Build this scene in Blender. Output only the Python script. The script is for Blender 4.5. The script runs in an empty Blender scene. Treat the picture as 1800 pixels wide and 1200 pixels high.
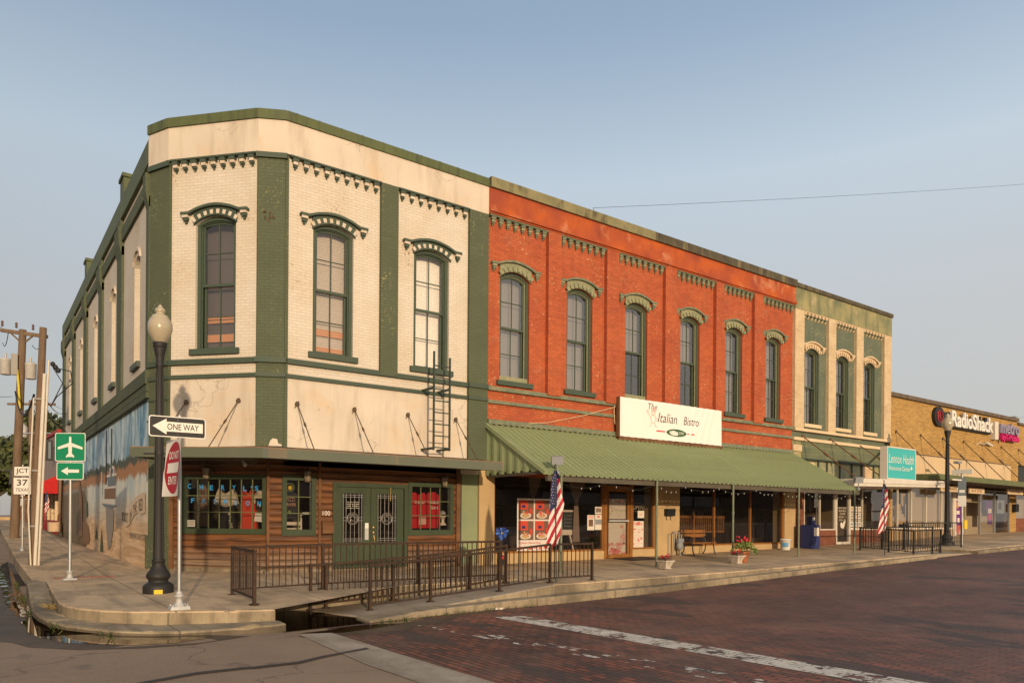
import bpy, bmesh, math, random
from mathutils import Vector, Matrix
from mathutils.geometry import tessellate_polygon
R = math.radians
random.seed(7)
S = bpy.context.scene
COL = S.collection

# ------------------------------------------------------------------ camera, sky, sun, exposure
THETA, ROLL, FPX, CAMZ = 53.898, 0.4045, 1293.06, 1.31
cd = bpy.data.cameras.new('camera')
cam = bpy.data.objects.new('camera', cd); COL.objects.link(cam)
cam.location = (0, 0, CAMZ)
cd.sensor_fit = 'HORIZONTAL'; cd.sensor_width = 36.0
cd.lens = 36.0 * FPX / 1800.0
cd.shift_y = (909.94 - 600.0) / 1800.0
cd.clip_start = 0.05; cd.clip_end = 5000
fw = Vector((math.cos(R(THETA)), math.sin(R(THETA)), 0)); rt = Vector((math.sin(R(THETA)), -math.cos(R(THETA)), 0)); up = Vector((0, 0, 1))
rt2 = rt * math.cos(R(ROLL)) + up * math.sin(R(ROLL)); up2 = up * math.cos(R(ROLL)) - rt * math.sin(R(ROLL))
cam.matrix_world = Matrix(((rt2.x, up2.x, -fw.x, 0), (rt2.y, up2.y, -fw.y, 0), (rt2.z, up2.z, -fw.z, CAMZ), (0, 0, 0, 1)))
S.camera = cam
SUN_EL, SUN_AZ = 9.6, 16.8          # light travels towards +Y, turned 16.8 degrees to +X
w = bpy.data.worlds.new('World'); S.world = w; w.use_nodes = True
wn = w.node_tree; bg = wn.nodes['Background']
sky = wn.nodes.new('ShaderNodeTexSky'); sky.sky_type = 'NISHITA'; sky.sun_disc = False
sky.sun_elevation = R(SUN_EL); sky.sun_rotation = R(180 + SUN_AZ)
sky.altitude = 100; sky.air_density = 1.0; sky.dust_density = 2.2; sky.ozone_density = 2.0
# hazy evening air: the clear sky pales towards the horizon
wtc = wn.nodes.new('ShaderNodeTexCoord'); wsp = wn.nodes.new('ShaderNodeSeparateXYZ'); wn.links.new(wtc.outputs['Generated'], wsp.inputs[0])
wmr = wn.nodes.new('ShaderNodeValue'); wmr.outputs[0].default_value = 0.82
wcr = wn.nodes.new('ShaderNodeValToRGB'); wn.links.new(wsp.outputs[2], wcr.inputs[0]); ce = wcr.color_ramp.elements
ce[0].position = 0.10; ce[0].color = (0.300, 0.282, 0.262, 1); ce[1].position = 0.72; ce[1].color = (0.122, 0.178, 0.264, 1)
for q, c in ((0.24, (0.315, 0.308, 0.300, 1)), (0.41, (0.318, 0.362, 0.395, 1)), (0.55, (0.188, 0.246, 0.320, 1))): e = ce.new(q); e.color = c
wmx = wn.nodes.new('ShaderNodeMix'); wmx.data_type = 'RGBA'; 
whz = wn.nodes.new('ShaderNodeMapRange'); whz.inputs[1].default_value = -1.0; whz.inputs[2].default_value = 1.0; whz.inputs[3].default_value = 0.80; whz.inputs[4].default_value = 1.12
wdt = wn.nodes.new('ShaderNodeVectorMath'); wdt.operation = 'DOT_PRODUCT'; wdt.inputs[1].default_value = (0.808, -0.589, 0); wn.links.new(wtc.outputs['Generated'], wdt.inputs[0]); wn.links.new(wdt.outputs['Value'], whz.inputs[0])
wsc = wn.nodes.new('ShaderNodeVectorMath'); wsc.operation = 'SCALE'; wn.links.new(wcr.outputs[0], wsc.inputs[0]); wm10 = wn.nodes.new('ShaderNodeMath'); wm10.operation = 'MULTIPLY'; wm10.inputs[1].default_value = 10.0; wn.links.new(whz.outputs[0], wm10.inputs[0]); wn.links.new(wm10.outputs[0], wsc.inputs['Scale'])
# the low sun lights the dusty air on its own side a warm grey
wds = wn.nodes.new('ShaderNodeVectorMath'); wds.operation = 'DOT_PRODUCT'; wds.inputs[1].default_value = (-math.sin(R(SUN_AZ)), -math.cos(R(SUN_AZ)), 0.1); wn.links.new(wtc.outputs['Generated'], wds.inputs[0])
wdm = wn.nodes.new('ShaderNodeMapRange'); wdm.inputs[1].default_value = -0.1; wdm.inputs[2].default_value = 0.9; wn.links.new(wds.outputs['Value'], wdm.inputs[0])
wdx = wn.nodes.new('ShaderNodeMix'); wdx.data_type = 'RGBA'; wdx.inputs[7].default_value = (5.6, 4.9, 4.1, 1); wn.links.new(wdm.outputs[0], wdx.inputs[0]); wn.links.new(wsc.outputs[0], wdx.inputs[6])
wfm = wn.nodes.new('ShaderNodeMath'); wfm.operation = 'MAXIMUM'; wn.links.new(wmr.outputs[0], wfm.inputs[0])
wfs = wn.nodes.new('ShaderNodeMath'); wfs.operation = 'MULTIPLY'; wfs.inputs[1].default_value = 0.85; wn.links.new(wdm.outputs[0], wfs.inputs[0]); wn.links.new(wfs.outputs[0], wfm.inputs[1])
wn.links.new(wdx.outputs[2], wmx.inputs[7])
wn.links.new(wfm.outputs[0], wmx.inputs[0]); wn.links.new(sky.outputs[0], wmx.inputs[6])
wn.links.new(wmx.outputs[2], bg.inputs[0]); bg.inputs[1].default_value = 0.15
ld = bpy.data.lights.new('sun', 'SUN'); sun = bpy.data.objects.new('sun', ld); COL.objects.link(sun)
ld.energy = 2.7; ld.angle = R(1.0); ld.color = (1.0, 0.765, 0.515)
sd = Vector((math.sin(R(SUN_AZ)) * math.cos(R(SUN_EL)), math.cos(R(SUN_AZ)) * math.cos(R(SUN_EL)), -math.sin(R(SUN_EL))))
sun.rotation_euler = sd.to_track_quat('-Z', 'Y').to_euler(); sun.location = (0, -30, 20)
S.view_settings.view_transform = 'Standard'; S.view_settings.look = 'None'
S.view_settings.exposure = 0.35; S.view_settings.gamma = 1.0; S.view_settings.use_curve_mapping = False
S.cycles.max_bounces = 8; S.cycles.transparent_max_bounces = 16
S.cycles.sample_clamp_indirect = 6

# ------------------------------------------------------------------ materials
MATS = {}
def newmat(name):
    m = bpy.data.materials.new(name); m.use_nodes = True; MATS[name] = m
    nt = m.node_tree; return m, nt, nt.nodes['Principled BSDF']
def nd(nt, t, **k):
    n = nt.nodes.new(t)
    for a, v in k.items():
        if hasattr(n, a): setattr(n, a, v)
        else: n.inputs[a.replace('_', ' ')].default_value = v
    return n
def c4(c): return (c[0], c[1], c[2], 1)
def mixc(nt, fac, a, b, mode='MIX'):
    n = nt.nodes.new('ShaderNodeMix'); n.data_type = 'RGBA'; n.blend_type = mode
    for sock, v in ((n.inputs[0], fac), (n.inputs[6], a), (n.inputs[7], b)):
        if isinstance(v, (int, float)): sock.default_value = v
        elif isinstance(v, tuple): sock.default_value = c4(v)
        else: nt.links.new(v, sock)
    return n.outputs[2]
def mth(nt, op, a, b=0.0, clamp=False):
    n = nt.nodes.new('ShaderNodeMath'); n.operation = op; n.use_clamp = clamp
    for sock, v in ((n.inputs[0], a), (n.inputs[1], b)):
        if isinstance(v, (int, float)): sock.default_value = v
        else: nt.links.new(v, sock)
    return n.outputs[0]
def ramp(nt, val, lo, hi):
    n = nt.nodes.new('ShaderNodeMapRange'); n.clamp = True
    n.inputs[1].default_value = lo; n.inputs[2].default_value = hi
    nt.links.new(val, n.inputs[0]); return n.outputs[0]
def uvm(nt, sx=1, sy=1, obj=False, rot=0):
    tc = nt.nodes.new('ShaderNodeTexCoord'); mp = nt.nodes.new('ShaderNodeMapping')
    mp.inputs['Scale'].default_value = (sx, sy, sx if obj else 1); mp.inputs['Rotation'].default_value = (0, 0, rot)
    nt.links.new(tc.outputs['Object' if obj else 'UV'], mp.inputs[0]); return mp.outputs[0]
def noise(nt, vec, scale, detail=4, rough=0.55, dist=0.0):
    n = nt.nodes.new('ShaderNodeTexNoise'); n.inputs['Scale'].default_value = scale
    n.inputs['Detail'].default_value = detail; n.inputs['Roughness'].default_value = rough; n.inputs['Distortion'].default_value = dist
    nt.links.new(vec, n.inputs['Vector']); return n.outputs[0]
def surf(name, col, col2=None, ns=2.0, rough=0.8, brick=None, peel=None, peel2=None, streak=None, metal=0.0, bump=0.15, spec=0.3, fine=True, blot=None, cracks=0):
    m, nt, b = newmat(name); L = nt.links.new
    v = uvm(nt)
    out = mixc(nt, ramp(nt, noise(nt, v, ns, 5), 0.35, 0.65), tuple(col), tuple(col2 or [c * 0.85 for c in col]))
    if fine:
        out = mixc(nt, 1.0, out, mixc(nt, noise(nt, v, 45, 3), (0.86, 0.86, 0.86), (1.12, 1.12, 1.12)), 'MULTIPLY')
    if blot:
        out = mixc(nt, ramp(nt, noise(nt, v, blot[1], 6, 0.6, 0.4), blot[2], blot[2] + 0.12), out, tuple(blot[0]))
    if streak:
        sv = uvm(nt, streak[1], streak[2])
        out = mixc(nt, mth(nt, 'MULTIPLY', ramp(nt, noise(nt, sv, 1.0, 5, 0.6), 0.5, 0.72), streak[3]), out, tuple(streak[0]))
    if cracks:
        vo = nd(nt, 'ShaderNodeTexVoronoi'); vo.feature = 'DISTANCE_TO_EDGE'; vo.inputs['Scale'].default_value = 0.55
        vm = nt.nodes.new('ShaderNodeVectorMath'); vm.operation = 'ADD'; nz = nt.nodes.new('ShaderNodeTexNoise'); nz.inputs['Scale'].default_value = 1.5; nz.inputs['Detail'].default_value = 6; L(v, nz.inputs['Vector'])
        vs = nt.nodes.new('ShaderNodeVectorMath'); vs.operation = 'SCALE'; vs.inputs['Scale'].default_value = 1.2; L(nz.outputs[1], vs.inputs[0]); L(v, vm.inputs[0]); L(vs.outputs[0], vm.inputs[1]); L(vm.outputs[0], vo.inputs['Vector'])
        cf = mth(nt, 'MULTIPLY', ramp(nt, vo.outputs[0], 0.008, 0.002), ramp(nt, noise(nt, v, 0.8, 2), 0.50, 0.60))
        out = mixc(nt, mth(nt, 'MULTIPLY', cf, cracks), out, tuple(c * 0.3 for c in col))
    h = noise(nt, v, 30, 4)
    hgt = mth(nt, 'MULTIPLY', h, bump)
    if brick:
        bt = nd(nt, 'ShaderNodeTexBrick'); bt.inputs['Scale'].default_value = 1.0
        bt.offset = 0.5
        vv = nt.nodes.new('ShaderNodeVectorMath'); vv.operation = 'ADD'
        nz = nt.nodes.new('ShaderNodeTexNoise'); nz.inputs['Scale'].default_value = 9; L(v, nz.inputs['Vector'])
        vs = nt.nodes.new('ShaderNodeVectorMath'); vs.operation = 'SCALE'; vs.inputs['Scale'].default_value = 0.012
        L(nz.outputs[1], vs.inputs[0]); L(v, vv.inputs[0]); L(vs.outputs[0], vv.inputs[1]); L(vv.outputs[0], bt.inputs['Vector'])
        bt.inputs['Brick Width'].default_value = brick[0]; bt.inputs['Row Height'].default_value = brick[1]
        bt.inputs['Mortar Size'].default_value = brick[2]; bt.inputs['Mortar Smooth'].default_value = 0.3
        bt.inputs['Color1'].default_value = (1, 1, 1, 1); bt.inputs['Color2'].default_value = c4([brick[5]] * 3)
        bt.inputs['Mortar'].default_value = c4([brick[4]] * 3)
        out = mixc(nt, 1.0, out, bt.outputs[0], 'MULTIPLY')
        hgt = mth(nt, 'SUBTRACT', hgt, mth(nt, 'MULTIPLY', bt.outputs[1], brick[3]))
    for pl in (peel, peel2):
        if pl:
            f = mth(nt, 'MULTIPLY', ramp(nt, noise(nt, v, pl[1], 5, 0.65), pl[2], pl[2] + 0.04), ramp(nt, noise(nt, v, pl[3], 3), pl[4], pl[4] + 0.12))
            out = mixc(nt, f, out, tuple(pl[0])); hgt = mth(nt, 'SUBTRACT', hgt, mth(nt, 'MULTIPLY', f, 0.4))
    L(out, b.inputs['Base Color']); b.inputs['Roughness'].default_value = rough; b.inputs['Metallic'].default_value = metal
    b.inputs['Specular IOR Level'].default_value = spec
    bp = nt.nodes.new('ShaderNodeBump'); bp.inputs['Strength'].default_value = 0.6; bp.inputs['Distance'].default_value = 0.02
    L(hgt, bp.inputs['Height']); L(bp.outputs[0], b.inputs['Normal'])
    return m
def flat(name, col, rough=0.6, metal=0.0, spec=0.4, emit=None):
    m, nt, b = newmat(name)
    out = mixc(nt, noise(nt, uvm(nt, obj=True), 18, 4), tuple(c * 0.88 for c in col), tuple(min(1, c * 1.1) for c in col))
    nt.links.new(out, b.inputs['Base Color']); b.inputs['Roughness'].default_value = rough; b.inputs['Metallic'].default_value = metal
    b.inputs['Specular IOR Level'].default_value = spec
    return m
BR = (0.21, 0.073, 0.006, 0.35, 0.80, 0.93)          # width, height, mortar, depth, mortar tone, tone of the second brick
BRK = (0.22, 0.05, 0.02)
CREAM = (0.66, 0.585, 0.485); SAGE = (0.10, 0.115, 0.066); TRIM = (0.055, 0.078, 0.055)
RUST = (0.16, 0.06, 0.03)
surf('cream painted brick', CREAM, (0.61, 0.515, 0.39), 0.8, brick=BR, peel=((0.26, 0.15, 0.09), 16, 0.57, 0.8, 0.58), streak=((0.55, 0.46, 0.36), 5, 0.35, 0.25))
surf('cream stucco', (0.64, 0.55, 0.44), (0.57, 0.49, 0.39), 0.7, streak=((0.38, 0.30, 0.22), 3.2, 0.45, 0.55), peel=((0.36, 0.30, 0.21), 10, 0.62, 0.7, 0.56), blot=((0.60, 0.47, 0.33), 0.7, 0.55), cracks=0.5)
surf('sage painted brick', SAGE, (0.085, 0.10, 0.058), 1.0, brick=BR, peel=((0.30, 0.28, 0.13), 14, 0.57, 0.7, 0.52), streak=((0.11, 0.12, 0.065), 6, 0.5, 0.3))
surf('sage trim paint', TRIM, (0.065, 0.085, 0.055), 2.5, rough=0.55, peel=((0.42, 0.36, 0.22), 18, 0.66, 1.5, 0.60))
surf('aged sage trim', (0.20, 0.20, 0.12), (0.12, 0.15, 0.10), 5, rough=0.7, peel=((0.48, 0.40, 0.22), 22, 0.55, 2, 0.50))
surf('pale aged stone', (0.31, 0.29, 0.165), (0.21, 0.225, 0.135), 6, rough=0.85, peel=((0.12, 0.14, 0.09), 14, 0.62, 2, 0.45))
surf('green metal coping', (0.105, 0.125, 0.045), (0.085, 0.10, 0.04), 1.5, rough=0.6, streak=((0.045, 0.05, 0.03), 7, 0.8, 0.75), bump=0.05)
surf('weathered coping', (0.26, 0.225, 0.115), (0.18, 0.165, 0.085), 2, rough=0.8, streak=((0.025, 0.02, 0.018), 2.5, 0.9, 1.0))
surf('black weathered coping', (0.10, 0.085, 0.05), (0.06, 0.05, 0.035), 2, rough=0.85, streak=((0.24, 0.20, 0.10), 4, 0.6, 0.7))
surf('red painted brick', (0.50, 0.120, 0.042), (0.43, 0.095, 0.040), 0.9, brick=(0.21, 0.073, 0.007, 0.4, 0.66, 0.78), peel=((0.62, 0.38, 0.20), 11, 0.60, 0.75, 0.50), peel2=((0.58, 0.30, 0.14), 30, 0.62, 1.6, 0.52), blot=((0.45, 0.14, 0.065), 2.0, 0.58), streak=((0.28, 0.05, 0.025), 5, 0.4, 0.3))
surf('red stucco', (0.47, 0.098, 0.018), (0.30, 0.060, 0.028), 1.0, blot=((0.52, 0.19, 0.09), 1.1, 0.56), streak=((0.20, 0.035, 0.018), 1.5, 1.0, 0.6))
surf('verdigris painted brick', (0.145, 0.17, 0.115), (0.12, 0.145, 0.10), 1.2, brick=(0.21, 0.073, 0.007, 0.4, 0.75, 0.9), peel=((0.52, 0.42, 0.22), 16, 0.57, 1.1, 0.50), streak=((0.10, 0.10, 0.065), 5, 0.5, 0.4))
surf('verdigris stucco', (0.33, 0.29, 0.135), (0.17, 0.18, 0.10), 1.1, streak=((0.085, 0.105, 0.07), 3.2, 0.5, 0.9), blot=((0.42, 0.33, 0.19), 1.2, 0.58), peel=((0.55, 0.42, 0.30), 9, 0.62, 0.8, 0.6))
surf('verdigris boards', (0.15, 0.165, 0.09), (0.11, 0.13, 0.08), 1.5, brick=(9, 0.15, 0.005, 0.3, 0.7, 0.95), streak=((0.25, 0.23, 0.11), 0.6, 6, 0.5))
surf('stained opal panel', (0.33, 0.30, 0.15), (0.22, 0.23, 0.14), 3, rough=0.4, streak=((0.10, 0.12, 0.11), 4, 0.5, 0.8))
surf('buff painted brick', (0.72, 0.55, 0.34), (0.62, 0.46, 0.27), 1.5, brick=(0.21, 0.073, 0.009, 0.4, 0.62, 0.86), peel=((0.30, 0.22, 0.13), 16, 0.62, 1.2, 0.55))
surf('buff trim', (0.70, 0.52, 0.32), (0.60, 0.45, 0.28), 3, peel=((0.25, 0.20, 0.12), 18, 0.62, 2, 0.5))
surf('yellow brick', (0.56, 0.34, 0.11), (0.50, 0.29, 0.09), 0.8, brick=(0.30, 0.085, 0.012, 0.5, 0.52, 0.72), streak=((0.36, 0.20, 0.07), 3, 0.6, 0.35))
surf('tan stucco', (0.50, 0.35, 0.17), (0.44, 0.30, 0.15), 1.5, peel=((0.30, 0.21, 0.12), 9, 0.68, 1, 0.5), streak=((0.38, 0.27, 0.15), 3, 0.6, 0.4))
surf('dark stone coping', (0.16, 0.115, 0.075), (0.10, 0.075, 0.05), 2, streak=((0.06, 0.05, 0.04), 3, 0.8, 0.6))
surf('red brown brick', (0.22, 0.082, 0.045), (0.17, 0.060, 0.035), 3, brick=(0.22, 0.075, 0.011, 0.4, 1.5, 0.75))
surf('sage stucco', (0.25, 0.28, 0.15), (0.20, 0.24, 0.14), 1.2, streak=((0.32, 0.31, 0.18), 3, 0.7, 0.4))
surf('canopy fascia paint', (0.115, 0.125, 0.085), (0.10, 0.115, 0.085), 0.5, rough=0.5, streak=((0.15, 0.14, 0.10), 1.2, 0.5, 0.5), bump=0.03)
surf('old fascia patch', (0.17, 0.145, 0.10), (0.15, 0.13, 0.09), 1)
surf('rusty flashing', (0.24, 0.12, 0.06), (0.40, 0.20, 0.09), 6, rough=0.9)
surf('black iron', (0.022, 0.020, 0.018), (0.03, 0.026, 0.02), 6, rough=0.5, spec=0.5, bump=0.05)
surf('rust brown iron', (0.026, 0.017, 0.011), (0.060, 0.029, 0.014), 5, rough=0.65, bump=0.05)
surf('dark green iron', (0.035, 0.055, 0.04), (0.03, 0.045, 0.035), 5, rough=0.5, bump=0.03)
surf('old rod iron', (0.075, 0.055, 0.035), (0.12, 0.07, 0.035), 5, rough=0.7)
surf('galvanised steel', (0.42, 0.42, 0.41), (0.34, 0.34, 0.33), 6, rough=0.45, metal=0.6, bump=0.03)
surf('pale cast metal', (0.50, 0.49, 0.46), (0.42, 0.41, 0.39), 8, rough=0.6, metal=0.2)
surf('door green paint', (0.050, 0.066, 0.034), (0.042, 0.057, 0.031), 2, rough=0.5, streak=((0.06, 0.082, 0.04), 6, 0.6, 0.5), bump=0.06)
surf('old timber trim', (0.20, 0.095, 0.04), (0.12, 0.055, 0.025), 3, rough=0.75, streak=((0.06, 0.03, 0.018), 12, 0.6, 0.6))
surf('varnished timber', (0.30, 0.125, 0.03), (0.22, 0.09, 0.022), 3, rough=0.45, streak=((0.14, 0.055, 0.018), 14, 0.6, 0.5))
surf('dark stained wood', (0.055, 0.028, 0.015), (0.04, 0.02, 0.012), 3, rough=0.7)
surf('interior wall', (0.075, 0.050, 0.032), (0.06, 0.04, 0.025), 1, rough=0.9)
surf('pole wood', (0.20, 0.135, 0.085), (0.15, 0.095, 0.06), 2, rough=0.9, streak=((0.07, 0.045, 0.03), 14, 0.5, 0.7), bump=0.5)
surf('pale pipe', (0.62, 0.56, 0.47), (0.55, 0.49, 0.40), 4, rough=0.5)
surf('transformer paint', (0.50, 0.48, 0.44), (0.42, 0.40, 0.37), 6, rough=0.5, peel=((0.25, 0.12, 0.06), 14, 0.64, 3, 0.5))
surf('grey stucco', (0.30, 0.25, 0.21), (0.26, 0.21, 0.18), 0.8)
surf('tan brick', (0.48, 0.33, 0.18), (0.42, 0.28, 0.15), 1, brick=(0.21, 0.075, 0.01, 0.3, 0.8, 0.85))
surf('red canvas', (0.50, 0.018, 0.015), (0.42, 0.014, 0.014), 3, rough=0.8)
surf('red paint', (0.42, 0.03, 0.02), (0.34, 0.025, 0.02), 3, rough=0.6)
surf('white metal', (0.66, 0.60, 0.50), (0.60, 0.54, 0.45), 1.5, rough=0.5, streak=((0.48, 0.42, 0.34), 3, 1.0, 0.4), bump=0.03)
surf('green fascia', (0.13, 0.145, 0.06), (0.11, 0.125, 0.055), 2, rough=0.6)
surf('cream metal panel', (0.62, 0.45, 0.26), (0.58, 0.42, 0.24), 0.6, brick=(0.30, 9, 0.008, 0.3, 0.75, 0.97))
surf('banner vinyl', (0.82, 0.77, 0.71), (0.79, 0.74, 0.68), 1.2, rough=0.5, bump=0.05)
surf('planter stone', (0.56, 0.49, 0.40), (0.36, 0.31, 0.25), 9, rough=0.9, bump=0.5)
surf('terracotta', (0.38, 0.13, 0.06), (0.32, 0.11, 0.05), 5)
surf('soffit boards', (0.10, 0.085, 0.06), (0.08, 0.065, 0.045), 2)
surf('roofing', (0.12, 0.11, 0.10), None, 1)
surf('opposite brick', (0.16, 0.10, 0.07), (0.12, 0.08, 0.06), 1, brick=BR)
for nme, c in (('sign white', (0.74, 0.70, 0.62)), ('sign black', (0.018, 0.017, 0.016)), ('sign green', (0.0, 0.20, 0.09)), ('sign red', (0.40, 0.02, 0.03)),
               ('teal sign face', (0.05, 0.42, 0.41)), ('magenta', (0.55, 0.01, 0.13)), ('violet grey', (0.26, 0.22, 0.30)), ('banner green', (0.035, 0.10, 0.035)),
               ('banner red', (0.62, 0.03, 0.03)), ('banner ink', (0.045, 0.038, 0.035)), ('banner pink ink', (0.72, 0.34, 0.26)), ('news blue', (0.025, 0.035, 0.13)),
               ('flag red', (0.42, 0.015, 0.03)), ('flag white', (0.70, 0.64, 0.58)), ('flag blue', (0.022, 0.03, 0.10)), ('pinwheel blue', (0.05, 0.14, 0.45)),
               ('pinwheel dark blue', (0.02, 0.04, 0.20)), ('letter blue', (0.03, 0.27, 0.60)), ('shirt cream', (0.62, 0.52, 0.40)), ('dress red', (0.62, 0.06, 0.03)),
               ('shirt red', (0.50, 0.01, 0.02)), ('dark cloth', (0.022, 0.020, 0.024)), ('paper', (0.68, 0.60, 0.50)), ('paper pink', (0.66, 0.36, 0.30)), ('pink print', (0.60, 0.16, 0.14)),
               ('food red', (0.55, 0.06, 0.03)), ('food tan', (0.48, 0.30, 0.14)), ('plate white', (0.66, 0.60, 0.54)), ('poster brown', (0.16, 0.09, 0.06)),
               ('chalk black', (0.03, 0.034, 0.03)), ('curtain cloth', (0.22, 0.15, 0.11)), ('drape brown', (0.085, 0.068, 0.062)), ('orange board', (0.50, 0.22, 0.09)),
               ('blind white', (0.85, 0.80, 0.72)), ('blind grey', (0.50, 0.43, 0.36)), ('film grey', (0.27, 0.245, 0.22)), ('bucket white', (0.66, 0.64, 0.58)), ('bucket blue', (0.10, 0.30, 0.50)),
               ('rubber black', (0.012, 0.012, 0.012)), ('meter grey', (0.24, 0.25, 0.26)), ('brass', (0.45, 0.30, 0.12)), ('yellow plastic', (0.75, 0.48, 0.02)),
               ('petal red', (0.55, 0.03, 0.04)), ('lead came', (0.45, 0.42, 0.38)), ('mannequin', (0.72, 0.60, 0.50)), ('purple print', (0.14, 0.03, 0.20)), ('orange print', (0.60, 0.22, 0.03)),
               ('mural white', (0.68, 0.62, 0.54)), ('mural brown', (0.22, 0.11, 0.05)), ('mural dark', (0.05, 0.05, 0.06)), ('mural green', (0.07, 0.09, 0.045)), ('mural ribbon', (0.62, 0.48, 0.32)), ('mural haze', (0.27, 0.23, 0.19)), ('mural ink', (0.05, 0.04, 0.04)), ('mural steel', (0.15, 0.18, 0.20)),
               ('beige blind', (0.46, 0.36, 0.24)), ('street sign green', (0.03, 0.16, 0.09)), ('mosaic', (0.34, 0.30, 0.26)), ('lamp black', (0.02, 0.018, 0.016)), ('cable black', (0.02, 0.02, 0.02)), ('camera grey', (0.5, 0.48, 0.45)), ('lantern bronze', (0.13, 0.09, 0.055)), ('ribbon red', (0.55, 0.04, 0.03)), ('tile red', (0.30, 0.11, 0.07)), ('cap steel', (0.3, 0.28, 0.25)), ('yellow strap', (0.60, 0.48, 0.05)), ('insulator', (0.10, 0.06, 0.05))):
    flat(nme, c)
for k in ('brass', 'lead came'):
    MATS[k].node_tree.nodes['Principled BSDF'].inputs['Metallic'].default_value = 0.7
    MATS[k].node_tree.nodes['Principled BSDF'].inputs['Roughness'].default_value = 0.35

def glass(name, tint=(0.9, 0.9, 0.88), f0=0.05, wav=0.0, rough=0.0, haze=0.0):
    m, nt, b = newmat(name); L = nt.links.new; nt.nodes.remove(b); out = nt.nodes['Material Output']
    tr = nd(nt, 'ShaderNodeBsdfTransparent'); tr.inputs[0].default_value = c4(tint)
    gl = nd(nt, 'ShaderNodeBsdfGlossy'); gl.inputs['Roughness'].default_value = rough; gl.inputs[0].default_value = (1, 1, 1, 1)
    ge = nd(nt, 'ShaderNodeNewGeometry'); dp = nt.nodes.new('ShaderNodeVectorMath'); dp.operation = 'DOT_PRODUCT'; L(ge.outputs['Normal'], dp.inputs[0]); L(ge.outputs['Incoming'], dp.inputs[1])
    fz = mth(nt, 'ADD', f0, mth(nt, 'MULTIPLY', mth(nt, 'POWER', mth(nt, 'SUBTRACT', 1.0, mth(nt, 'ABSOLUTE', dp.outputs['Value'])), 5.0), 1 - f0))
    mx = nd(nt, 'ShaderNodeMixShader'); L(fz, mx.inputs[0]); L(tr.outputs[0], mx.inputs[1]); L(gl.outputs[0], mx.inputs[2])
    if wav:
        bp = nt.nodes.new('ShaderNodeBump'); bp.inputs['Strength'].default_value = wav; bp.inputs['Distance'].default_value = 0.02
        L(noise(nt, uvm(nt), 1.6, 2), bp.inputs['Height']); L(bp.outputs[0], gl.inputs['Normal'])
    if haze:
        df = nd(nt, 'ShaderNodeBsdfDiffuse'); df.inputs[0].default_value = (0.35, 0.3, 0.26, 1)
        m2 = nd(nt, 'ShaderNodeMixShader'); m2.inputs[0].default_value = haze
        L(mx.outputs[0], m2.inputs[1]); L(df.outputs[0], m2.inputs[2]); L(m2.outputs[0], out.inputs[0])
    else: L(mx.outputs[0], out.inputs[0])
    return m
glass('window glass', (0.88, 0.87, 0.84), 0.17, 0.20, 0.0, 0.03); glass('clear window glass', (0.96, 0.95, 0.93), 0.07, 0.12, 0.0, 0.02)
glass('shop glass', (0.80, 0.79, 0.76), 0.12, 0.04, 0.0, 0.012)
glass('puddle water', (0.26, 0.22, 0.17), 0.03, 0.006, 0.0)
glass('gutter water', (0.26, 0.22, 0.17), 0.03, 0.9, 0.05)
m, nt, b = newmat('lamp globe'); b.inputs['Base Color'].default_value = (0.40, 0.34, 0.235, 1); b.inputs['Roughness'].default_value = 0.18
b.inputs['Subsurface Weight'].default_value = 0.2; b.inputs['Subsurface Radius'].default_value = (0.1, 0.09, 0.07); b.inputs['Subsurface Scale'].default_value = 0.3
m, nt, b = newmat('lantern glass'); b.inputs['Base Color'].default_value = (0.24, 0.20, 0.14, 1); b.inputs['Roughness'].default_value = 0.15
m, nt, b = newmat('bulb glass'); b.inputs['Base Color'].default_value = (0.32, 0.30, 0.25, 1); b.inputs['Roughness'].default_value = 0.1

# log siding: rounded planks, worn and stained, greyer towards the bottom
def siding():
    m, nt, b = newmat('log siding'); L = nt.links.new
    v = uvm(nt); sp = nd(nt, 'ShaderNodeSeparateXYZ'); L(v, sp.inputs[0])
    row = mth(nt, 'FRACT', mth(nt, 'DIVIDE', sp.outputs[1], 0.148))
    gr = noise(nt, uvm(nt, 1.6, 26), 1.0, 6, 0.65); gr2 = noise(nt, uvm(nt, 0.7, 6.7), 1.0, 3)
    col = mixc(nt, ramp(nt, gr, 0.35, 0.65), (0.11, 0.042, 0.014), (0.24, 0.092, 0.026))
    col = mixc(nt, ramp(nt, gr2, 0.45, 0.62), col, (0.075, 0.034, 0.017))
    worn = mth(nt, 'MULTIPLY', ramp(nt, mth(nt, 'ADD', sp.outputs[1], mth(nt, 'MULTIPLY', gr2, 0.7)), 0.95, 0.55), 0.8)  # mask that mixes in grey towards the foot of the wall
    col = mixc(nt, worn, col, mixc(nt, ramp(nt, gr, 0.4, 0.6), (0.16, 0.10, 0.06), (0.25, 0.18, 0.12)))
    col = mixc(nt, ramp(nt, row, 0.90, 0.97), col, (0.03, 0.016, 0.01))
    L(col, b.inputs['Base Color']); b.inputs['Roughness'].default_value = 0.62
    h = mth(nt, 'POWER', mth(nt, 'SINE', mth(nt, 'MULTIPLY', row, math.pi)), 0.6)
    h = mth(nt, 'ADD', h, mth(nt, 'MULTIPLY', gr, 0.15))
    bp = nt.nodes.new('ShaderNodeBump'); bp.inputs['Strength'].default_value = 0.8; bp.inputs['Distance'].default_value = 0.05
    L(h, bp.inputs['Height']); L(bp.outputs[0], b.inputs['Normal'])
siding()

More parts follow.
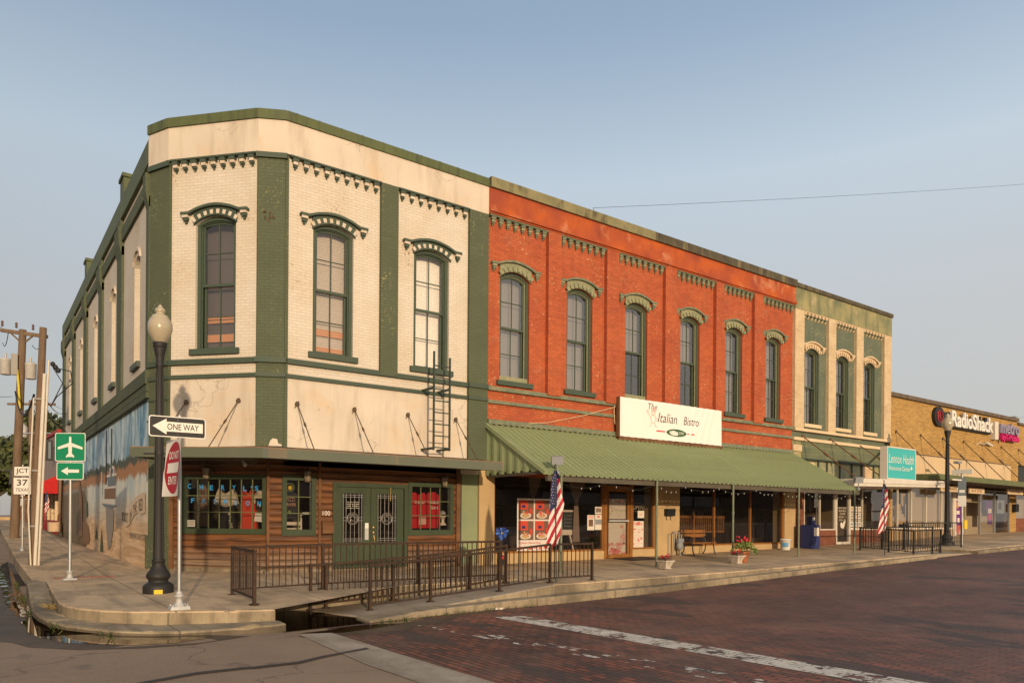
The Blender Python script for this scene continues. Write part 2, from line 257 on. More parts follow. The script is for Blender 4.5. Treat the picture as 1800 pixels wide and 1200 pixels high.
# painted river scene on the side wall: bands of sky, far bank and water by height, with brush strokes
def mural():
    m, nt, b = newmat('painted river mural'); L = nt.links.new
    v = uvm(nt); sp = nd(nt, 'ShaderNodeSeparateXYZ'); L(v, sp.inputs[0])
    n1 = noise(nt, uvm(nt, 0.35, 2.2), 1.0, 4, 0.6, 0.8); n2 = noise(nt, uvm(nt, 1.8, 0.5, rot=0.35), 1.0, 5, 0.6, 0.6); n3 = noise(nt, v, 2.5, 4)
    n4 = noise(nt, uvm(nt, 0.5, 6.0), 1.0, 4, 0.6, 1.2)
    skyc = mixc(nt, ramp(nt, n2, 0.36, 0.64), (0.07, 0.23, 0.38), (0.68, 0.78, 0.77))
    skyc = mixc(nt, ramp(nt, n3, 0.5, 0.7), skyc, (0.26, 0.40, 0.48))
    water = mixc(nt, ramp(nt, n2, 0.4, 0.6), (0.46, 0.54, 0.53), (0.70, 0.68, 0.58))
    sand = mixc(nt, ramp(nt, n4, 0.4, 0.62), (0.52, 0.33, 0.17), (0.74, 0.52, 0.31))
    zz = mth(nt, 'ADD', sp.outputs[1], mth(nt, 'MULTIPLY', mth(nt, 'SUBTRACT', n1, 0.5), 0.9))
    col = mixc(nt, ramp(nt, zz, 0.9, 1.9), sand, water)
    zt = mth(nt, 'ADD', sp.outputs[1], mth(nt, 'MULTIPLY', mth(nt, 'SUBTRACT', noise(nt, uvm(nt, 1.0, 0.01), 1.4, 5), 0.5), 0.9))
    col = mixc(nt, ramp(nt, zt, 2.30, 2.42), col, mixc(nt, n3, (0.36, 0.16, 0.06), (0.42, 0.21, 0.09)))
    col = mixc(nt, ramp(nt, zt, 2.66, 2.74), col, mixc(nt, n3, (0.05, 0.065, 0.04), (0.09, 0.10, 0.06)))
    col = mixc(nt, ramp(nt, zt, 2.92, 2.97), col, skyc)
    # brown bank with a tree at the far end
    far = mth(nt, 'ADD', sp.outputs[0], mth(nt, 'MULTIPLY', n3, -2.0))
    nn = mth(nt, 'ADD', far, mth(nt, 'MULTIPLY', sp.outputs[1], -0.0))
    bank = mth(nt, 'MULTIPLY', ramp(nt, nn, -32.6, -33.4), ramp(nt, sp.outputs[1], 2.6, 2.2))
    col = mixc(nt, bank, col, mixc(nt, ramp(nt, n2, 0.4, 0.6), (0.20, 0.11, 0.05), (0.10, 0.10, 0.05)))
    L(col, b.inputs['Base Color']); b.inputs['Roughness'].default_value = 0.7
    bp = nt.nodes.new('ShaderNodeBump'); bp.inputs['Strength'].default_value = 0.3; bp.inputs['Distance'].default_value = 0.01
    L(noise(nt, v, 14, 4), bp.inputs['Height']); L(bp.outputs[0], b.inputs['Normal'])
mural()

# street surfaces
def asphalt():
    m, nt, b = newmat('old asphalt'); L = nt.links.new
    v = uvm(nt, obj=True)
    col = mixc(nt, ramp(nt, noise(nt, v, 0.45, 5, 0.6), 0.35, 0.65), (0.245, 0.168, 0.108), (0.315, 0.220, 0.143))
    col = mixc(nt, 1.0, col, mixc(nt, ramp(nt, noise(nt, v, 90, 2), 0.3, 0.7), (0.72, 0.72, 0.72), (1.25, 1.25, 1.25)), 'MULTIPLY')
    col = mixc(nt, ramp(nt, noise(nt, v, 0.9, 4, 0.6), 0.60, 0.72), col, (0.11, 0.088, 0.068))
    vo = nd(nt, 'ShaderNodeTexVoronoi'); vo.feature = 'DISTANCE_TO_EDGE'; vo.inputs['Scale'].default_value = 0.33
    vm = nt.nodes.new('ShaderNodeVectorMath'); vm.operation = 'ADD'
    nz = nt.nodes.new('ShaderNodeTexNoise'); nz.inputs['Scale'].default_value = 0.9; nz.inputs['Detail'].default_value = 5; L(v, nz.inputs['Vector'])
    vs = nt.nodes.new('ShaderNodeVectorMath'); vs.operation = 'SCALE'; vs.inputs['Scale'].default_value = 1.6; L(nz.outputs[1], vs.inputs[0])
    L(v, vm.inputs[0]); L(vs.outputs[0], vm.inputs[1]); L(vm.outputs[0], vo.inputs['Vector'])
    crack = ramp(nt, vo.outputs[0], 0.010, 0.004)
    col = mixc(nt, mth(nt, 'MULTIPLY', crack, 0.4), col, (0.07, 0.055, 0.042))
    L(col, b.inputs['Base Color']); b.inputs['Roughness'].default_value = 0.85
    bp = nt.nodes.new('ShaderNodeBump'); bp.inputs['Strength'].default_value = 0.5; bp.inputs['Distance'].default_value = 0.008
    L(noise(nt, v, 70, 3), bp.inputs['Height']); L(bp.outputs[0], b.inputs['Normal'])
asphalt()
def brickroad(name, paint=False):
    m, nt, b = newmat(name); L = nt.links.new
    v = uvm(nt, obj=True, rot=R(90))
    nz = nt.nodes.new('ShaderNodeTexNoise'); nz.inputs['Scale'].default_value = 2.2; L(v, nz.inputs['Vector'])
    vs = nt.nodes.new('ShaderNodeVectorMath'); vs.operation = 'SCALE'; vs.inputs['Scale'].default_value = 0.045; L(nz.outputs[1], vs.inputs[0])
    va = nt.nodes.new('ShaderNodeVectorMath'); va.operation = 'ADD'; L(v, va.inputs[0]); L(vs.outputs[0], va.inputs[1])
    bt = nd(nt, 'ShaderNodeTexBrick'); bt.inputs['Scale'].default_value = 1; bt.offset = 0.5
    bt.inputs['Brick Width'].default_value = 0.235; bt.inputs['Row Height'].default_value = 0.105; bt.inputs['Mortar Size'].default_value = 0.013
    bt.inputs['Mortar Smooth'].default_value = 0.4; bt.inputs['Bias'].default_value = 0.0
    bt.inputs['Color1'].default_value = (0.092, 0.048, 0.034, 1); bt.inputs['Color2'].default_value = (0.29, 0.092, 0.048, 1); bt.inputs['Mortar'].default_value = (0.022, 0.015, 0.012, 1)
    L(va.outputs[0], bt.inputs['Vector'])
    bt2 = nd(nt, 'ShaderNodeTexBrick'); bt2.inputs['Scale'].default_value = 1; bt2.offset = 0.5
    bt2.inputs['Brick Width'].default_value = 0.235; bt2.inputs['Row Height'].default_value = 0.105; bt2.inputs['Mortar Size'].default_value = 0.0
    bt2.inputs['Color1'].default_value = (0, 0, 0, 1); bt2.inputs['Color2'].default_value = (1, 1, 1, 1); L(va.outputs[0], bt2.inputs['Vector'])
    vo = uvm(nt, obj=True)
    tar = mth(nt, 'MULTIPLY', ramp(nt, noise(nt, vo, 0.8, 5, 0.62), 0.46, 0.62), mth(nt, 'ADD', 0.35, mth(nt, 'MULTIPLY', bt2.outputs[0], 0.65)))
    col = mixc(nt, mth(nt, 'MULTIPLY', tar, 0.85), bt.outputs[0], mixc(nt, noise(nt, vo, 6, 4), (0.10, 0.062, 0.046), (0.145, 0.085, 0.062)))
    sx = nd(nt, 'ShaderNodeSeparateXYZ'); L(vo, sx.inputs[0])
    # old tar skin further up the street, clean red brick by the corner
    old = mth(nt, 'MULTIPLY', ramp(nt, mth(nt, 'ADD', sx.outputs[0], mth(nt, 'MULTIPLY', noise(nt, vo, 0.6, 4), 3.0)), 9.0, 13.5), mth(nt, 'ADD', 0.45, mth(nt, 'MULTIPLY', bt2.outputs[0], 0.45)))
    col = mixc(nt, old, col, mixc(nt, noise(nt, vo, 3, 5), (0.115, 0.060, 0.044), (0.175, 0.085, 0.060)))
    dirt = ramp(nt, noise(nt, vo, 2.3, 5), 0.62, 0.72)
    col = mixc(nt, mth(nt, 'MULTIPLY', dirt, 0.6), col, (0.06, 0.05, 0.03))
    col = mixc(nt, 1.0, col, mixc(nt, ramp(nt, noise(nt, vo, 60, 2), 0.3, 0.7), (0.8, 0.8, 0.8), (1.2, 1.2, 1.2)), 'MULTIPLY')
    col = mixc(nt, 1.0, col, mixc(nt, ramp(nt, noise(nt, vo, 0.42, 5, 0.6, 0.5), 0.34, 0.66), (0.66, 0.68, 0.70), (1.32, 1.28, 1.22)), 'MULTIPLY')
    tarp = ramp(nt, noise(nt, uvm(nt, 0.7, 0.28, obj=True), 1.0, 6, 0.62, 0.6), 0.585, 0.61)
    col = mixc(nt, mth(nt, 'MULTIPLY', tarp, 0.75), col, (0.050, 0.040, 0.034))
    col = mixc(nt, mth(nt, 'MULTIPLY', ramp(nt, noise(nt, vo, 1.7, 6, 0.7), 0.60, 0.70), 0.5), col, (0.18, 0.135, 0.095))
    h = mth(nt, 'SUBTRACT', mth(nt, 'MULTIPLY', noise(nt, vo, 25, 3), 0.35), bt.outputs[1])
    h = mth(nt, 'ADD', h, mth(nt, 'MULTIPLY', bt2.outputs[0], 0.35))
    L(col, b.inputs['Base Color']); b.inputs['Roughness'].default_value = 0.72
    bp = nt.nodes.new('ShaderNodeBump'); h = mth(nt, 'ADD', h, mth(nt, 'MULTIPLY', noise(nt, vo, 0.9, 3), 6.0))
    bp.inputs['Strength'].default_value = 0.7; bp.inputs['Distance'].default_value = 0.02
    L(h, bp.inputs['Height']); L(bp.outputs[0], b.inputs['Normal'])
    if paint:
        tr = nd(nt, 'ShaderNodeBsdfTransparent'); mx = nd(nt, 'ShaderNodeMixShader')
        keep = ramp(nt, mth(nt, 'ADD', noise(nt, vo, 2.2, 6, 0.72), mth(nt, 'MULTIPLY', bt.outputs[1], -0.10)), 0.41 if paint == 1 else 0.50, 0.45 if paint == 1 else 0.54)
        kb = mth(nt, 'GREATER_THAN', mth(nt, 'ADD', bt2.outputs[0], mth(nt, 'MULTIPLY', noise(nt, vo, 1.2, 3), 0.9)), 0.38 if paint == 1 else 0.90)
        keep = mth(nt, 'MULTIPLY', keep, kb)
        pc = mixc(nt, noise(nt, vo, 8, 4), (0.52, 0.47, 0.39), (0.72, 0.66, 0.55)); L(pc, b.inputs['Base Color'])
        L(keep, mx.inputs[0]); L(tr.outputs[0], mx.inputs[1]); L(b.outputs[0], mx.inputs[2]); L(mx.outputs[0], nt.nodes['Material Output'].inputs[0])
brickroad('brick paving'); brickroad('worn road paint', 1); brickroad('ghost road paint', 2)
def concrete(name, c1, c2, jx, jy, stain=(0.19, 0.145, 0.095)):
    m, nt, b = newmat(name); L = nt.links.new
    v = uvm(nt, obj=True); uvv = uvm(nt)
    col = mixc(nt, ramp(nt, noise(nt, v, 1.3, 5, 0.6), 0.35, 0.65), c1, c2)
    col = mixc(nt, mth(nt, 'MULTIPLY', ramp(nt, noise(nt, v, 0.55, 5, 0.65), 0.46, 0.66), 0.75), col, stain)
    col = mixc(nt, 1.0, col, mixc(nt, ramp(nt, noise(nt, v, 110, 2), 0.3, 0.7), (0.80, 0.80, 0.80), (1.18, 1.18, 1.18)), 'MULTIPLY')
    col = mixc(nt, mth(nt, 'MULTIPLY', ramp(nt, noise(nt, uvm(nt, 3, 0.5), 1.0, 5), 0.48, 0.66), 0.55), col, stain)
    col = mixc(nt, mth(nt, 'MULTIPLY', ramp(nt, noise(nt, v, 5.5, 5, 0.7), 0.56, 0.66), 0.4), col, stain)
    h = noise(nt, v, 50, 3)
    if jx:
        bt = nd(nt, 'ShaderNodeTexBrick'); bt.offset = 0.0; bt.inputs['Scale'].default_value = 1
        bt.inputs['Brick Width'].default_value = jx; bt.inputs['Row Height'].default_value = jy; bt.inputs['Mortar Size'].default_value = 0.014
        L(v, bt.inputs['Vector']); col = mixc(nt, mth(nt, 'MULTIPLY', bt.outputs[1], 0.55), col, (0.06, 0.045, 0.03))
        h = mth(nt, 'SUBTRACT', h, mth(nt, 'MULTIPLY', bt.outputs[1], 2.0))
    L(col, b.inputs['Base Color']); b.inputs['Roughness'].default_value = 0.88
    bp = nt.nodes.new('ShaderNodeBump'); bp.inputs['Strength'].default_value = 0.5; bp.inputs['Distance'].default_value = 0.008
    L(h, bp.inputs['Height']); L(bp.outputs[0], b.inputs['Normal'])
concrete('pavement concrete', (0.52, 0.365, 0.21), (0.60, 0.43, 0.26), 2.4, 1.63)
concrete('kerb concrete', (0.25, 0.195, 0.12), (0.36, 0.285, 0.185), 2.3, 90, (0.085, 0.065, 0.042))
concrete('ramp concrete', (0.31, 0.25, 0.18), (0.37, 0.30, 0.22), 0, 0)
concrete('concrete strip', (0.34, 0.28, 0.21), (0.42, 0.35, 0.27), 0, 0)
flat('tar patch', (0.05, 0.042, 0.036), 0.75)
surf('wet asphalt', (0.125, 0.088, 0.058), (0.075, 0.054, 0.036), 1.6, rough=0.62, bump=0.5, spec=0.25)
concrete('dark kerb concrete', (0.12, 0.092, 0.058), (0.17, 0.13, 0.085), 2.3, 90, (0.05, 0.04, 0.028))  # darker version of the kerb concrete for the corner kerb's upright faces
def awning_mat():
    surf('awning green metal', (0.28, 0.325, 0.165), (0.265, 0.305, 0.155), 0.8, rough=0.5, streak=((0.20, 0.225, 0.12), 0.5, 2.5, 0.55), bump=0.02, spec=0.4, peel=((0.22, 0.17, 0.09), 10, 0.64, 0.9, 0.56), blot=((0.31, 0.34, 0.19), 0.9, 0.56))
awning_mat()
def leafmat(name, c1, c2):
    m, nt, b = newmat(name)
    oi = nd(nt, 'ShaderNodeNewGeometry')
    L = nt.links.new; L(mixc(nt, oi.outputs['Random Per Island'], c1, c2), b.inputs['Base Color']); b.inputs['Roughness'].default_value = 0.6
leafmat('oak leaves', (0.045, 0.062, 0.018), (0.12, 0.125, 0.035)); leafmat('lime leaves', (0.10, 0.16, 0.03), (0.20, 0.24, 0.05)); leafmat('dry leaves', (0.10, 0.05, 0.035), (0.18, 0.08, 0.05))
surf('bark', (0.09, 0.065, 0.045), None, 4)
surf('grass', (0.055, 0.075, 0.02), (0.09, 0.10, 0.03), 1.0)
surf('dry hay', (0.34, 0.25, 0.10), None, 8)

# ------------------------------------------------------------------ building helpers
WL = {}                                     # world position of each object's origin
def wl(o): return WL.get(o.name, Vector((0, 0, 0)))
def thing(name, label, cat, loc, group=None):
    o = bpy.data.objects.new(name, None); COL.objects.link(o); o.empty_display_size = 0.2
    o.location = loc; WL[o.name] = Vector(loc); o['label'] = label; o['category'] = cat
    if group: o['group'] = group
    return o
class Fr:
    """a wall plane: u runs along the wall, z up, w out of the wall"""
    def __init__(s, o, u, out): s.o = Vector((o[0], o[1], 0)); s.u = Vector((u[0], u[1], 0)).normalized(); s.n = Vector((out[0], out[1], 0)).normalized()
    def __call__(s, u, z, w=0.0): p = s.o + s.u * u + s.n * w; return (p.x, p.y, z)
class MB:
    def __init__(s): s.v = []; s.f = []; s.mi = []; s.sm = []; s.cut = []
    def face(s, pts, mi=0, sm=False):
        k = len(s.v); s.v += [tuple(p) for p in pts]; s.f.append(list(range(k, k + len(pts)))); s.mi.append(mi); s.sm.append(sm)
    def grid(s, rows, mi=0, sm=True, closed=False, mfn=None):
        k = len(s.v); n = len(rows[0])
        for r in rows: s.v += [tuple(p) for p in r]
        for i in range(len(rows) - 1):
            for j in range(n if closed else n - 1):
                a, b = j, (j + 1) % n
                s.f.append([k + i * n + a, k + i * n + b, k + (i + 1) * n + b, k + (i + 1) * n + a]); s.mi.append(mfn(i, j) if mfn else mi); s.sm.append(sm)
    def hexa(s, P, mi=0):          # P: 8 points, bottom ring then top ring
        for q in ((0, 3, 2, 1), (4, 5, 6, 7), (0, 1, 5, 4), (1, 2, 6, 5), (2, 3, 7, 6), (3, 0, 4, 7)): s.face([P[i] for i in q], mi)
    def box(s, x0, x1, y0, y1, z0, z1, mi=0):
        s.hexa([(x0, y0, z0), (x1, y0, z0), (x1, y1, z0), (x0, y1, z0), (x0, y0, z1), (x1, y0, z1), (x1, y1, z1), (x0, y1, z1)], mi)
    def fbox(s, fr, u0, u1, z0, z1, w0, w1, mi=0):
        s.cut.append((len(s.v), len(s.f)))
        s.hexa([fr(u0, z0, w0), fr(u1, z0, w0), fr(u1, z0, w1), fr(u0, z0, w1), fr(u0, z1, w0), fr(u1, z1, w0), fr(u1, z1, w1), fr(u0, z1, w1)], mi)
    def prism(s, fr, poly, w0, w1, mi=0, back=False):      # polygon in (u, z), extruded outwards
        s.poly(fr, poly, w1, mi)
        if back: s.poly(fr, poly, w0, mi)
        for i in range(len(poly)):
            a, b = poly[i], poly[(i + 1) % len(poly)]
            s.face([fr(a[0], a[1], w0), fr(b[0], b[1], w0), fr(b[0], b[1], w1), fr(a[0], a[1], w1)], mi)
    def poly(s, fr, poly, w, mi=0, holes=()):
        if not holes and len(poly) <= 4: s.face([fr(p[0], p[1], w) for p in poly], mi); return
        loops = [[Vector((p[0], p[1], 0)) for p in poly]] + [[Vector((p[0], p[1], 0)) for p in h] for h in holes]
        flat_ = [p for l in loops for p in l]
        for t in tessellate_polygon(loops): s.face([fr(flat_[i].x, flat_[i].y, w) for i in t], mi)
    def tube(s, path, r, n=8, mi=0, cap=True):
        path = [Vector(p) for p in path]; rr = r if isinstance(r, (list, tuple)) else [r] * len(path)
        rows = []
        prev = None
        for i, p in enumerate(path):
            t = (path[min(i + 1, len(path) - 1)] - path[max(i - 1, 0)]).normalized()
            if prev is None:
                a = Vector((0, 0, 1)) if abs(t.z) < 0.9 else Vector((1, 0, 0)); e1 = t.cross(a).normalized()
            else: e1 = (prev - t * prev.dot(t)).normalized()
            prev = e1; e2 = t.cross(e1)
            rows.append([p + (e1 * math.cos(2 * math.pi * (k + .5) / n) + e2 * math.sin(2 * math.pi * (k + .5) / n)) * rr[i] for k in range(n)])
        s.grid(rows, mi, n > 5, True)
        if cap: s.face(rows[0][::-1], mi); s.face(rows[-1], mi)
    def bar(s, a, b, t, mi=0): s.tube([a, b], t * 0.7071, 4, mi)
    def lathe(s, c, prof, n=20, mi=0, sm=True):
        rows = [[(c[0] + r * math.cos(2 * math.pi * k / n), c[1] + r * math.sin(2 * math.pi * k / n), c[2] + z) for k in range(n)] for z, r in prof]
        s.grid(rows, mi, sm, True); s.face(rows[0][::-1], mi); s.face(rows[-1], mi)
    def ball(s, c, rx, ry, rz, n=10, mi=0):
        rows = []
        for i in range(n // 2 + 1):
            a = -math.pi / 2 + math.pi * i / (n // 2)
            rows.append([(c[0] + rx * max(.02, math.cos(a)) * math.cos(2 * math.pi * k / n), c[1] + ry * max(.02, math.cos(a)) * math.sin(2 * math.pi * k / n), c[2] + rz * math.sin(a)) for k in range(n)])
        s.grid(rows, mi, True, True)
    def build(s, name, mats, parent=None, origin=None, label=None):
        if not isinstance(mats, (list, tuple)): mats = [mats]
        o0 = wl(parent) if parent else Vector(origin or (0, 0, 0))
        me = bpy.data.meshes.new(name)
        me.from_pydata([(p[0] - o0.x, p[1] - o0.y, p[2] - o0.z) for p in s.v], [], s.f)
        for m in mats: me.materials.append(MATS[m])
        me.polygons.foreach_set('material_index', s.mi); me.polygons.foreach_set('use_smooth', s.sm)
        uv = me.uv_layers.new(name='UVMap'); dat = [0.0] * (2 * len(me.loops)); V = s.v
        for p in me.polygons:
            n = p.normal
            if abs(n.z) > 0.75 or (abs(n.x) + abs(n.y)) < 1e-6:
                for li in p.loop_indices: q = V[me.loops[li].vertex_index]; dat[2 * li] = q[0]; dat[2 * li + 1] = q[1]
            else:
                h = math.hypot(n.x, n.y); tx, ty = -n.y / h, n.x / h
                if abs(ty) > abs(tx):
                    if ty < 0: tx, ty = -tx, -ty
                elif tx < 0: tx, ty = -tx, -ty
                # the side wall is measured along -Y so that its painting reads from outside
                if abs(tx) < 0.2: tx, ty = -tx, -ty
                for li in p.loop_indices: q = V[me.loops[li].vertex_index]; dat[2 * li] = q[0] * tx + q[1] * ty; dat[2 * li + 1] = q[2]
        uv.data.foreach_set('uv', dat); me.update()
        ob = bpy.data.objects.new(name, me); COL.objects.link(ob)
        if parent: ob.parent = parent
        else: ob.location = o0
        WL[ob.name] = o0
        if label: ob['label'] = label
        return ob
def build_each(mb, name, mats, parent):
    """one part for every box that was added"""
    cuts = mb.cut + [(len(mb.v), len(mb.f))]; r = []
    for (v0, f0), (v1, f1) in zip(cuts[:-1], cuts[1:]):
        m = MB(); m.v = mb.v[v0:v1]; m.f = [[i - v0 for i in f] for f in mb.f[f0:f1]]; m.mi = mb.mi[f0:f1]; m.sm = mb.sm[f0:f1]; r.append(m.build(name, mats, parent))
    return r
def tag(o, label, cat, group=None):
    o['label'] = label; o['category'] = cat
    if group: o['group'] = group
    return o
def structure(o): o['kind'] = 'structure'; return o
def copy_tree(o, parent=None):
    c = o.copy(); COL.objects.link(c); c.parent = parent
    for ch in list(o.children): copy_tree(ch, c)
    return c
def dup(o, loc, rz=0, label=None, group=None, sc=1.0):
    c = copy_tree(o); c.location = loc; c.rotation_euler = (0, 0, rz); c.scale = (sc, sc, sc)
    if label: c['label'] = label
    if group: c['group'] = group
    return c
def text_into(mb, body, O, U, V, width=None, height=None, mi=0, shear=0.0, bold=0.0, align='LEFT', thick=0.0, space=1.0, stretch=True):
    """letters as flat faces: O lower left corner, U along, V up (world vectors)"""
    cu = bpy.data.curves.new('t', 'FONT'); cu.body = body; cu.size = 1; cu.shear = shear; cu.offset = bold; cu.extrude = thick; cu.space_character = space; cu.resolution_u = 3
    ob = bpy.data.objects.new('t', cu); COL.objects.link(ob)
    bpy.context.view_layer.update()
    me = bpy.data.meshes.new_from_object(ob.evaluated_get(bpy.context.evaluated_depsgraph_get()))
    xs = [v.co.x for v in me.vertices]; ys = [v.co.y for v in me.vertices]
    x0, x1, y0, y1 = min(xs), max(xs), min(ys), max(ys)
    sy = height / (y1 - y0) if height else None; sx = width / (x1 - x0) if width else None
    if sy is None: sy = sx
    if sx is None: sx = sy
    U = Vector(U).normalized(); V = Vector(V).normalized(); N = U.cross(V); O = Vector(O)
    k = len(mb.v)
    for v in me.vertices: mb.v.append(tuple(O + U * ((v.co.x - x0) * sx) + V * ((v.co.y - y0) * sy) + N * (v.co.z * 1.0)))
    for p in me.polygons: mb.f.append([k + i for i in p.vertices]); mb.mi.append(mi); mb.sm.append(False)
    COL.objects.unlink(ob); bpy.data.objects.remove(ob); bpy.data.curves.remove(cu); bpy.data.meshes.remove(me)
def lerp(a, b, t): return a + (b - a) * t
def interp(x, xs, ys):
    if x <= xs[0]: return ys[0]
    for i in range(1, len(xs)):
        if x <= xs[i]: return lerp(ys[i - 1], ys[i], (x - xs[i - 1]) / (xs[i] - xs[i - 1]))
    return ys[-1]

# ------------------------------------------------------------------ the ground
STX = [-60, 2.4, 3.8, 10, 13, 17, 21, 30, 38, 60, 120]; STZ = [-.36, -.36, -.43, -.47, -.42, -.30, -.17, .06, .24, .6, 1.2]
SDY = [17, 20, 40, 60, 100]; SDZ = [0, .03, .62, .95, 1.1]
def street_z(x, y): return interp(x, STX, STZ) + interp(y, SDY, SDZ)
ZFX = [0, 8, 11, 16, 27.6, 41.8, 60, 120]; ZFZ = [0, 0, 0, .045, .24, .59, 1.0, 2.0]
def front_z(x): return interp(x, ZFX, ZFZ)
def walk_z(x, y):                        # top of the pavements
    f = front_z(x) - 0.02 * (17 - min(y, 17))
    c = interp(y, [11, 14, 17, 19, 40, 60], [-.10, -.10, -.07, -.05, .55, .9])
    return lerp(c, f, min(1, max(0, (x - 2.6) / 1.1)))
def sheet(name, mat, poly, zf, cutx, cuty, skirt=0.0, parent=None, smat=None, label=None, chip=0.0):
    bm = bmesh.new(); vs = [bm.verts.new((p[0], p[1], 0)) for p in poly]; bm.faces.new(vs)
    for axis, cuts in ((0, cutx), (1, cuty)):
        for c in cuts:
            co = (c, 0, 0) if axis == 0 else (0, c, 0); no = (1, 0, 0) if axis == 0 else (0, 1, 0)
            bmesh.ops.bisect_plane(bm, geom=bm.verts[:] + bm.edges[:] + bm.faces[:], plane_co=co, plane_no=no, dist=1e-5)
    bm.normal_update(); bm.verts.index_update()
    mb = MB()
    for f in bm.faces:
        pts = [(v.co.x, v.co.y, zf(v.co.x, v.co.y)) for v in f.verts]
        if f.normal.z < 0: pts = pts[::-1]
        mb.face(pts, 0)
    if skirt:
        for e in bm.edges:
            if len(e.link_faces) == 1:
                a, b = e.verts[0].co, e.verts[1].co; za, zb = zf(a.x, a.y), zf(b.x, b.y)
                mb.face([(a.x, a.y, za), (b.x, b.y, zb), (b.x, b.y, zb - skirt), (a.x, a.y, za - skirt)], 1 if smat else 0)
    bm.free()
    ob = mb.build(name, [mat] + ([smat] if smat else []), parent, label=label)
    if chip:                                      # worn, rounded and slightly chipped arris
        b2 = bmesh.new(); b2.from_mesh(ob.data); bmesh.ops.remove_doubles(b2, verts=b2.verts[:], dist=1e-4); bmesh.ops.recalc_face_normals(b2, faces=b2.faces[:])
        rim = [e for e in b2.edges if len(e.link_faces) == 2 and (abs(e.link_faces[0].normal.z) > .7) != (abs(e.link_faces[1].normal.z) > .7)]
        long_ = [e for e in rim if e.calc_length() > .3]
        for e in long_: bmesh.ops.subdivide_edges(b2, edges=[e], cuts=min(40, int(e.calc_length() / .15)))
        rim = [e for e in b2.edges if len(e.link_faces) == 2 and (abs(e.link_faces[0].normal.z) > .7) != (abs(e.link_faces[1].normal.z) > .7)]
        rv = set(v for e in rim for v in e.verts)
        for v in rv: v.co.z -= random.random() ** 8 * chip * .7; v.co.x += random.uniform(-1, 1) * chip * .06; v.co.y += random.uniform(-1, 1) * chip * .06
        bmesh.ops.bevel(b2, geom=rim, offset=chip, segments=2, affect='EDGES', profile=.5)
        for f in b2.faces: f.smooth = False
        b2.to_mesh(ob.data); b2.free(); ob.data.update()
    return ob
XC = [x for x in STX if x > -60] + [-20, -5, 0, 24.5, 34, 45, 52, 80, 100]; YC = SDY + [-40, -20, -10, 0, 5, 10, 12, 14, 24, 28, 32, 36, 50, 70, 80]
structure(sheet('ground', 'old asphalt', [(-400, -400), (600, -400), (600, 700), (-400, 700)], street_z, XC + [-60, 200], YC + [200]))
brick_poly = [(4.38, -9), (100, -9), (100, 12.6), (24, 12.6), (11, 12.2), (5.3, 11.8), (4.55, 11.2), (4.30, 10.6), (4.34, 8.6), (4.42, 6.2), (4.38, 3)]
structure(sheet('brick_road', 'brick paving', brick_poly, lambda x, y: street_z(x, y) + .004, [x for x in XC if x > 4.4], [y for y in YC if -9 < y < 12.7]))
structure(sheet('concrete_strip', 'concrete strip', [(3.92, -9), (4.40, -9), (4.40, 3), (4.44, 6.2), (4.36, 8.6), (4.32, 10.5), (3.86, 10.6), (3.80, 9.5), (3.72, 8.0), (3.86, 5.0)], lambda x, y: street_z(x, y) + .008, [3.8, 4], [0, 5, 10]))
structure(sheet('road_marking', 'worn road paint', [(7.42, 10.72), (7.98, 10.60), (8.42, 3.6), (8.6, -3), (8.05, -3), (7.86, 3.9)], lambda x, y: street_z(x, y) + .008, [], [0, 5, 10]))
structure(sheet('road_marking', 'ghost road paint', [(5.75, 10.5), (6.05, 10.45), (6.45, 8.4), (7.05, 4.6), (7.4, 0), (7.0, 0), (6.62, 4.7), (6.0, 8.7)], lambda x, y: street_z(x, y) + .008, [], [5, 10]))
crk = [(1.2, 8.0), (1.9, 8.22), (2.5, 8.24), (3.05, 8.36), (3.45, 8.62), (3.80, 8.84), (4.2, 8.98)]
cp = []
for i, (x, y) in enumerate(crk): cp.append((x, y + .05 + .02 * math.sin(i * 2.1)))
for i, (x, y) in enumerate(reversed(crk)): cp.append((x, y - .05 - .02 * math.cos(i * 1.7)))
structure(sheet('tar_crack_seal', 'tar patch', cp, lambda x, y: street_z(x, y) + .012, [2.4, 3.8], []))
def wob(poly, amp=.07, step=.35):
    out = []
    for i in range(len(poly)):
        a = Vector(poly[i]); b = Vector(poly[(i + 1) % len(poly)]); n = max(1, int((b - a).length / step))
        for k in range(n):
            p = a.lerp(b, k / n); out.append((p.x + random.uniform(-amp, amp), p.y + random.uniform(-amp, amp)))
    return out
inner = [(.78, 27), (.78, 19), (.76, 14.6), (.88, 13), (1.36, 11.88), (1.95, 11.18), (2.6, 10.94)]
structure(sheet('wet_asphalt', 'wet asphalt', inner + wob([(3.2, 10.7), (2.75, 10.45), (2.3, 10.12), (1.7, 10.22), (1.1, 10.5), (.6, 11.1), (.2, 12.0), (-.1, 13.5), (-.25, 16), (-.1, 20), (.3, 26)], .06, .4)[:-1], lambda x, y: street_z(x, y) + .004, [2.4], [17, 20]))
structure(sheet('puddle', 'puddle water', inner[2:] + wob([(2.75, 10.78), (2.45, 10.52), (2.15, 10.36), (1.7, 10.48), (1.3, 10.74), (.95, 11.2), (.66, 11.85), (.56, 12.5), (.60, 13.6), (.70, 14.3)], .05, .4)[:-1], lambda x, y: street_z(x, y) + .009, [2.4], [17, 20]))
structure(sheet('gutter_stream', 'gutter water', [(.79, 27), (.79, 19), (.77, 14.6), (.74, 14.3)] + wob([(.62, 14.3), (.52, 15), (.46, 16.5), (.50, 18.5), (.44, 21), (.55, 24), (.62, 27)], .06, .3)[:-1], lambda x, y: street_z(x, y) + .011, [2.4], [17, 20]))
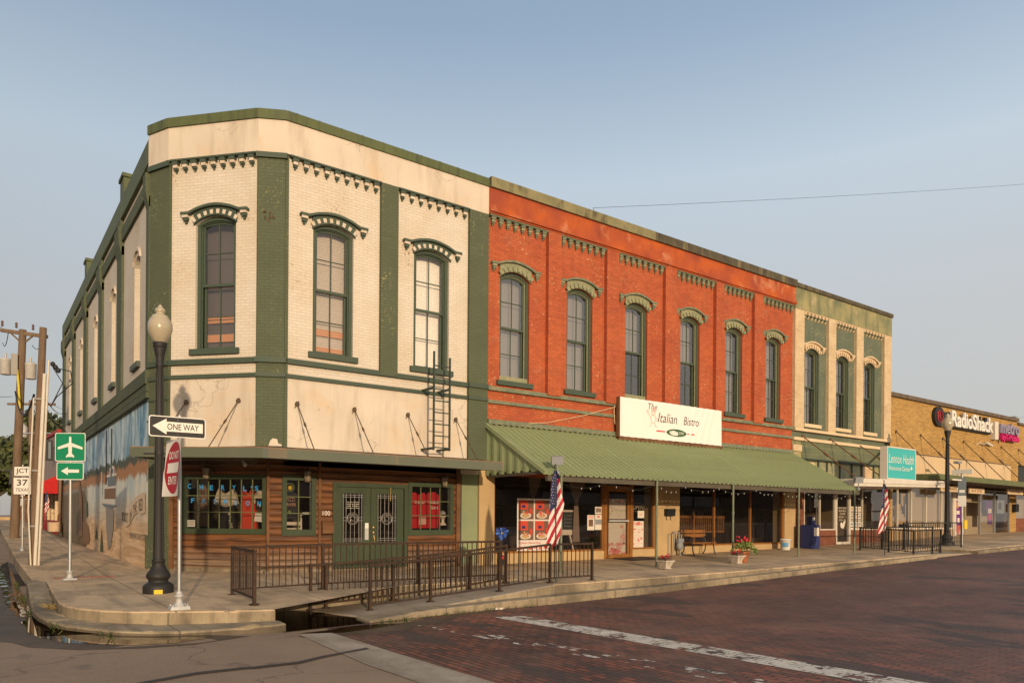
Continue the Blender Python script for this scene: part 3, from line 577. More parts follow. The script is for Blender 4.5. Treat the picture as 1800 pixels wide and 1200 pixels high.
structure(sheet('wet_asphalt', 'wet asphalt', [(3.74, 10.9), (3.72, 13.38), (5.0, 13.38), (5.22, 12.2), (5.5, 11.9), (6.6, 11.7), (8.2, 11.75)] + wob([(8.0, 11.5), (7.0, 11.15), (6.2, 10.65), (5.4, 10.25), (4.6, 10.1), (3.7, 10.4)], .10, .4), lambda x, y: street_z(x, y) + .006, [3.8], []))
structure(sheet('puddle', 'puddle water', [(3.74, 10.9), (3.72, 13.38), (5.0, 13.38), (5.22, 12.2), (5.5, 11.9), (6.6, 11.7)] + wob([(6.4, 11.4), (5.9, 10.95), (5.2, 10.6), (4.5, 10.42), (3.9, 10.62)], .06, .4), lambda x, y: street_z(x, y) + .010, [3.8], []))

# corner pavement, side pavement and front pavement (one slab with a true kerb face), lower kerb step below it
UP = [(.98, 18.3), (1.19, 17.9), (1.09, 13.8), (1.14, 13.3), (1.26, 12.85), (1.50, 12.42), (1.8, 12.08), (2.2, 11.78), (2.62, 11.56), (3.06, 11.4), (3.72, 11.24)]
front = UP + [(3.72, 13.42), (9.95, 13.42), (9.95, 12.15)]
x = 12.0
while x <= 25.2: front.append((x, 12.15 + .004 * (x - 10))); x += 2.2
front += [(25.6, 12.22), (27.2, 12.25), (27.2, 13.6), (30.6, 13.6), (30.6, 12.3), (60, 12.4), (110, 12.4), (110, 17.35), (5.3, 17.35), (3.9, 19.0), (3.5, 20), (3.5, 41), (3.5, 80), (1.1, 80), (1.1, 60), (.95, 40), (.90, 24)]
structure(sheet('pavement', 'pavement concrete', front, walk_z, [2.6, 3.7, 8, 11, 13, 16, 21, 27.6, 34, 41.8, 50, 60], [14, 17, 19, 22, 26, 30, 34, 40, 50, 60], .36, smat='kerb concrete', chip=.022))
def low_z(x, y):
    if x < 3.8: return interp(y, [10.9, 13, 14.5, 17.8, 19], [-.295, -.27, -.24, -.06, -.05])
    return street_z(x, 10) + interp(x, [5, 6.5, 10, 21, 60], [.03, .12, .17, .13, .10])
lowc = [(.86, 18.3), (.80, 16), (.76, 14.4), (.80, 13.6), (.88, 12.97), (1.06, 12.35), (1.36, 11.82), (1.63, 11.42), (1.95, 11.14), (2.3, 10.96), (2.7, 10.88), (3.2, 10.9), (3.66, 10.93), (3.80, 10.99), (3.80, 11.3)]
structure(sheet('kerb', 'kerb concrete', lowc + [(p[0] - .0, p[1] + .06) for p in reversed(UP)], low_z, [2, 3], [13, 14.5, 16, 17.8], .30, smat='dark kerb concrete', chip=.03))
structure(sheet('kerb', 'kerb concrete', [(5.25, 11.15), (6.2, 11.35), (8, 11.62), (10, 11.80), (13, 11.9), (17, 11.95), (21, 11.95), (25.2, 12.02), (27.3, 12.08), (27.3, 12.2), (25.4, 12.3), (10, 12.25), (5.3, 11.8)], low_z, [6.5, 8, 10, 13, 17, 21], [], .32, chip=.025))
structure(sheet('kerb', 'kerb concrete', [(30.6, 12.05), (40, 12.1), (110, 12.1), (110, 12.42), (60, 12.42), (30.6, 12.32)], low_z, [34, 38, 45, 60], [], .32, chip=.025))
def ramp_z(x, y): return interp(x, [5.1, 6.9, 8.6, 10.0], [-.425, -.335, -.215, -.095])
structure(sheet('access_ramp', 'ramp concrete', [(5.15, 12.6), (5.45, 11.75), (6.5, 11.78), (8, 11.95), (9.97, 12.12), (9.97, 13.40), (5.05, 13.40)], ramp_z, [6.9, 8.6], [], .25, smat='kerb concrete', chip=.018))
structure(sheet('access_ramp', 'ramp concrete', [(27.2, 13.6), (27.2, 12.26), (30.6, 12.3), (30.6, 13.6)], lambda x, y: interp(x, [27.2, 30.6], [.13, .10]), [], [], .2))
mb = MB()
for i in range(16):
    for j in range(6): mb.lathe((1.38 + i * .075, 18.30 + j * .075 - i * .0, walk_z(1.4, 18.4)), [(0, .022), (.012, .016)], 8)
structure(mb.build('tactile_paving', 'tile red'))
mb = MB()
for k in range(120):
    a = random.uniform(0, 6.3); r = random.uniform(0, .3); p = Vector((1.02 + r * math.cos(a) * .25, 14.6 + r * math.sin(a) * 2, -.24)); q = p + Vector((random.uniform(-.12, .12), random.uniform(-.2, .2), random.uniform(.01, .05)))
    mb.tube([p, q], .004, 3)
o = mb.build('dry_grass', 'dry hay'); o['kind'] = 'stuff'
mb = MB()
for k in range(260):
    xx = random.choice([random.uniform(5.4, 26), random.uniform(5.4, 9)]); yy = 11.1 + (interp(xx, [5.25, 8, 10, 25], [0.02, .48, .66, .8])) - random.uniform(0, .06); cl = random.gauss(0, .05)
    p = Vector((xx + cl, yy, street_z(xx, yy))); mb.tube([p, p + Vector((random.uniform(-.05, .05), random.uniform(-.06, .0), random.uniform(.02, .07)))], .004, 3)
for k in range(120):
    a = random.choice([(.80, 14.5), (.95, 12.7), (1.5, 11.6), (.78, 17), (.80, 20)]); p = Vector((a[0] - .03 + random.gauss(0, .03), a[1] + random.gauss(0, .4), street_z(*a) + .01)); mb.tube([p, p + Vector((random.uniform(-.06, .06), random.uniform(-.06, .06), random.uniform(.02, .09)))], .005, 3)
o = mb.build('gutter_weeds', 'grass'); o['kind'] = 'stuff'
for k, (lx, ly) in enumerate(((8.05, 11.55),)):
    mb = MB()
    for i in range(10):
        p = Vector((lx + random.uniform(-.12, .12), ly + random.uniform(-.05, .05), street_z(lx, ly) + .03))
        mb.face([p + Vector((random.uniform(-.06, .06), random.uniform(-.05, .05), random.uniform(-.02, .03))) for _ in range(4)])
    tag(mb.build('litter', 'paper', origin=(lx, ly, street_z(lx, ly))), 'crumpled white scrap of litter in the gutter below the ramp kerb', 'litter')

# ------------------------------------------------------------------ windows, cornices
P0, P1, P2, P3 = (3.42, 19.62), (3.72, 18.98), (5.27, 17.28), (5.80, 17.0)
FR = Fr((0, 17), (1, 0), (0, -1))
def fr_between(a, b):
    u = Vector((b[0] - a[0], b[1] - a[1], 0)).normalized(); return Fr(a, u, (u.y, -u.x))
CH = fr_between(P1, P2); F23 = fr_between(P2, P3); F01 = fr_between(P0, P1)
L12 = math.dist(P1, P2); L23 = math.dist(P2, P3); L01 = math.dist(P0, P1)
SDW = Fr((3.42, 0), (0, 1), (-1, 0))
def arch(u0, u1, zp, za, n=12):
    c = (u1 - u0) / 2; h = za - zp
    if h < 1e-3: return [(u0, zp), (u1, zp)]
    r = (c * c + h * h) / (2 * h); cz = za - r; cu = (u0 + u1) / 2
    a0 = math.asin(min(1, c / r))
    return [(cu + r * math.sin(-a0 + 2 * a0 * i / n), cz + r * math.cos(-a0 + 2 * a0 * i / n)) for i in range(n + 1)]
def opening(u0, u1, zs, zp, za): return [(u0, zs)] + arch(u0, u1, zp, za) + [(u1, zs)]
def wall(mb, fr, outline, holes, w=0.0, mi=0, reveal=0.14, rmi=None):
    mb.poly(fr, outline, w, mi, holes)
    for h in holes:
        for i in range(len(h)):
            a, b = h[i], h[(i + 1) % len(h)]
            mb.face([fr(a[0], a[1], w), fr(b[0], b[1], w), fr(b[0], b[1], w - reveal), fr(a[0], a[1], w - reveal)], mi if rmi is None else rmi)
def ring(mb, fr, A, B, w, mi=0, depth=0.03):
    for i in range(len(A) - 1):
        mb.face([fr(*A[i], w), fr(*A[i + 1], w), fr(*B[i + 1], w), fr(*B[i], w)], mi)
        mb.face([fr(*B[i], w), fr(*B[i + 1], w), fr(*B[i + 1], w - depth), fr(*B[i], w - depth)], mi)
def sash_window(b, fr, u0, u1, zs, zp, za, trim='sage trim paint', sillm=None, hood=None, shade=None, glassm='window glass', jamb=None, apron=False, mid=None, label=None, sash_in=0.0, hooddz=0.0):
    jamb = jamb or trim
    mb = MB(); A = opening(u0, u1, zs, zp, za); t = .085
    B = opening(u0 + t, u1 - t, zs, zp - .01, za - t)
    ring(mb, fr, A, B, -.075, 0, .05)
    C_ = opening(u0 + t + .025, u1 - t - .025, zs, zp - .02, za - t - .025)
    ring(mb, fr, B, C_, -.115, 1, .04)
    fr_ob = mb.build('window', [trim, jamb], b, label=label)
    zm = mid if mid else (zs + za) / 2 - .03
    # sashes
    mb = MB(); s = .045
    a0, a1 = u0 + t + .025, u1 - t - .025; um = (u0 + u1) / 2
    U1 = [(a0, zm)] + arch(a0, a1, zp - .02, za - t - .025) + [(a1, zm)]
    U2 = [(a0 + s, zm)] + arch(a0 + s, a1 - s, zp - .03, za - t - .025 - s) + [(a1 - s, zm)]
    ring(mb, fr, U1, U2, -.15, 0, .03)
    mb.fbox(fr, a0, a1, zm - .03, zm + .035, -.20, -.135)
    L1 = [(a0, zs + .0), (a0, zm - .03), (a1, zm - .03), (a1, zs)]; 
    for (x0, x1) in ((a0, a0 + s + .01), (a1 - s - .01, a1)): mb.fbox(fr, x0, x1, zs, zm - .03, -.235, -.195)
    mb.fbox(fr, a0 + s + .01, a1 - s - .01, zs, zs + .085, -.235, -.197)
    g = .011
    zq = (zm + zp) / 2 + .05; zl = (zs + .085 + zm) / 2
    mb.fbox(fr, um - g, um + g, zm + .035, za - t - .04, -.178, -.152); mb.fbox(fr, a0 + s, a1 - s, zq - g, zq + g, -.176, -.150)
    mb.fbox(fr, um - g, um + g, zs + .085, zm - .03, -.228, -.200); mb.fbox(fr, a0 + s, a1 - s, zl - g, zl + g, -.226, -.198)
    mb.build('sash', [trim], fr_ob)
    mb = MB()
    mb.poly(fr, [(a0 + s, zm)] + arch(a0 + s, a1 - s, zp - .03, za - t - .025 - s) + [(a1 - s, zm)], -.168)
    mb.face([fr(a0 + s, zs + .08, -.216), fr(a1 - s, zs + .08, -.216), fr(a1 - s, zm, -.216), fr(a0 + s, zm, -.216)])
    mb.build('glass', glassm, fr_ob)
    mb = MB(); mb.fbox(fr, u0 - .11, u1 + .11, zs - .135, zs, -.10, .085); mb.build('sill', sillm or trim, fr_ob)
    if apron:
        mb = MB(); mb.fbox(fr, u0 + .02, u1 - .02, zs + .002, zs + .15, -.19, -.05); mb.build('apron_board', 'pale aged stone', fr_ob)
    if shade:
        for (nm, mat, zz0, zz1, wd) in shade:
            mb = MB()
            if nm == 'blind':
                k = int((zz1 - zz0) / .055)
                for i in range(k):
                    z = zz0 + i * .055
                    mb.face([fr(u0 + .05, z, -wd), fr(u1 - .05, z, -wd), fr(u1 - .05, z + .05, -wd - .016), fr(u0 + .05, z + .05, -wd - .016)])
                    mb.face([fr(u0 + .05, z + .05, -wd - .016), fr(u1 - .05, z + .05, -wd - .016), fr(u1 - .05, z + .055, -wd), fr(u0 + .05, z + .055, -wd)])
            else:
                n = 8
                mb.grid([[fr(lerp(u0 + .03, u1 - .03, i / n), z, -wd - .008 * math.sin(i * 2.2 + z * 3)) for i in range(n + 1)] for z in [lerp(zz0, zz1, j / 5) for j in range(6)]])
            mb.build(nm, mat, fr_ob)
    if hood:
        mtop, mband, mdent, white = hood
        mb = MB(); cu = (u0 + u1) / 2; hw = (u1 - u0) / 2; dz = hooddz
        def ztop(x):
            q = abs(x) / (hw + .11)
            return za + .10 + dz + (.155 * math.cos(math.pi * min(1, q) / 2) ** .8 if q < 1 else 0)
        xs = [-(hw + .34)] + [-(hw + .13) + (2 * hw + .26) * i / 18 for i in range(19)] + [hw + .34]
        for i in range(len(xs) - 1):
            x0, x1 = xs[i], xs[i + 1]; t0, t1 = ztop(x0), ztop(x1); th = .06
            P = [fr(cu + x0, t0 - th, 0), fr(cu + x1, t1 - th, 0), fr(cu + x1, t1 - th, .125), fr(cu + x0, t0 - th, .125), fr(cu + x0, t0, 0), fr(cu + x1, t1, 0), fr(cu + x1, t1, .125), fr(cu + x0, t0, .125)]
            mb.hexa(P, 0)
        # brick band between the arch and the label mould
        ar = arch(u0 - .03, u1 + .03, zp - .02, za, 18)
        for i in range(18):
            (xa, za_), (xb, zb_) = ar[i], ar[i + 1]
            mb.face([fr(xa, za_, .055), fr(xb, zb_, .055), fr(xb, ztop(xb - cu) - .07, .055), fr(xa, ztop(xa - cu) - .07, .055)], 1)
            mb.face([fr(xa, za_, .055), fr(xb, zb_, .055), fr(xb, zb_, -.08), fr(xa, za_, -.08)], 1)
        mb.face([fr(ar[0][0], ar[0][1], .055), fr(ar[0][0], ztop(ar[0][0] - cu) - .07, .055), fr(ar[0][0], ztop(ar[0][0] - cu) - .07, 0), fr(ar[0][0], ar[0][1], 0)], 1)
        mb.face([fr(ar[-1][0], ar[-1][1], .055), fr(ar[-1][0], ztop(ar[-1][0] - cu) - .07, .055), fr(ar[-1][0], ztop(ar[-1][0] - cu) - .07, 0), fr(ar[-1][0], ar[-1][1], 0)], 1)
        c, h = hw + .03, za - zp + .02; r = (c * c + h * h) / (2 * h); cz = za - r; a0_ = math.asin(c / r); nb = 8
        for i in range(nb):
            a = -a0_ + 2 * a0_ * (i + .5) / nb
            da = .036 / r
            q = []
            lo, hi = (r + .035, r + .135) if white else (r + .02, r + .14)
            for (aa, rr) in ((a - da, lo), (a + da, lo), (a + da * 1.05, hi), (a - da * 1.05, hi)): q.append((cu + rr * math.sin(aa), cz + rr * math.cos(aa)))
            mb.prism(fr, q, .05, .058 if white else .095, 2)
        for sgn in (-1, 1):
            x = cu + sgn * (hw + .235); zt = za + .10 + dz - .06
            mb.fbox(fr, x - .075, x + .075, zt - .06, zt, 0, .105, 2 if white else 1); mb.fbox(fr, x - .055, x + .055, zt - .13, zt - .06, 0, .08, 0); mb.fbox(fr, x - .026, x + .026, zt - .19, zt - .13, 0, .05, 0)
        mb.build('window_hood', [mtop, mband, mdent], fr_ob)
    return fr_ob
def corbels(b, fr, u0, u1, n, mats, ztop=9.72, rail=True):
    mb = MB()
    if rail: mb.fbox(fr, u0, u1, ztop - .04, ztop, 0.0, .125, 0)
    for i in range(n):
        x = lerp(u0, u1, (i + .5) / n)
        z = ztop - .05
        mb.fbox(fr, x - .072, x + .072, z - .07, z, 0, .115, 0); mb.fbox(fr, x - .055, x + .055, z - .14, z - .07, 0, .095, 1)
        mb.fbox(fr, x - .042, x + .042, z - .19, z - .14, 0, .07, 0); mb.fbox(fr, x - .02, x + .02, z - .24, z - .19, 0, .04, 0)
    return mb.build('cornice', mats, b)
def tie_rod(b, a, c, m='old rod iron', r=.012):
    a = Vector(a); c = Vector(c); mb = MB(); mb.tube([a, c], r, 6); q = a.lerp(c, .40); q2 = a.lerp(c, .52); mb.tube([q, q.lerp(q2, .3), q.lerp(q2, .7), q2], [r, r * 2.2, r * 2.2, r], 6)
    mb.lathe((a.x, a.y, a.z - .05), [(0, .05), (.05, .06), (.10, .03)], 8); mb.tube([a + Vector((-.06, 0, -.10)), a + Vector((0, -.03, 0)), a + Vector((.04, 0, .06))], .012, 5)
    return mb.build('tie_rod', m, b)
def pane(mb, fr, u0, u1, z0, z1, w, mi=0): mb.face([fr(u0, z0, w), fr(u1, z0, w), fr(u1, z1, w), fr(u0, z1, w)], mi)
def rect(u0, u1, z0, z1): return [(u0, z0), (u0, z1), (u1, z1), (u1, z0)]
def frame_rect(mb, fr, u0, u1, z0, z1, t, w0, w1, mi=0, tb=None, tt=None):
    tb = tb or t; tt = tt or t
    mb.fbox(fr, u0, u0 + t, z0, z1, w0, w1, mi); mb.fbox(fr, u1 - t, u1, z0, z1, w0, w1, mi)
    mb.fbox(fr, u0 + t, u1 - t, z0, z0 + tb, w0, w1 - .002, mi); mb.fbox(fr, u0 + t, u1 - t, z1 - tt, z1, w0, w1 - .002, mi)

# ------------------------------------------------------------------ cream corner building
B1 = thing('corner_building', 'cream painted two storey corner building with dark green pilasters and a wood log shopfront', 'building', (5.8, 17.3, 0))
HG = ('sage trim paint', 'sage trim paint', 'cream stucco', True)
w1 = (6.47, 7.50); w3 = (9.18, 10.25); cw = (.67, 1.72); ZS, ZP, ZA = 5.23, 8.18, 8.36
mb = MB()
wall(mb, FR, rect(5.80, 11.46, 2.5, 9.72), [opening(*w1, ZS, ZP, ZA), opening(*w3, ZS, ZP, ZA)])
wall(mb, CH, rect(0, L12, 2.5, 9.72), [opening(*cw, ZS, ZP, ZA)])
mb.build('wall', 'cream painted brick', B1)
mb = MB()                                         # smooth stucco below the belt courses, and the parapet
pane(mb, FR, 5.80, 10.84, 2.9, 4.54, .012); pane(mb, CH, 0, L12, 2.9, 4.54, .012)
for fr, a, c in ((FR, 5.80, 11.46), (CH, 0, L12), (F23, 0, L23), (F01, 0, L01)):
    pane(mb, fr, a, c, 9.72, 10.5, .10); mb.face([fr(a, 9.72, 0), fr(c, 9.72, 0), fr(c, 9.72, .10), fr(a, 9.72, .10)])
mb.face([FR(11.46, 9.72, .10), FR(11.46, 10.5, .10), FR(11.46, 10.5, -.3), FR(11.46, 9.72, -.3)])
# small wedges that close the mitres of the parapet
def off(fr, u, w): return Vector(fr(u, 0, w))
for fa, ua, fb, ub in ((F01, L01, CH, 0), (CH, L12, F23, 0), (F23, L23, FR, 5.80)):
    a = off(fa, ua, .10); c = off(fb, ub, .10)
    mb.face([(a.x, a.y, 9.72), (c.x, c.y, 9.72), (c.x, c.y, 10.5), (a.x, a.y, 10.5)])
mb.build('parapet', 'cream stucco', B1)
mb = MB()
def coping(fr, a, c, z0, z1, wo): mb.fbox(fr, a, c, z0, z1, -.35, wo)
coping(FR, 5.80, 11.46, 10.48, 10.70, .14); coping(CH, 0, L12, 10.48, 10.70, .14); coping(F23, 0, L23, 10.48, 10.701, .139); coping(F01, 0, L01, 10.48, 10.701, .139)
for fa, ua, fb, ub in ((F01, L01, CH, 0), (CH, L12, F23, 0), (F23, L23, FR, 5.80)):
    a = off(fa, ua, .139); c = off(fb, ub, .139); o_ = off(fa, ua, 0)
    mb.face([(a.x, a.y, 10.48), (c.x, c.y, 10.48), (c.x, c.y, 10.698), (a.x, a.y, 10.698)]); mb.face([(a.x, a.y, 10.698), (c.x, c.y, 10.698), (o_.x, o_.y, 10.698)])
for k in range(11): mb.fbox(FR, 6.0 + k * .55, 6.03 + k * .55, 10.485, 10.707, .1, .145)
mb.build('coping', 'green metal coping', B1)
mb = MB()                                         # pilasters
mb.fbox(FR, 8.20, 8.68, 4.90, 9.72, -.02, .10); mb.fbox(FR, 10.84, 11.46, 2.9, 9.72, -.02, .10)
mb.fbox(F23, 0.0, L23, 2.6, 9.72, -.05, .06); mb.fbox(F01, 0, L01, -.15, 9.72, -.05, .05)
for fr, a, c in ((CH, L12 - .02, L12 + .03), (FR, 5.78, 5.86)): mb.fbox(fr, a, c, 2.6, 9.72, -.05, .052)
mb.fbox(CH, -.03, .03, -.1, 9.7, -.05, .042)
build_each(mb, 'pilaster', 'sage painted brick', B1)
mb = MB()
mb.fbox(FR, 5.84, 8.20, 4.87, 4.99, -.01, .09); mb.fbox(FR, 8.20, 10.84, 4.87, 4.985, -.01, .09); mb.fbox(FR, 10.82, 11.46, 4.87, 4.99, .0, .16)
mb.fbox(CH, 0.03, L12 - .02, 4.87, 4.99, -.01, .09); mb.fbox(F23, -.05, L23 + .05, 4.87, 4.99, 0, .125); mb.fbox(F01, -.03, L01 + .03, 4.87, 4.99, 0, .11)
mb.fbox(FR, 5.84, 10.84, 4.54, 4.63, -.01, .07); mb.fbox(FR, 10.82, 11.46, 4.54, 4.63, 0, .14); mb.fbox(CH, 0.03, L12 - .02, 4.54, 4.63, -.01, .07)
mb.fbox(F23, -.04, L23 + .04, 4.54, 4.63, 0, .105); mb.fbox(F01, -.03, L01 + .03, 4.54, 4.63, 0, .09)
for zz in (4.05, 3.55): mb.fbox(F01, -.02, L01 + .02, zz, zz + .05, 0, .08)
mb.fbox(F23, -.05, L23 + .05, 9.60, 9.72, 0, .12); mb.fbox(F01, -.03, L01 + .03, 9.60, 9.72, 0, .11)
build_each(mb, 'belt_course', 'sage trim paint', B1)
CM = ['sage trim paint', 'cream stucco']
corbels(B1, FR, 5.88, 8.20, 9, CM); corbels(B1, FR, 8.68, 10.84, 8, CM); corbels(B1, CH, .04, L12 - .03, 9, CM)
sash_window(B1, CH, *cw, ZS, ZP, ZA, hood=HG, glassm='clear window glass', shade=[('curtain', 'drape brown', 5.25, 8.4, .42), ('board', 'orange board', 5.93, 6.10, .36), ('board', 'orange board', 5.48, 5.66, .36)])
sash_window(B1, FR, *w1, ZS, ZP, ZA, hood=HG, glassm='clear window glass', shade=[('blind', 'blind grey', 5.35, 8.42, .34), ('board', 'orange board', 5.72, 5.88, .30), ('board', 'orange board', 5.28, 5.45, .30)])
sash_window(B1, FR, *w3, ZS, ZP, ZA, hood=HG, glassm='clear window glass', shade=[('blind', 'blind white', 5.30, 8.42, .34)])
# side wall
mb = MB(); holes = []
SW = [(21.15, 22.0), (25.3, 26.1), (29.45, 30.25), (33.9, 34.7), (38.2, 39.0)]
for k, (a, c) in enumerate(SW): holes.append(opening(a, c, 5.30 + .06 * k, 7.95 + .03 * k, 8.15 + .03 * k))
wall(mb, SDW, rect(19.6, 41.5, 4.2, 10.3), holes, 0, 0, .22)
mb.build('wall', 'cream painted brick', B1)
for k, (a, c) in enumerate(SW):
    mbb = MB(); A = opening(a, c, 5.30 + .06 * k, 7.95 + .03 * k, 8.15 + .03 * k); Bq = opening(a + .08, c - .08, 5.38 + .06 * k, 7.93 + .03 * k, 8.07 + .03 * k)
    ring(mbb, SDW, A, Bq, -.16, 0, .05); fo = mbb.build('window', 'sage trim paint', B1)
    mbb = MB(); mbb.poly(SDW, Bq, -.19); mbb.build('glass', 'window glass', fo)
    mbb = MB(); mbb.fbox(SDW, a - .1, c + .1, 5.16 + .06 * k, 5.30 + .06 * k, -.1, .09); mbb.build('sill', 'sage trim paint', fo)
    mbb = MB()
    for e in (0, 1):
        pts = arch(a - .12, c + .12, 8.0 + .03 * k, 8.27 + .03 * k, 8)
    for i in range(8): mbb.hexa([SDW(pts[i][0], pts[i][1], 0), SDW(pts[i + 1][0], pts[i + 1][1], 0), SDW(pts[i + 1][0], pts[i + 1][1], .05), SDW(pts[i][0], pts[i][1], .05), SDW(pts[i][0], pts[i][1] + .09, 0), SDW(pts[i + 1][0], pts[i + 1][1] + .09, 0), SDW(pts[i + 1][0], pts[i + 1][1] + .09, .05), SDW(pts[i][0], pts[i][1] + .09, .05)])
    mbb.build('window_hood', 'cream stucco', fo)
mb = MB()
for (a, c) in ((19.62, 19.95), (23.75, 24.6), (27.85, 28.7), (32.1, 33.0), (36.4, 37.3), (40.6, 41.5)):
    mb.fbox(SDW, a, c, 4.72, 9.05, -.02, .07)
    mb.hexa([SDW(a, 8.8, 0), SDW(c, 8.8, 0), SDW(c, 8.8, .07), SDW(a, 8.8, .07), SDW(a, 9.15, 0), SDW(c, 9.15, 0), SDW(c, 9.15, .15), SDW(a, 9.15, .15)]); mb.fbox(SDW, a, c, 9.15, 9.60, -.02, .15)
    if a > 20: mb.fbox(SDW, a + .1, c - .1, 9.62, 9.85, -.02, .09)
build_each(mb, 'pilaster', 'sage painted brick', B1)
mb = MB(); mb.fbox(SDW, 19.64, 41.5, 9.18, 9.56, -.02, .07); build_each(mb, 'belt_course', 'sage painted brick', B1)
mb = MB(); mb.fbox(SDW, 19.62, 41.5, 9.84, 10.40, -.3, .09)
for y in (23.4, 32.0): mb.fbox(SDW, y, y + .6, 10.40, 10.92, -.40, .08); mb.fbox(SDW, y - .05, y + .65, 10.92, 11.02, -.45, .12)
mb.build('coping', 'green metal coping', B1)
mb = MB(); mb.fbox(SDW, 19.6, 41.5, 4.50, 4.82, -.02, .13); mb.fbox(SDW, 19.62, 41.5, 4.32, 4.50, -.02, .10); mb.fbox(SDW, 19.6, 41.5, 4.16, 4.30, -.02, .11); build_each(mb, 'belt_course', 'sage painted brick', B1)
mb = MB(); pane(mb, SDW, 19.62, 41.5, -.5, 4.25, .004); wallm = mb.build('painted_wall', 'painted river mural', B1, label='lower side wall painted with a river, a steamboat and a far bank')
mb = MB(); w0 = .010                                # the boat, ribbon and lettering painted on the wall
def mp(pts, mi): mb.poly(SDW, pts, mp.w, mi); mp.w += .0012
mp.w = w0
mp([(27.75, 1.72), (24.75, 1.62), (24.9, 1.80), (27.7, 1.84)], 0); mp([(27.35, 1.84), (25.0, 1.80), (25.0, 2.15), (27.35, 2.17)], 1); mp([(26.3, 1.86), (25.0, 1.80), (25.0, 2.13), (26.3, 2.16)], 6)
mp([(27.5, 2.17), (24.8, 2.13), (24.8, 2.20), (27.5, 2.24)], 0); mp([(26.6, 2.22), (24.95, 2.2), (24.95, 2.52), (26.6, 2.52)], 5); mp([(26.9, 2.52), (24.8, 2.5), (24.8, 2.58), (26.9, 2.60)], 0)
mp([(26.2, 2.58), (25.2, 2.58), (25.2, 2.78), (25.7, 2.86), (26.2, 2.78)], 0); mp([(26.0, 2.60), (25.4, 2.60), (25.4, 2.74), (26.0, 2.74)], 5)
mp([(25.95, 2.5), (25.72, 2.5), (25.72, 4.0), (25.95, 4.0)], 2); mp([(27.10, 2.3), (26.86, 2.3), (26.86, 4.05), (27.10, 4.05)], 2)
mp([(28.05, 2.0), (27.8, 2.0), (27.82, 2.75), (28.0, 2.75)], 0); mp([(27.9, 1.70), (24.7, 1.60), (25.6, 1.52), (27.2, 1.58)], 5)
mp([(26.9, 1.55), (25.2, 1.5), (25.3, .9), (25.8, .35), (26.4, .2), (26.8, .9)], 8)
mp([(23.75, 1.52), (22.95, 1.40), (22.45, 1.42), (21.7, 1.75), (20.75, 1.86), (20.1, 1.88), (20.08, 1.38), (20.6, 1.34), (21.1, 1.40), (21.7, 1.30), (22.5, 1.02), (23.0, .98), (23.75, 1.10)], 4)
mp([(33.1, 1.1), (31.4, .9), (31.0, .5), (31.2, .25), (33.2, .15)], 6); mp([(32.0, 1.9), (31.7, 1.75), (31.55, 1.3), (32.0, 1.2), (32.2, 1.6)], 3); mp([(29.2, .95), (28.95, .5), (29.45, .48)], 3); mp([(27.9, .92), (27.5, .1), (28.2, .08)], 3)
mp([(34.6, 2.9), (34.1, 2.6), (33.4, 1.9), (33.2, 0.5), (34.6, .4)], 6)
for (t, y0, y1, za, zb, h) in (('ROOST', 23.62, 22.62, 1.15, 1.09, .27), ('ON', 22.36, 21.98, 1.10, 1.24, .26), ('THE', 21.82, 21.26, 1.30, 1.42, .26), ('RED', 20.95, 20.4, 1.42, 1.44, .30)):
    text_into(mb, t, SDW(y0, za, .03), Vector((0, y1 - y0, zb - za)), (0, 0, 1), abs(y1 - y0), h, 7)
text_into(mb, 'RED RIVER COUNTY TEXAS', SDW(22.3, .70, .03), Vector((0, -2.6, -.02)), (0, 0, 1), 2.55, .15, 7)
mb.build('mural_figures', ['mural white', 'mural brown', 'mural dark', 'mural green', 'mural ribbon', 'mural steel', 'mural brown', 'mural ink', 'mural haze'], wallm)
# ground floor: log siding with openings, plinth and posts
LC = 2.60                                         # chamfer meets the front here
mb = MB()
win_c = (.38, 2.53, .92, 2.25); win_m = (5.78, 6.56, .89, 2.25); door_o = (7.01, 9.03, .02, 2.13); win_r = (9.07, 10.41, .87, 2.20)
wall(mb, CH, rect(.10, LC, .08, 2.62), [rect(*win_c)], 0, 0, .10)
wall(mb, FR, rect(5.42, 10.50, .05, 2.62), [rect(*win_m), rect(door_o[0], door_o[1], .055, 2.13), rect(*win_r)], 0, 0, .10)
mb.build('log_siding', 'log siding', B1)
mb = MB(); mb.fbox(CH, LC - .04, LC + .04, .08, 2.6, -.02, .035); mb.fbox(FR, 5.40, 5.46, .05, 2.6, -.02, .045); mb.fbox(FR, 6.64, 6.70, .05, 2.6, 0, .03); mb.fbox(CH, .03, .14, .05, 2.6, -.02, .05)
mb.fbox(FR, 10.50, 10.62, .02, 2.6, -.1, .06); build_each(mb, 'corner_board', 'old timber trim', B1)
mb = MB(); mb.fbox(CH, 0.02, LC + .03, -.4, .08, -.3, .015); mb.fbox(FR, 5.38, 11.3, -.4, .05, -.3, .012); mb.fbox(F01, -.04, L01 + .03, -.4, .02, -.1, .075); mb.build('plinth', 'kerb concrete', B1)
mb = MB(); mb.fbox(F01, -.06, L01 + .05, .02, .80, -.05, .085); mb.fbox(F01, -.03, L01 + .02, .80, .84, -.05, .10); mb.build('pilaster_base', 'sage painted brick', B1)
mb = MB(); mb.fbox(FR, 10.62, 11.24, .05, 2.62, -.16, -.04); mb.build('pier', 'sage stucco', B1)
mb = MB(); mb.fbox(FR, 10.66, 10.70, .05, 2.62, -.04, -.01); mb.build('downpipe', 'dark green iron', B1)
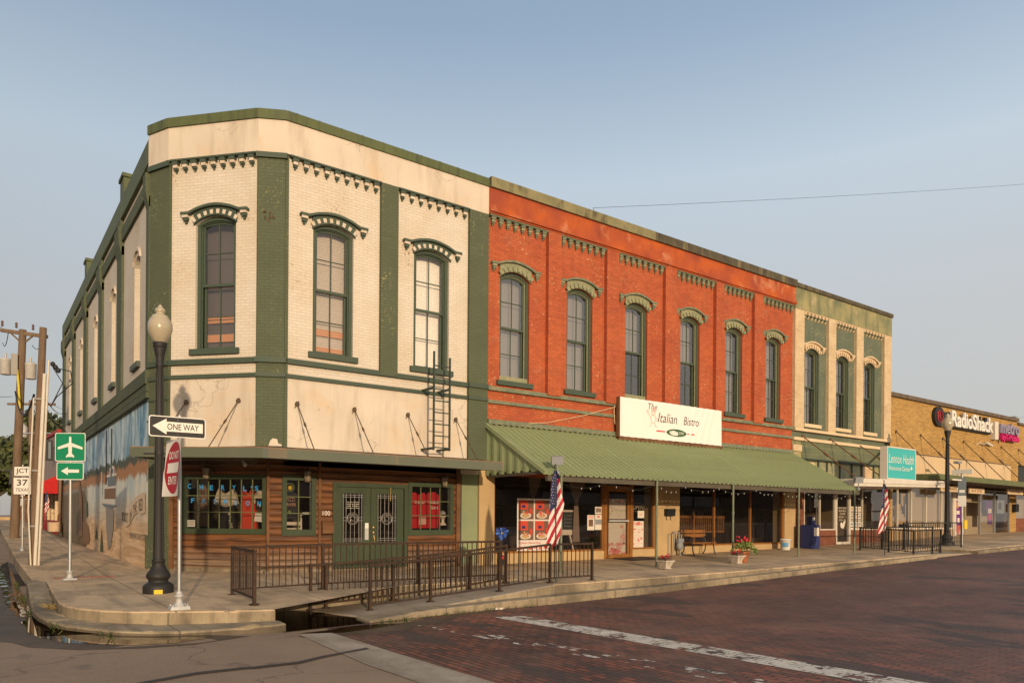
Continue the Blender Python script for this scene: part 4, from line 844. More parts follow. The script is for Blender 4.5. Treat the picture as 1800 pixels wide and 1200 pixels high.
# big chamfer window with lettering on the panes
def shop_window(fr, r, t, nx, nz, depth=-.03):
    mb = MB(); u0, u1, z0, z1 = r
    frame_rect(mb, fr, u0 - .02, u1 + .02, z0 - .03, z1 + .02, t + .02, -.06, .035, 0, t + .05)
    f = mb.build('window', 'door green paint', B1); a0, a1, b0, b1 = u0 + t, u1 - t, z0 + t + .02, z1 - t
    mb = MB()
    for i in range(1, nx): x = lerp(a0, a1, i / nx); mb.fbox(fr, x - .010, x + .010, b0, b1, -.05, -.028)
    for j in range(1, nz): z = lerp(b0, b1, j / nz); mb.fbox(fr, a0, a1, z - .009, z + .009, -.048, -.026)
    mb.build('muntin', 'green fascia', f)
    mb = MB(); pane(mb, fr, a0, a1, b0, b1, -.04); mb.build('glass', 'shop glass', f)
    return f
f1 = shop_window(CH, win_c, .075, 7, 3); shop_window(FR, win_m, .09, 2, 3); shop_window(FR, win_r, .09, 4, 3)
mb = MB()
for ch, u, z in zip("CHERYL'S", (.52, .83, 1.10, 1.40, 1.69, 1.97, 2.17, 2.27), (2.01, 1.99, 1.97, 1.975, 1.97, 1.95, 2.02, 1.955)):
    text_into(mb, ch, CH(u - .045, z - .055, -.0365), CH.u, (0, 0, 1), .03 if ch == "'" else .09, .05 if ch == "'" else .115, 0, bold=.02)
for ch, u, z in zip("FASHION", (.61, .90, 1.20, 1.48, 1.76, 2.05, 2.34), (1.67, 1.66, 1.645, 1.65, 1.62, 1.61, 1.60)):
    text_into(mb, ch, CH(u - .045, z - .055, -.0365), CH.u, (0, 0, 1), .04 if ch == 'I' else .09, .115, 0, bold=.02)
mb.build('window_lettering', 'letter blue', f1)
# double door
mb = MB(); frame_rect(mb, FR, 7.0, 9.04, .04, 2.15, .10, -.06, .04, 0, .03); fd = mb.build('door_frame', 'door green paint', B1)
for (d0, d1, g0, g1) in ((7.10, 8.02, 7.27, 7.81), (8.02, 8.94, 8.20, 8.74)):
    mb = MB(); g = (g0, g1, .68, 1.89)
    wall(mb, FR, rect(d0 + .006, d1 - .006, .07, 2.045), [rect(*g)], -.02, 0, .04)
    frame_rect(mb, FR, g0 - .03, g1 + .03, .65, 1.92, .03, -.02, -.005)
    for (q0, q1) in ((g0 - .04, (g0 + g1) / 2 - .05), ((g0 + g1) / 2 + .05, g1 + .04)): frame_rect(mb, FR, q0, q1, .18, .54, .03, -.02, -.008); mb.fbox(FR, q0 + .07, q1 - .07, .25, .47, -.02, -.010)
    d = mb.build('door', 'door green paint', B1)
    mb = MB(); pane(mb, FR, g0, g1, .68, 1.89, -.045); mb.build('glass', 'shop glass', d)
    mb = MB(); t = .005
    for x in (g0 + .03, g0 + .10, (g0 + g1) / 2 - .055, (g0 + g1) / 2 + .055, g1 - .10, g1 - .03):
        mb.fbox(FR, x - t, x + t, .68, 1.89, -.044, -.036)
    for z in (.72, .77, 1.80, 1.85): mb.fbox(FR, g0, g1, z - t, z + t, -.0435, -.0355)
    for z in (1.22, 1.30):
        mb.fbox(FR, g0, (g0 + g1) / 2 - .15, z - t, z + t, -.0435, -.0355); mb.fbox(FR, (g0 + g1) / 2 + .15, g1, z - t, z + t, -.0435, -.0355)
    cu, cz = (g0 + g1) / 2, 1.27
    mb.tube([FR(cu + .145 * math.cos(a * math.pi / 12), cz + .145 * math.sin(a * math.pi / 12), -.03) for a in range(25)], .010, 5); mb.tube([FR(cu + .115 * math.cos(a * math.pi / 12), cz + .115 * math.sin(a * math.pi / 12), -.03) for a in range(25)], .004, 4)
    st = [(cu + (.105 if k % 2 == 0 else .045) * math.sin(k * math.pi / 5), cz + (.105 if k % 2 == 0 else .045) * math.cos(k * math.pi / 5)) for k in range(11)]
    mb.tube([FR(p[0], p[1], -.03) for p in st], .007, 4)
    mb.build('leaded_star', 'lead came', d)
    if d0 < 7.5:
        mb = MB()
        for k, (t, ww) in enumerate((("Cheryl's Fashions", .34), ('M-F  9-5 PM', .30), ('SAT  9-3 PM', .28), ('Saturday by Appt', .36), ('903-000', .26))):
            if k < 4: text_into(mb, t, FR(7.54 - ww / 2, 1.66 - k * .05, -.033), (1, 0, 0), (0, 0, 1), ww, .03)
        mb.build('hours_lettering', 'sign white', d)
        mb = MB(); mb.fbox(FR, 7.86, 7.96, .74, 1.10, -.02, -.012); mb.build('push_plate', 'pale cast metal', d)
        mb = MB(); mb.fbox(FR, 7.865, 7.955, 1.03, 1.16, -.012, -.008); mb.build('sticker', 'sign white', d)
    else:
        mb = MB()
        for z in (.92, 1.05): mb.lathe(FR(8.085, z, .0), [(-.035, .02), (-.02, .034), (.02, .034), (.035, .02)], 10); mb.fbox(FR, 8.07, 8.10, z - .02, z + .02, -.02, .0)
        mb.tube([FR(8.095, .86, 0), FR(8.10, .76, .03), FR(8.10, .68, .01)], .012, 6); mb.build('handle', 'brass', d)
        mb = MB(); mb.fbox(FR, 8.52, 8.545, 1.72, 2.06, .042, .046); mb.build('hanging_strap', 'brass', d)
# canopy along chamfer and front with tie rods
def canopy_pts(wd):
    o1 = Vector(CH(.35, 0, wd)); n1, n2 = CH.n, F23.n; q = []
    def meet(fa, fb, pt):
        A_ = Matrix(((fa.n.x, fa.n.y), (fb.n.x, fb.n.y))); o_a = fa.o.dot(fa.n) + wd; o_b = fb.o.dot(fb.n) + wd
        s = A_.inverted() @ Vector((o_a, o_b)); return (s.x, s.y)
    m = meet(CH, FR, P3); return [CH(.33, 0, wd)[:2], m, (10.85, 17 - wd)]
inn = [CH(.10, 0, .05)[:2], (5.41, 17.0), (11.22, 16.98)]; CW = 1.7; out_ = canopy_pts(CW); zo = (2.775, 2.725, 2.72)
mb = MB()
for i in (0, 1): mb.hexa([(out_[i][0], out_[i][1], zo[i] - .2), (out_[i + 1][0], out_[i + 1][1], zo[i + 1] - .2), (inn[i + 1][0], inn[i + 1][1], 2.62), (inn[i][0], inn[i][1], 2.62), (out_[i][0], out_[i][1], zo[i] - .03), (out_[i + 1][0], out_[i + 1][1], zo[i + 1] - .03), (inn[i + 1][0], inn[i + 1][1], 2.93), (inn[i][0], inn[i][1], 2.93)])
can = mb.build('canopy', 'soffit boards', B1)
mb = MB(); o2 = canopy_pts(CW + .03)
def fas(a, c, za, zc):
    mb.hexa([(a[0], a[1], za - .21), (c[0], c[1], zc - .21), (c[0] + .0, c[1] + .024, zc - .21), (a[0], a[1] + .024, za - .21), (a[0], a[1], za), (c[0], c[1], zc), (c[0], c[1] + .024, zc), (a[0], a[1] + .024, za)])
for i in range(2): fas(o2[i], o2[i + 1], zo[i], zo[i + 1])
q0, q1 = Vector((o2[1][0], o2[1][1])), Vector((o2[2][0], o2[2][1]))
for (ta, tb) in ((0.02, .085), (.50, .51), (.99, 1.0)):
    a_, c_ = q0.lerp(q1, ta), q0.lerp(q1, tb); mb.hexa([(a_.x, a_.y - .003, 2.52), (c_.x, c_.y - .003, 2.52), (c_.x, c_.y, 2.52), (a_.x, a_.y, 2.52), (a_.x, a_.y - .003, 2.722), (c_.x, c_.y - .003, 2.722), (c_.x, c_.y, 2.722), (a_.x, a_.y, 2.722)], 1)
e0 = CH(.08, 0, .06); mb.hexa([(o2[0][0], o2[0][1], zo[0] - .2), (e0[0], e0[1], zo[0] - .2), (e0[0] + .02, e0[1], zo[0] - .2), (o2[0][0] + .02, o2[0][1], zo[0] - .2), (o2[0][0], o2[0][1], zo[0]), (e0[0], e0[1], zo[0]), (e0[0] + .02, e0[1], zo[0]), (o2[0][0] + .02, o2[0][1], zo[0])])
mb.build('fascia', ['canopy fascia paint', 'old fascia patch'], can)
mb = MB()
for i in range(2): a, c = o2[i], o2[i + 1]; mb.tube([(a[0], a[1] + .02, zo[i] + .004), (c[0], c[1] + .02, zo[i + 1] + .004)], .012, 4)
mb.build('drip_edge', 'rusty flashing', can)
for u in (.47, 1.83): tie_rod(B1, CH(u, 4.0, .03), CH(u - .02, 2.80, 1.15))
for u in (6.1, 7.54, 9.02, 10.47): tie_rod(B1, FR(u, 3.96, .03), FR(u, 2.78, 1.15))
# wall lanterns, letter box, house number, camera
def lantern(fr, u, z, w=.2):
    mb = MB(); c = fr(u, z, w); mb.lathe((c[0], c[1], z - .26), [(0, .065), (.02, .07), (.03, .06)], 6, 0, False); mb.lathe((c[0], c[1], z - .03), [(0, .105), (.03, .10), (.075, .03), (.10, .012)], 6, 0, False)
    for k in range(6): a = k * math.pi / 3; mb.bar((c[0] + .06 * math.cos(a), c[1] + .06 * math.sin(a), z - .23), (c[0] + .09 * math.cos(a), c[1] + .09 * math.sin(a), z - .03), .012)
    mb.tube([fr(u, z - .1, 0), fr(u, z + .1, .06), fr(u, z + .13, w * .8), fr(u, z + .06, w)], .012, 6); mb.fbox(fr, u - .04, u + .04, z - .16, z - .04, 0, .02)
    l = mb.build('wall_lantern', 'lantern bronze', B1)
    mb = MB(); mb.lathe((c[0], c[1], z - .23), [(0, .048), (.20, .078)], 6, 0, False); mb.build('lantern_glass', 'lantern glass', l)
lantern(CH, 1.12, 2.43); lantern(FR, 6.30, 2.38); lantern(FR, 10.05, 2.38)
mb = MB(); mb.fbox(FR, 6.72, 7.0, .91, 1.13, 0, .10); mb.hexa([FR(6.70, 1.13, 0), FR(7.02, 1.13, 0), FR(7.02, 1.13, .13), FR(6.70, 1.13, .13), FR(6.72, 1.22, 0), FR(7.0, 1.22, 0), FR(7.0, 1.16, .12), FR(6.72, 1.16, .12)]); mb.build('letter_box', 'old timber trim', B1)
mb = MB(); text_into(mb, '100', FR(6.74, 1.34, .034), (1, 0, 0), (0, 0, 1), .19, .11, 0); mb.build('house_number', 'sign white', B1)
mb = MB(); c = CH(2.3, 2.47, .5); mb.ball(c, .05, .05, .05); mb.tube([c, (c[0] - .05, c[1] + .05, c[2] + .09)], .02, 6); mb.build('security_camera', 'camera grey', B1)
mb = MB(); c = CH(.2, 2.40, .06); mb.ball(c, .03, .03, .03); mb.build('security_camera', 'camera grey', B1)
# vine stubs on the corner pilaster and a patch of missing paint
mb = MB(); 
for k in range(14):
    c = Vector(F23(.1 + .35 * random.random(), 8.30 + random.uniform(-.12, .05), .07)); mb.tube([c, c + Vector((random.uniform(-.09, .09), -.03, random.uniform(-.10, .06)))], .008, 4)
mb.build('dead_vine', 'old timber trim', B1)
mb = MB(); mb.poly(F23, [(.26, 2.94), (.56, 2.94), (.56, 2.98), (.48, 3.0), (.46, 3.10), (.36, 3.12), (.30, 3.06)], .068); mb.build('bare_patch', 'cream stucco', B1)
# fire ladder
mb = MB()
for u in (9.43, 9.90): mb.fbox(FR, u - .022, u + .022, 3.03, 5.55 - (.0 if u < 9.6 else .12), .63, .67)
for k in range(8): z = 3.10 + k * .298; mb.fbox(FR, 9.452, 9.878, z - .014, z + .014, .637, .663)
for u in (9.43, 9.90):
    for z in (3.08, 4.62): mb.fbox(FR, u - .02, u + .02, z - .03, z + .03, .0, .63)
mb.build('fire_ladder', 'dark green iron', B1)
# the shell behind: roof, rear, floors and the shop interior
mb = MB(); mb.face([(3.42, 19.62, 10.25), (3.72, 18.98, 10.25), (5.27, 17.28, 10.25), (5.8, 17, 10.25), (11.46, 17, 10.25), (11.46, 41.5, 9.7), (3.42, 41.5, 9.7)]); mb.build('roof', 'roofing', B1)
mb = MB(); mb.face([(3.42, 41.5, -.5), (11.46, 41.5, -.5), (11.46, 41.5, 10.3), (3.42, 41.5, 10.3)]); mb.face([(11.46, 17.2, -.5), (11.46, 41.5, -.5), (11.46, 41.5, 10.2), (11.46, 17.2, 10.2)]); mb.build('rear_wall', 'tan brick', B1)
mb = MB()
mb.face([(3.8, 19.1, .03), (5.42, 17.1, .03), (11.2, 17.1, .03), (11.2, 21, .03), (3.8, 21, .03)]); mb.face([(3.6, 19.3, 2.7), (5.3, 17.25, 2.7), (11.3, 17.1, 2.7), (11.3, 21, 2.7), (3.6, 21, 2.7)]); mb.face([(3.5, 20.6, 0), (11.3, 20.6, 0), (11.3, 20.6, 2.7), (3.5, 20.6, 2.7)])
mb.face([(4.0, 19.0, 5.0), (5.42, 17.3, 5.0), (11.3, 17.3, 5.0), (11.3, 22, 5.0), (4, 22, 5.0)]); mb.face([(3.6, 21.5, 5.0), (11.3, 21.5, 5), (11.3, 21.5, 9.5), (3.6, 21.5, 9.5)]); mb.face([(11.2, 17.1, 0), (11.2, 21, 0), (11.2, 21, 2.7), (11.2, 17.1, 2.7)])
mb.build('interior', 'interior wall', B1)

# ------------------------------------------------------------------ red brick restaurant
B2 = thing('red_brick_building', 'red painted brick two storey restaurant building with six arched windows and a green awning', 'building', (18.8, 17.3, .05))
RW = [(11.92, 12.97), (14.39, 15.43), (16.85, 17.87), (19.49, 20.49), (21.92, 22.89), (24.34, 25.28)]
RS, RP, RA = 5.19, 8.12, 8.32
mb = MB(); holes = [opening(a, c, RS if i in (0, 1) else RS, RP, RA) for i, (a, c) in enumerate(RW)]
wall(mb, FR, rect(11.46, 26.06, 2.5, 9.75), holes, 0, 0, .16); mb.build('wall', 'red painted brick', B2)
mb = MB()
for (a, c) in ((13.57, 14.06), (15.92, 16.44), (18.59, 19.15), (21.22, 21.66), (23.44, 23.98)): mb.fbox(FR, a, c, 4.93, 9.75, -.02, .14)
build_each(mb, 'pilaster', 'red painted brick', B2)
mb = MB(); mb.fbox(FR, 11.46, 26.06, 9.752, 10.5, -.3, .15); mb.fbox(FR, 11.46, 26.06, 9.80, 9.90, .15, .20); mb.build('parapet', 'red stucco', B2)
mb = MB(); mb.fbox(FR, 11.46, 18.0, 10.46, 10.74, -.35, .22); mb.build('coping', 'weathered coping', B2)
mb = MB(); mb.fbox(FR, 18.0, 26.06, 10.46, 10.738, -.35, .219)
mb.build('coping', 'black weathered coping', B2)
mb = MB()
mb.fbox(FR, 11.46, 26.06, 4.87, 4.98, -.01, .10); mb.fbox(FR, 11.46, 26.06, 4.51, 4.60, -.01, .08); build_each(mb, 'belt_course', 'aged sage trim', B2)
HR = ('aged sage trim', 'pale aged stone', 'pale aged stone', False)
for i, (a, c) in enumerate(((11.50, 13.57), (14.06, 15.92), (16.44, 18.59), (19.15, 21.22), (21.66, 23.44), (23.98, 26.02))): corbels(B2, FR, a, c, (8, 7, 8, 8, 7, 8)[i], ['aged sage trim', 'pale aged stone'], 9.75)
for i, (a, c) in enumerate(RW):
    sh = [('shade', 'film grey', 5.25, 8.4, .40)]
    if i == 2: sh = [('shade', 'film grey', 6.75, 8.4, .40)]
    if i == 3: sh = [('shade', 'film grey', 6.7, 8.4, .40), ]
    sash_window(B2, FR, a, c, RS, RP, RA, 'sage trim paint', 'aged sage trim' if i in (2, 3) else 'sage trim paint', HR, sh, jamb='pale aged stone', apron=i in (0, 2), hooddz=.05)
# ground floor piers, bulkheads, glass, door
mb = MB()
for (a, c, z) in ((11.25, 11.76, 0), (18.30, 19.48, .03), (25.58, 26.30, .10)): mb.fbox(FR, a, c, -.3, 2.9, -.5, .03)
mb.fbox(FR, 11.76, 18.30, 2.62, 3.9, -.3, -.01); mb.fbox(FR, 19.48, 25.58, 2.68, 3.9, -.3, -.01)
mb.fbox(FR, 11.76, 16.02, -.3, .30, -.3, -.01); mb.fbox(FR, 17.24, 18.30, -.3, .32, -.3, -.01); mb.fbox(FR, 19.48, 25.58, -.3, .38, -.3, -.01)
mb.build('pier', 'tan stucco', B2)
def shop_glass(b, fr, u0, u1, z0, z1, mull, mat='varnished timber', t=.06, w=-.08):
    mb = MB(); frame_rect(mb, fr, u0, u1, z0, z1, t, w - .04, w + .05)
    for m in mull: mb.fbox(fr, m - t / 2, m + t / 2, z0 + t, z1 - t, w - .04, w + .045)
    f = mb.build('shop_window', mat, b); mb = MB(); pane(mb, fr, u0 + t, u1 - t, z0 + t, z1 - t, w); mb.build('glass', 'shop glass', f); return f
f21 = shop_glass(B2, FR, 11.76, 16.0, .30, 2.62, [13.9]); f22 = shop_glass(B2, FR, 17.26, 18.30, .32, 2.62, []); f23 = shop_glass(B2, FR, 19.48, 25.58, .38, 2.68, [21.42, 23.52])
mb = MB(); frame_rect(mb, FR, 16.0, 17.26, .06, 2.62, .12, -.12, .0); mb.fbox(FR, 16.12, 17.14, 2.26, 2.36, -.12, .0); fo = mb.build('door_frame', 'varnished timber', B2)
mb = MB(); frame_rect(mb, FR, 16.12, 17.14, .07, 2.26, .09, -.10, -.03); d = mb.build('door', 'varnished timber', B2)
mb = MB(); pane(mb, FR, 16.2, 17.06, .15, 2.18, -.06); pane(mb, FR, 16.12, 17.14, 2.36, 2.5, -.06); mb.build('glass', 'shop glass', d)
mb = MB(); mb.fbox(FR, 16.19, 17.07, 1.22, 1.27, -.03, .02); mb.build('push_bar', 'pale cast metal', d)
mb = MB()
def art(u0, u1, z0, z1, w, n, cols, smin=.04, smax=.15):
    for _ in range(n):
        u = random.uniform(u0, u1); z = random.uniform(z0, z1); a = random.uniform(smin, smax); c = random.uniform(smin, smax) * .6
        pts = [(min(u1, max(u0, u + a * random.uniform(.6, 1) * math.cos(k * .9))), min(z1, max(z0, z + c * random.uniform(.5, 1) * math.sin(k * .9)))) for k in range(7)]
        art.k += 1; mb.poly(FR, pts, w + .0004 * (art.k % 12 + 1), random.choice(cols))
art.k = 0
pane(mb, FR, 16.27, 17.0, 1.30, 1.95, -.068, 0); pane(mb, FR, 16.24, 17.0, .17, 1.19, -.068, 0)
art(16.3, 16.98, 1.82, 1.95, -.067, 14, [1, 2, 3], .03, .08); art(16.25, 16.98, .17, .55, -.067, 40, [1, 2]); art(16.75, 16.98, .5, 1.15, -.067, 18, [1]); art(16.3, 16.95, 1.35, 1.6, -.067, 3, [3], .03, .06)
mb.build('door_poster', ['paper', 'paper pink', 'pink print', 'food tan'], d)
def poster(name, fr, u0, u1, z0, z1, w, base, fills, parent, label=None):
    mb = MB(); mats = [base]; pane(mb, fr, u0, u1, z0, z1, w, 0)
    k = 1
    for (a, c, e, g, m) in fills:
        if m not in mats: mats.append(m)
        pane(mb, fr, lerp(u0, u1, a), lerp(u0, u1, c), lerp(z0, z1, e), lerp(z0, z1, g), w + .0012 * k, mats.index(m)); k += 1
    return mb.build(name, mats, parent, label=label)
# menu poster with four dishes
mb = MB(); u0, u1, z0, z1 = 12.63, 13.86, .33, 1.88; pane(mb, FR, u0, u1, z0, z1, -.07, 0)
for i in range(2):
    for j in range(2):
        a = lerp(u0, u1, .04 + i * .49); c = a + .45 * (u1 - u0); e = lerp(z0, z1, .22 + j * .39); g = e + .36 * (z1 - z0)
        pane(mb, FR, a, c, e, g, -.066, 1); pane(mb, FR, a, lerp(a, c, .62), lerp(e, g, .52), g, -.063, 2); pane(mb, FR, lerp(a, c, .22), lerp(a, c, .44), lerp(e, g, .60), lerp(e, g, .75), -.060, 5)
        for (dx, rr, m, ww) in ((.45, .20, 3, -.058), (.45, .15, 4, -.055)):
            mb.poly(FR, [(lerp(a, c, dx) + rr * math.cos(t * math.pi / 8), lerp(e, g, .2) + rr * .42 * math.sin(t * math.pi / 8)) for t in range(16)], ww, m)
        for q in range(9): x = lerp(a, c, .45) + random.uniform(-.10, .10); z = lerp(e, g, .30) + random.uniform(-.04, .06); mb.poly(FR, [(x + .035 * math.cos(t * 1.05), z + .03 * math.sin(t * 1.05)) for t in range(6)], -.052 + .0003 * q, random.choice((2, 4, 6)))
        pane(mb, FR, lerp(a, c, .74), lerp(a, c, .90), lerp(e, g, .25), lerp(e, g, .60), -.060, 2)
for k in range(6): pane(mb, FR, lerp(u0, u1, .05 + .15 * k), lerp(u0, u1, .15 + .15 * k), z0 + .06 + .03 * (k % 2), z0 + .16, -.064, random.choice((2, 5, 6)))
text_into(mb, 'Italian favorites', FR(12.7, .56, -.06), (1, 0, 0), (0, 0, 1), .8, .07, 2)
mb.build('menu_poster', ['plate white', 'poster brown', 'food red', 'plate white', 'food tan', 'flag blue', 'pink print'], f21)
poster('notice', FR, 15.34, 15.64, .95, 1.42, -.068, 'paper', [(.1, .9, .78, .95, 'paper pink'), (.2, .8, .25, .7, 'poster brown')], f21)
poster('notice', FR, 15.66, 15.95, .96, 1.44, -.066, 'paper', [(.3, .7, .8, .92, 'pink print'), (.05, .95, .35, .68, 'meter grey')], f21)
poster('notice', FR, 15.66, 15.95, 1.46, 1.68, -.068, 'paper', [(.1, .9, .2, .8, 'curtain cloth')], f21)
mb = MB(); pane(mb, FR, 17.24, 17.83, .35, 1.24, -.068, 0); art(17.27, 17.8, 1.1, 1.22, -.067, 10, [1, 2]); art(17.27, 17.8, .85, 1.0, -.067, 12, [1, 2], .02, .07); art(17.27, 17.8, .45, .8, -.067, 14, [1, 2], .02, .06)
for k in range(7): pane(mb, FR, 17.28, 17.28 + random.uniform(.3, .5), .42 + k * .09, .425 + k * .09, -.0615, 2)
mb.build('menu_poster', ['paper', 'paper pink', 'pink print'], f22)
poster('notice', FR, 17.55, 17.85, 1.34, 1.58, -.068, 'paper', [(.3, .7, .4, .6, 'paper pink')], f22)
mb = MB(); text_into(mb, 'OPEN', FR(17.32, 1.62, -.085), (1, 0, 0), (0, 0, 1), .5, .14); mb.tube([FR(17.57 + .32 * math.cos(t * math.pi / 12), 1.69 + .14 * math.sin(t * math.pi / 12), -.09) for t in range(25)], .006, 4); mb.build('open_sign', 'blind grey', f22)
# awning
mb = MB(); X0, X1, YE, ZE, ZW = 11.46, 26.05, 14.32, 2.44, 3.90
rows = [[], []]; x = X0; per = .20; k = 0
prof = [(0, 0), (.085, 0), (.10, .05), (.125, .05), (.14, 0)]
xs = []
while x < X1:
    for (dx, dz) in prof:
        if x + dx <= X1: xs.append((x + dx, dz))
    x += per
xs.append((X1, 0))
nrm = Vector((0, -(ZW - ZE), (17 - YE))).normalized()
AR = random.Random(4); bend_ = [AR.uniform(-.010, .010) for _ in range(90)]; lip = [AR.uniform(-.018, .018) for _ in range(90)]; rows = []
for j in range(9):                             # sheets lapped a little unevenly, each with its own slight sag
    f_ = j / 8; row = []
    for x, dz in xs:
        k = int((x - X0) / .6); d_ = dz + bend_[k] * math.sin(f_ * math.pi) + .006 * math.sin(x * 2.3 + f_ * 5) * (1 if 0 < j < 8 else 0)
        row.append((x, lerp(YE - .12 + (lip[k] if j == 0 else 0), 16.96, f_) + nrm.y * d_, lerp(ZE - .06, ZW, f_) + nrm.z * d_))
    rows.append(row)
mb.grid(rows, 0, False)
aw = mb.build('awning', 'awning green metal', B2)
mb = MB()
ys = []; y = 16.98
while y > YE: ys.append(y); y -= .09
ys.append(YE)
top = lambda y: lerp(ZE - .02, ZW - .02, (y - YE) / (17 - YE))
mb.grid([[(X0 - (.02 if i % 4 < 2 else 0.0), yy, 2.50 - .03 * (yy - YE) / 3) for i, yy in enumerate(ys)], [(X0 - (.02 if i % 4 < 2 else 0.0), yy, max(top(yy), 2.45)) for i, yy in enumerate(ys)]], 0, False)
mb.bar((X0 - .03, YE - .06, ZE), (X0 - .03, 16.98, ZW + .02), .10)
mb.build('end_panel', 'awning green metal', aw)
mb = MB(); mb.box(X0, X1, YE - .10, YE + .0, ZE - .20, ZE - .075); mb.box(X0, X0 + .05, YE + .06, 16.9, ZE - .02, ZE + .10)
for k in range(8): xx = X0 + .6 + k * 1.95; mb.bar((xx, YE + .06, ZE - .06), (xx, 16.9, ZW - .12), .09)
mb.face([(X0, YE + .05, ZE - .02), (X1, YE + .05, ZE - .02), (X1, 16.95, 2.9), (X0, 16.95, 2.9)])
mb.build('awning_frame', 'soffit boards', aw)
for (xx, zb) in ((11.84, -.06), (15.30, -.03), (18.66, .02), (22.12, .08), (25.60, .17)):
    mb = MB(); yy = 14.15; zb = walk_z(xx, yy); mb.tube([(xx, yy, zb), (xx, yy, ZE - .05)], .032, 10); mb.lathe((xx, yy, zb), [(0, .06), (.02, .06), (.025, .035)], 10); mb.lathe((xx, yy, zb + 1.45), [(0, .04), (.05, .042), (.07, .03)], 8); mb.build('post', 'aged sage trim', aw)
mb = MB(); mb.fbox(FR, 11.5, 26.06, 3.93, 4.06, -.01, .10); mb.build('flashing', 'aged sage trim', aw)
mb = MB()
for i, (xx, yy, zz) in enumerate(((11.75, 14.2, 2.66), (25.95, 14.2, 2.68))):
    mb = MB(); mb.tube([(xx, yy, ZE - .02), (xx, yy, zz)], .02, 6); ax = Vector((.85, -.52, .05)).normalized(); ay = Vector((.5, .82, .25)).normalized(); az = ax.cross(ay)
    P = [Vector((xx, yy, zz + .10)) + ax * sx * .15 + ay * sy * .07 + az * sz * .10 for sz in (-1, 1) for sx, sy in ((-1, -1), (1, -1), (1, 1), (-1, 1))]; mb.hexa(P); mb.lathe((xx, yy, ZE - .02), [(0, .07), (.05, .06), (.08, .02)], 8); mb.build('floodlight', 'meter grey', aw)
# drop box plate, interior
mb = MB(); mb.fbox(FR, 18.70, 19.12, 1.42, 1.66, .03, .16); mb.fbox(FR, 18.72, 19.10, 1.56, 1.64, .16, .19); mb.build('mail_slot', 'rubber black', B2)
mb = MB(); 
for k in range(2): mb.tube([FR(18.80 + k * .2, 1.42, .05), FR(18.80 + k * .2, 1.30, .05), FR(18.84 + k * .2, 1.28, .05)], .010, 5)
mb.build('hook', 'rubber black', B2)
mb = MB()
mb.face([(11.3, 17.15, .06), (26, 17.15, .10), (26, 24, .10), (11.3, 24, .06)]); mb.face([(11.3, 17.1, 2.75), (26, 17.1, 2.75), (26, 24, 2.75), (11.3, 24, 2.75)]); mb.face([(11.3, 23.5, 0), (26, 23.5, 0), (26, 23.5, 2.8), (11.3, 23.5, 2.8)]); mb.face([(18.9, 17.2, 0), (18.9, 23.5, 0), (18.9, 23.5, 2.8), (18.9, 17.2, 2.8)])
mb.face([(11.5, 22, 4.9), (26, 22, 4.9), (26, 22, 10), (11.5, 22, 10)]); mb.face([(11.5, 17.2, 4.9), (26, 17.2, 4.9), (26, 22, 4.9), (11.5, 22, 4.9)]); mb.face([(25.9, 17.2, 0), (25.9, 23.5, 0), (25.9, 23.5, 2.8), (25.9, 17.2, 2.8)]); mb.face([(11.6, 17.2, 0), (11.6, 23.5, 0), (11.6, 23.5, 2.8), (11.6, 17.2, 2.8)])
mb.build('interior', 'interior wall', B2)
mb = MB(); mb.face([(11.46, 17, 10.4), (26.06, 17, 10.4), (26.06, 41, 9.7), (11.46, 41, 9.7)]); mb.build('roof', 'roofing', B2)
mb = MB(); mb.face([(11.46, 41, -.5), (26.06, 41, -.5), (26.06, 41, 10), (11.46, 41, 10)]); mb.face([(26.06, 17.2, -.5), (26.06, 41, -.5), (26.06, 41, 10.3), (26.06, 17.2, 10.3)]); mb.build('rear_wall', 'tan brick', B2)
for (xa, xb, xc, zt) in ((13.2, 13.7, 13.38, 1.95), (14.75, 15.5, 15.08, 1.90)):      # tied-back curtains
    mb = MB(); rows = []
    for j in range(14):
        z = lerp(2.56, .58 if xa > 14 else 1.9, j / 13); 
        if z > zt: f = (z - zt) / (2.56 - zt); l, r_ = lerp(xc - .05, xa, f ** .6), lerp(xc + .05, xb, f ** .6)
        else: f = (zt - z) / (zt - .5); l, r_ = xc - .05 - .09 * f ** .6, xc + .05 + .10 * f ** .6
        rows.append([FR(lerp(l, r_, i / 16), z, -.30 + .02 * math.sin(i * 2.4)) for i in range(17)])
    mb.grid(rows); mb.build('curtain', 'curtain cloth', B2)

# ------------------------------------------------------------------ verdigris green building
B3 = thing('green_brick_building', 'narrow green painted brick building with cream brick pilasters and three arched windows', 'building', (29.8, 17.3, .3))
GW = [(26.92, 27.92), (29.20, 30.18), (31.43, 32.35)]
mb = MB(); wall(mb, FR, rect(26.06, 33.57, 3.75, 9.68), [opening(a, c, 5.19, 8.06, 8.26) for a, c in GW], 0, 0, .16); mb.build('wall', 'verdigris painted brick', B3)
mb = MB()
for (a, c) in ((26.06, 26.69), (28.45, 29.0), (30.61, 31.17), (32.96, 33.57)): mb.fbox(FR, a, c, 4.93, 9.66, -.02, .13)
mb.fbox(FR, 26.06, 26.65, 4.05, 4.30, 0, .08)
build_each(mb, 'pilaster', 'buff painted brick', B3)
mb = MB(); mb.fbox(FR, 26.06, 33.57, 9.66, 10.5, -.3, .14); mb.build('parapet', 'verdigris stucco', B3)
mb = MB(); mb.fbox(FR, 26.06, 33.60, 10.50, 10.66, -.35, .20); mb.build('coping', 'black weathered coping', B3)
mb = MB(); mb.fbox(FR, 26.06, 33.57, 4.85, 4.95, -.01, .17); mb.fbox(FR, 26.06, 33.2, 4.48, 4.60, -.01, .12); build_each(mb, 'belt_course', 'buff trim', B3)
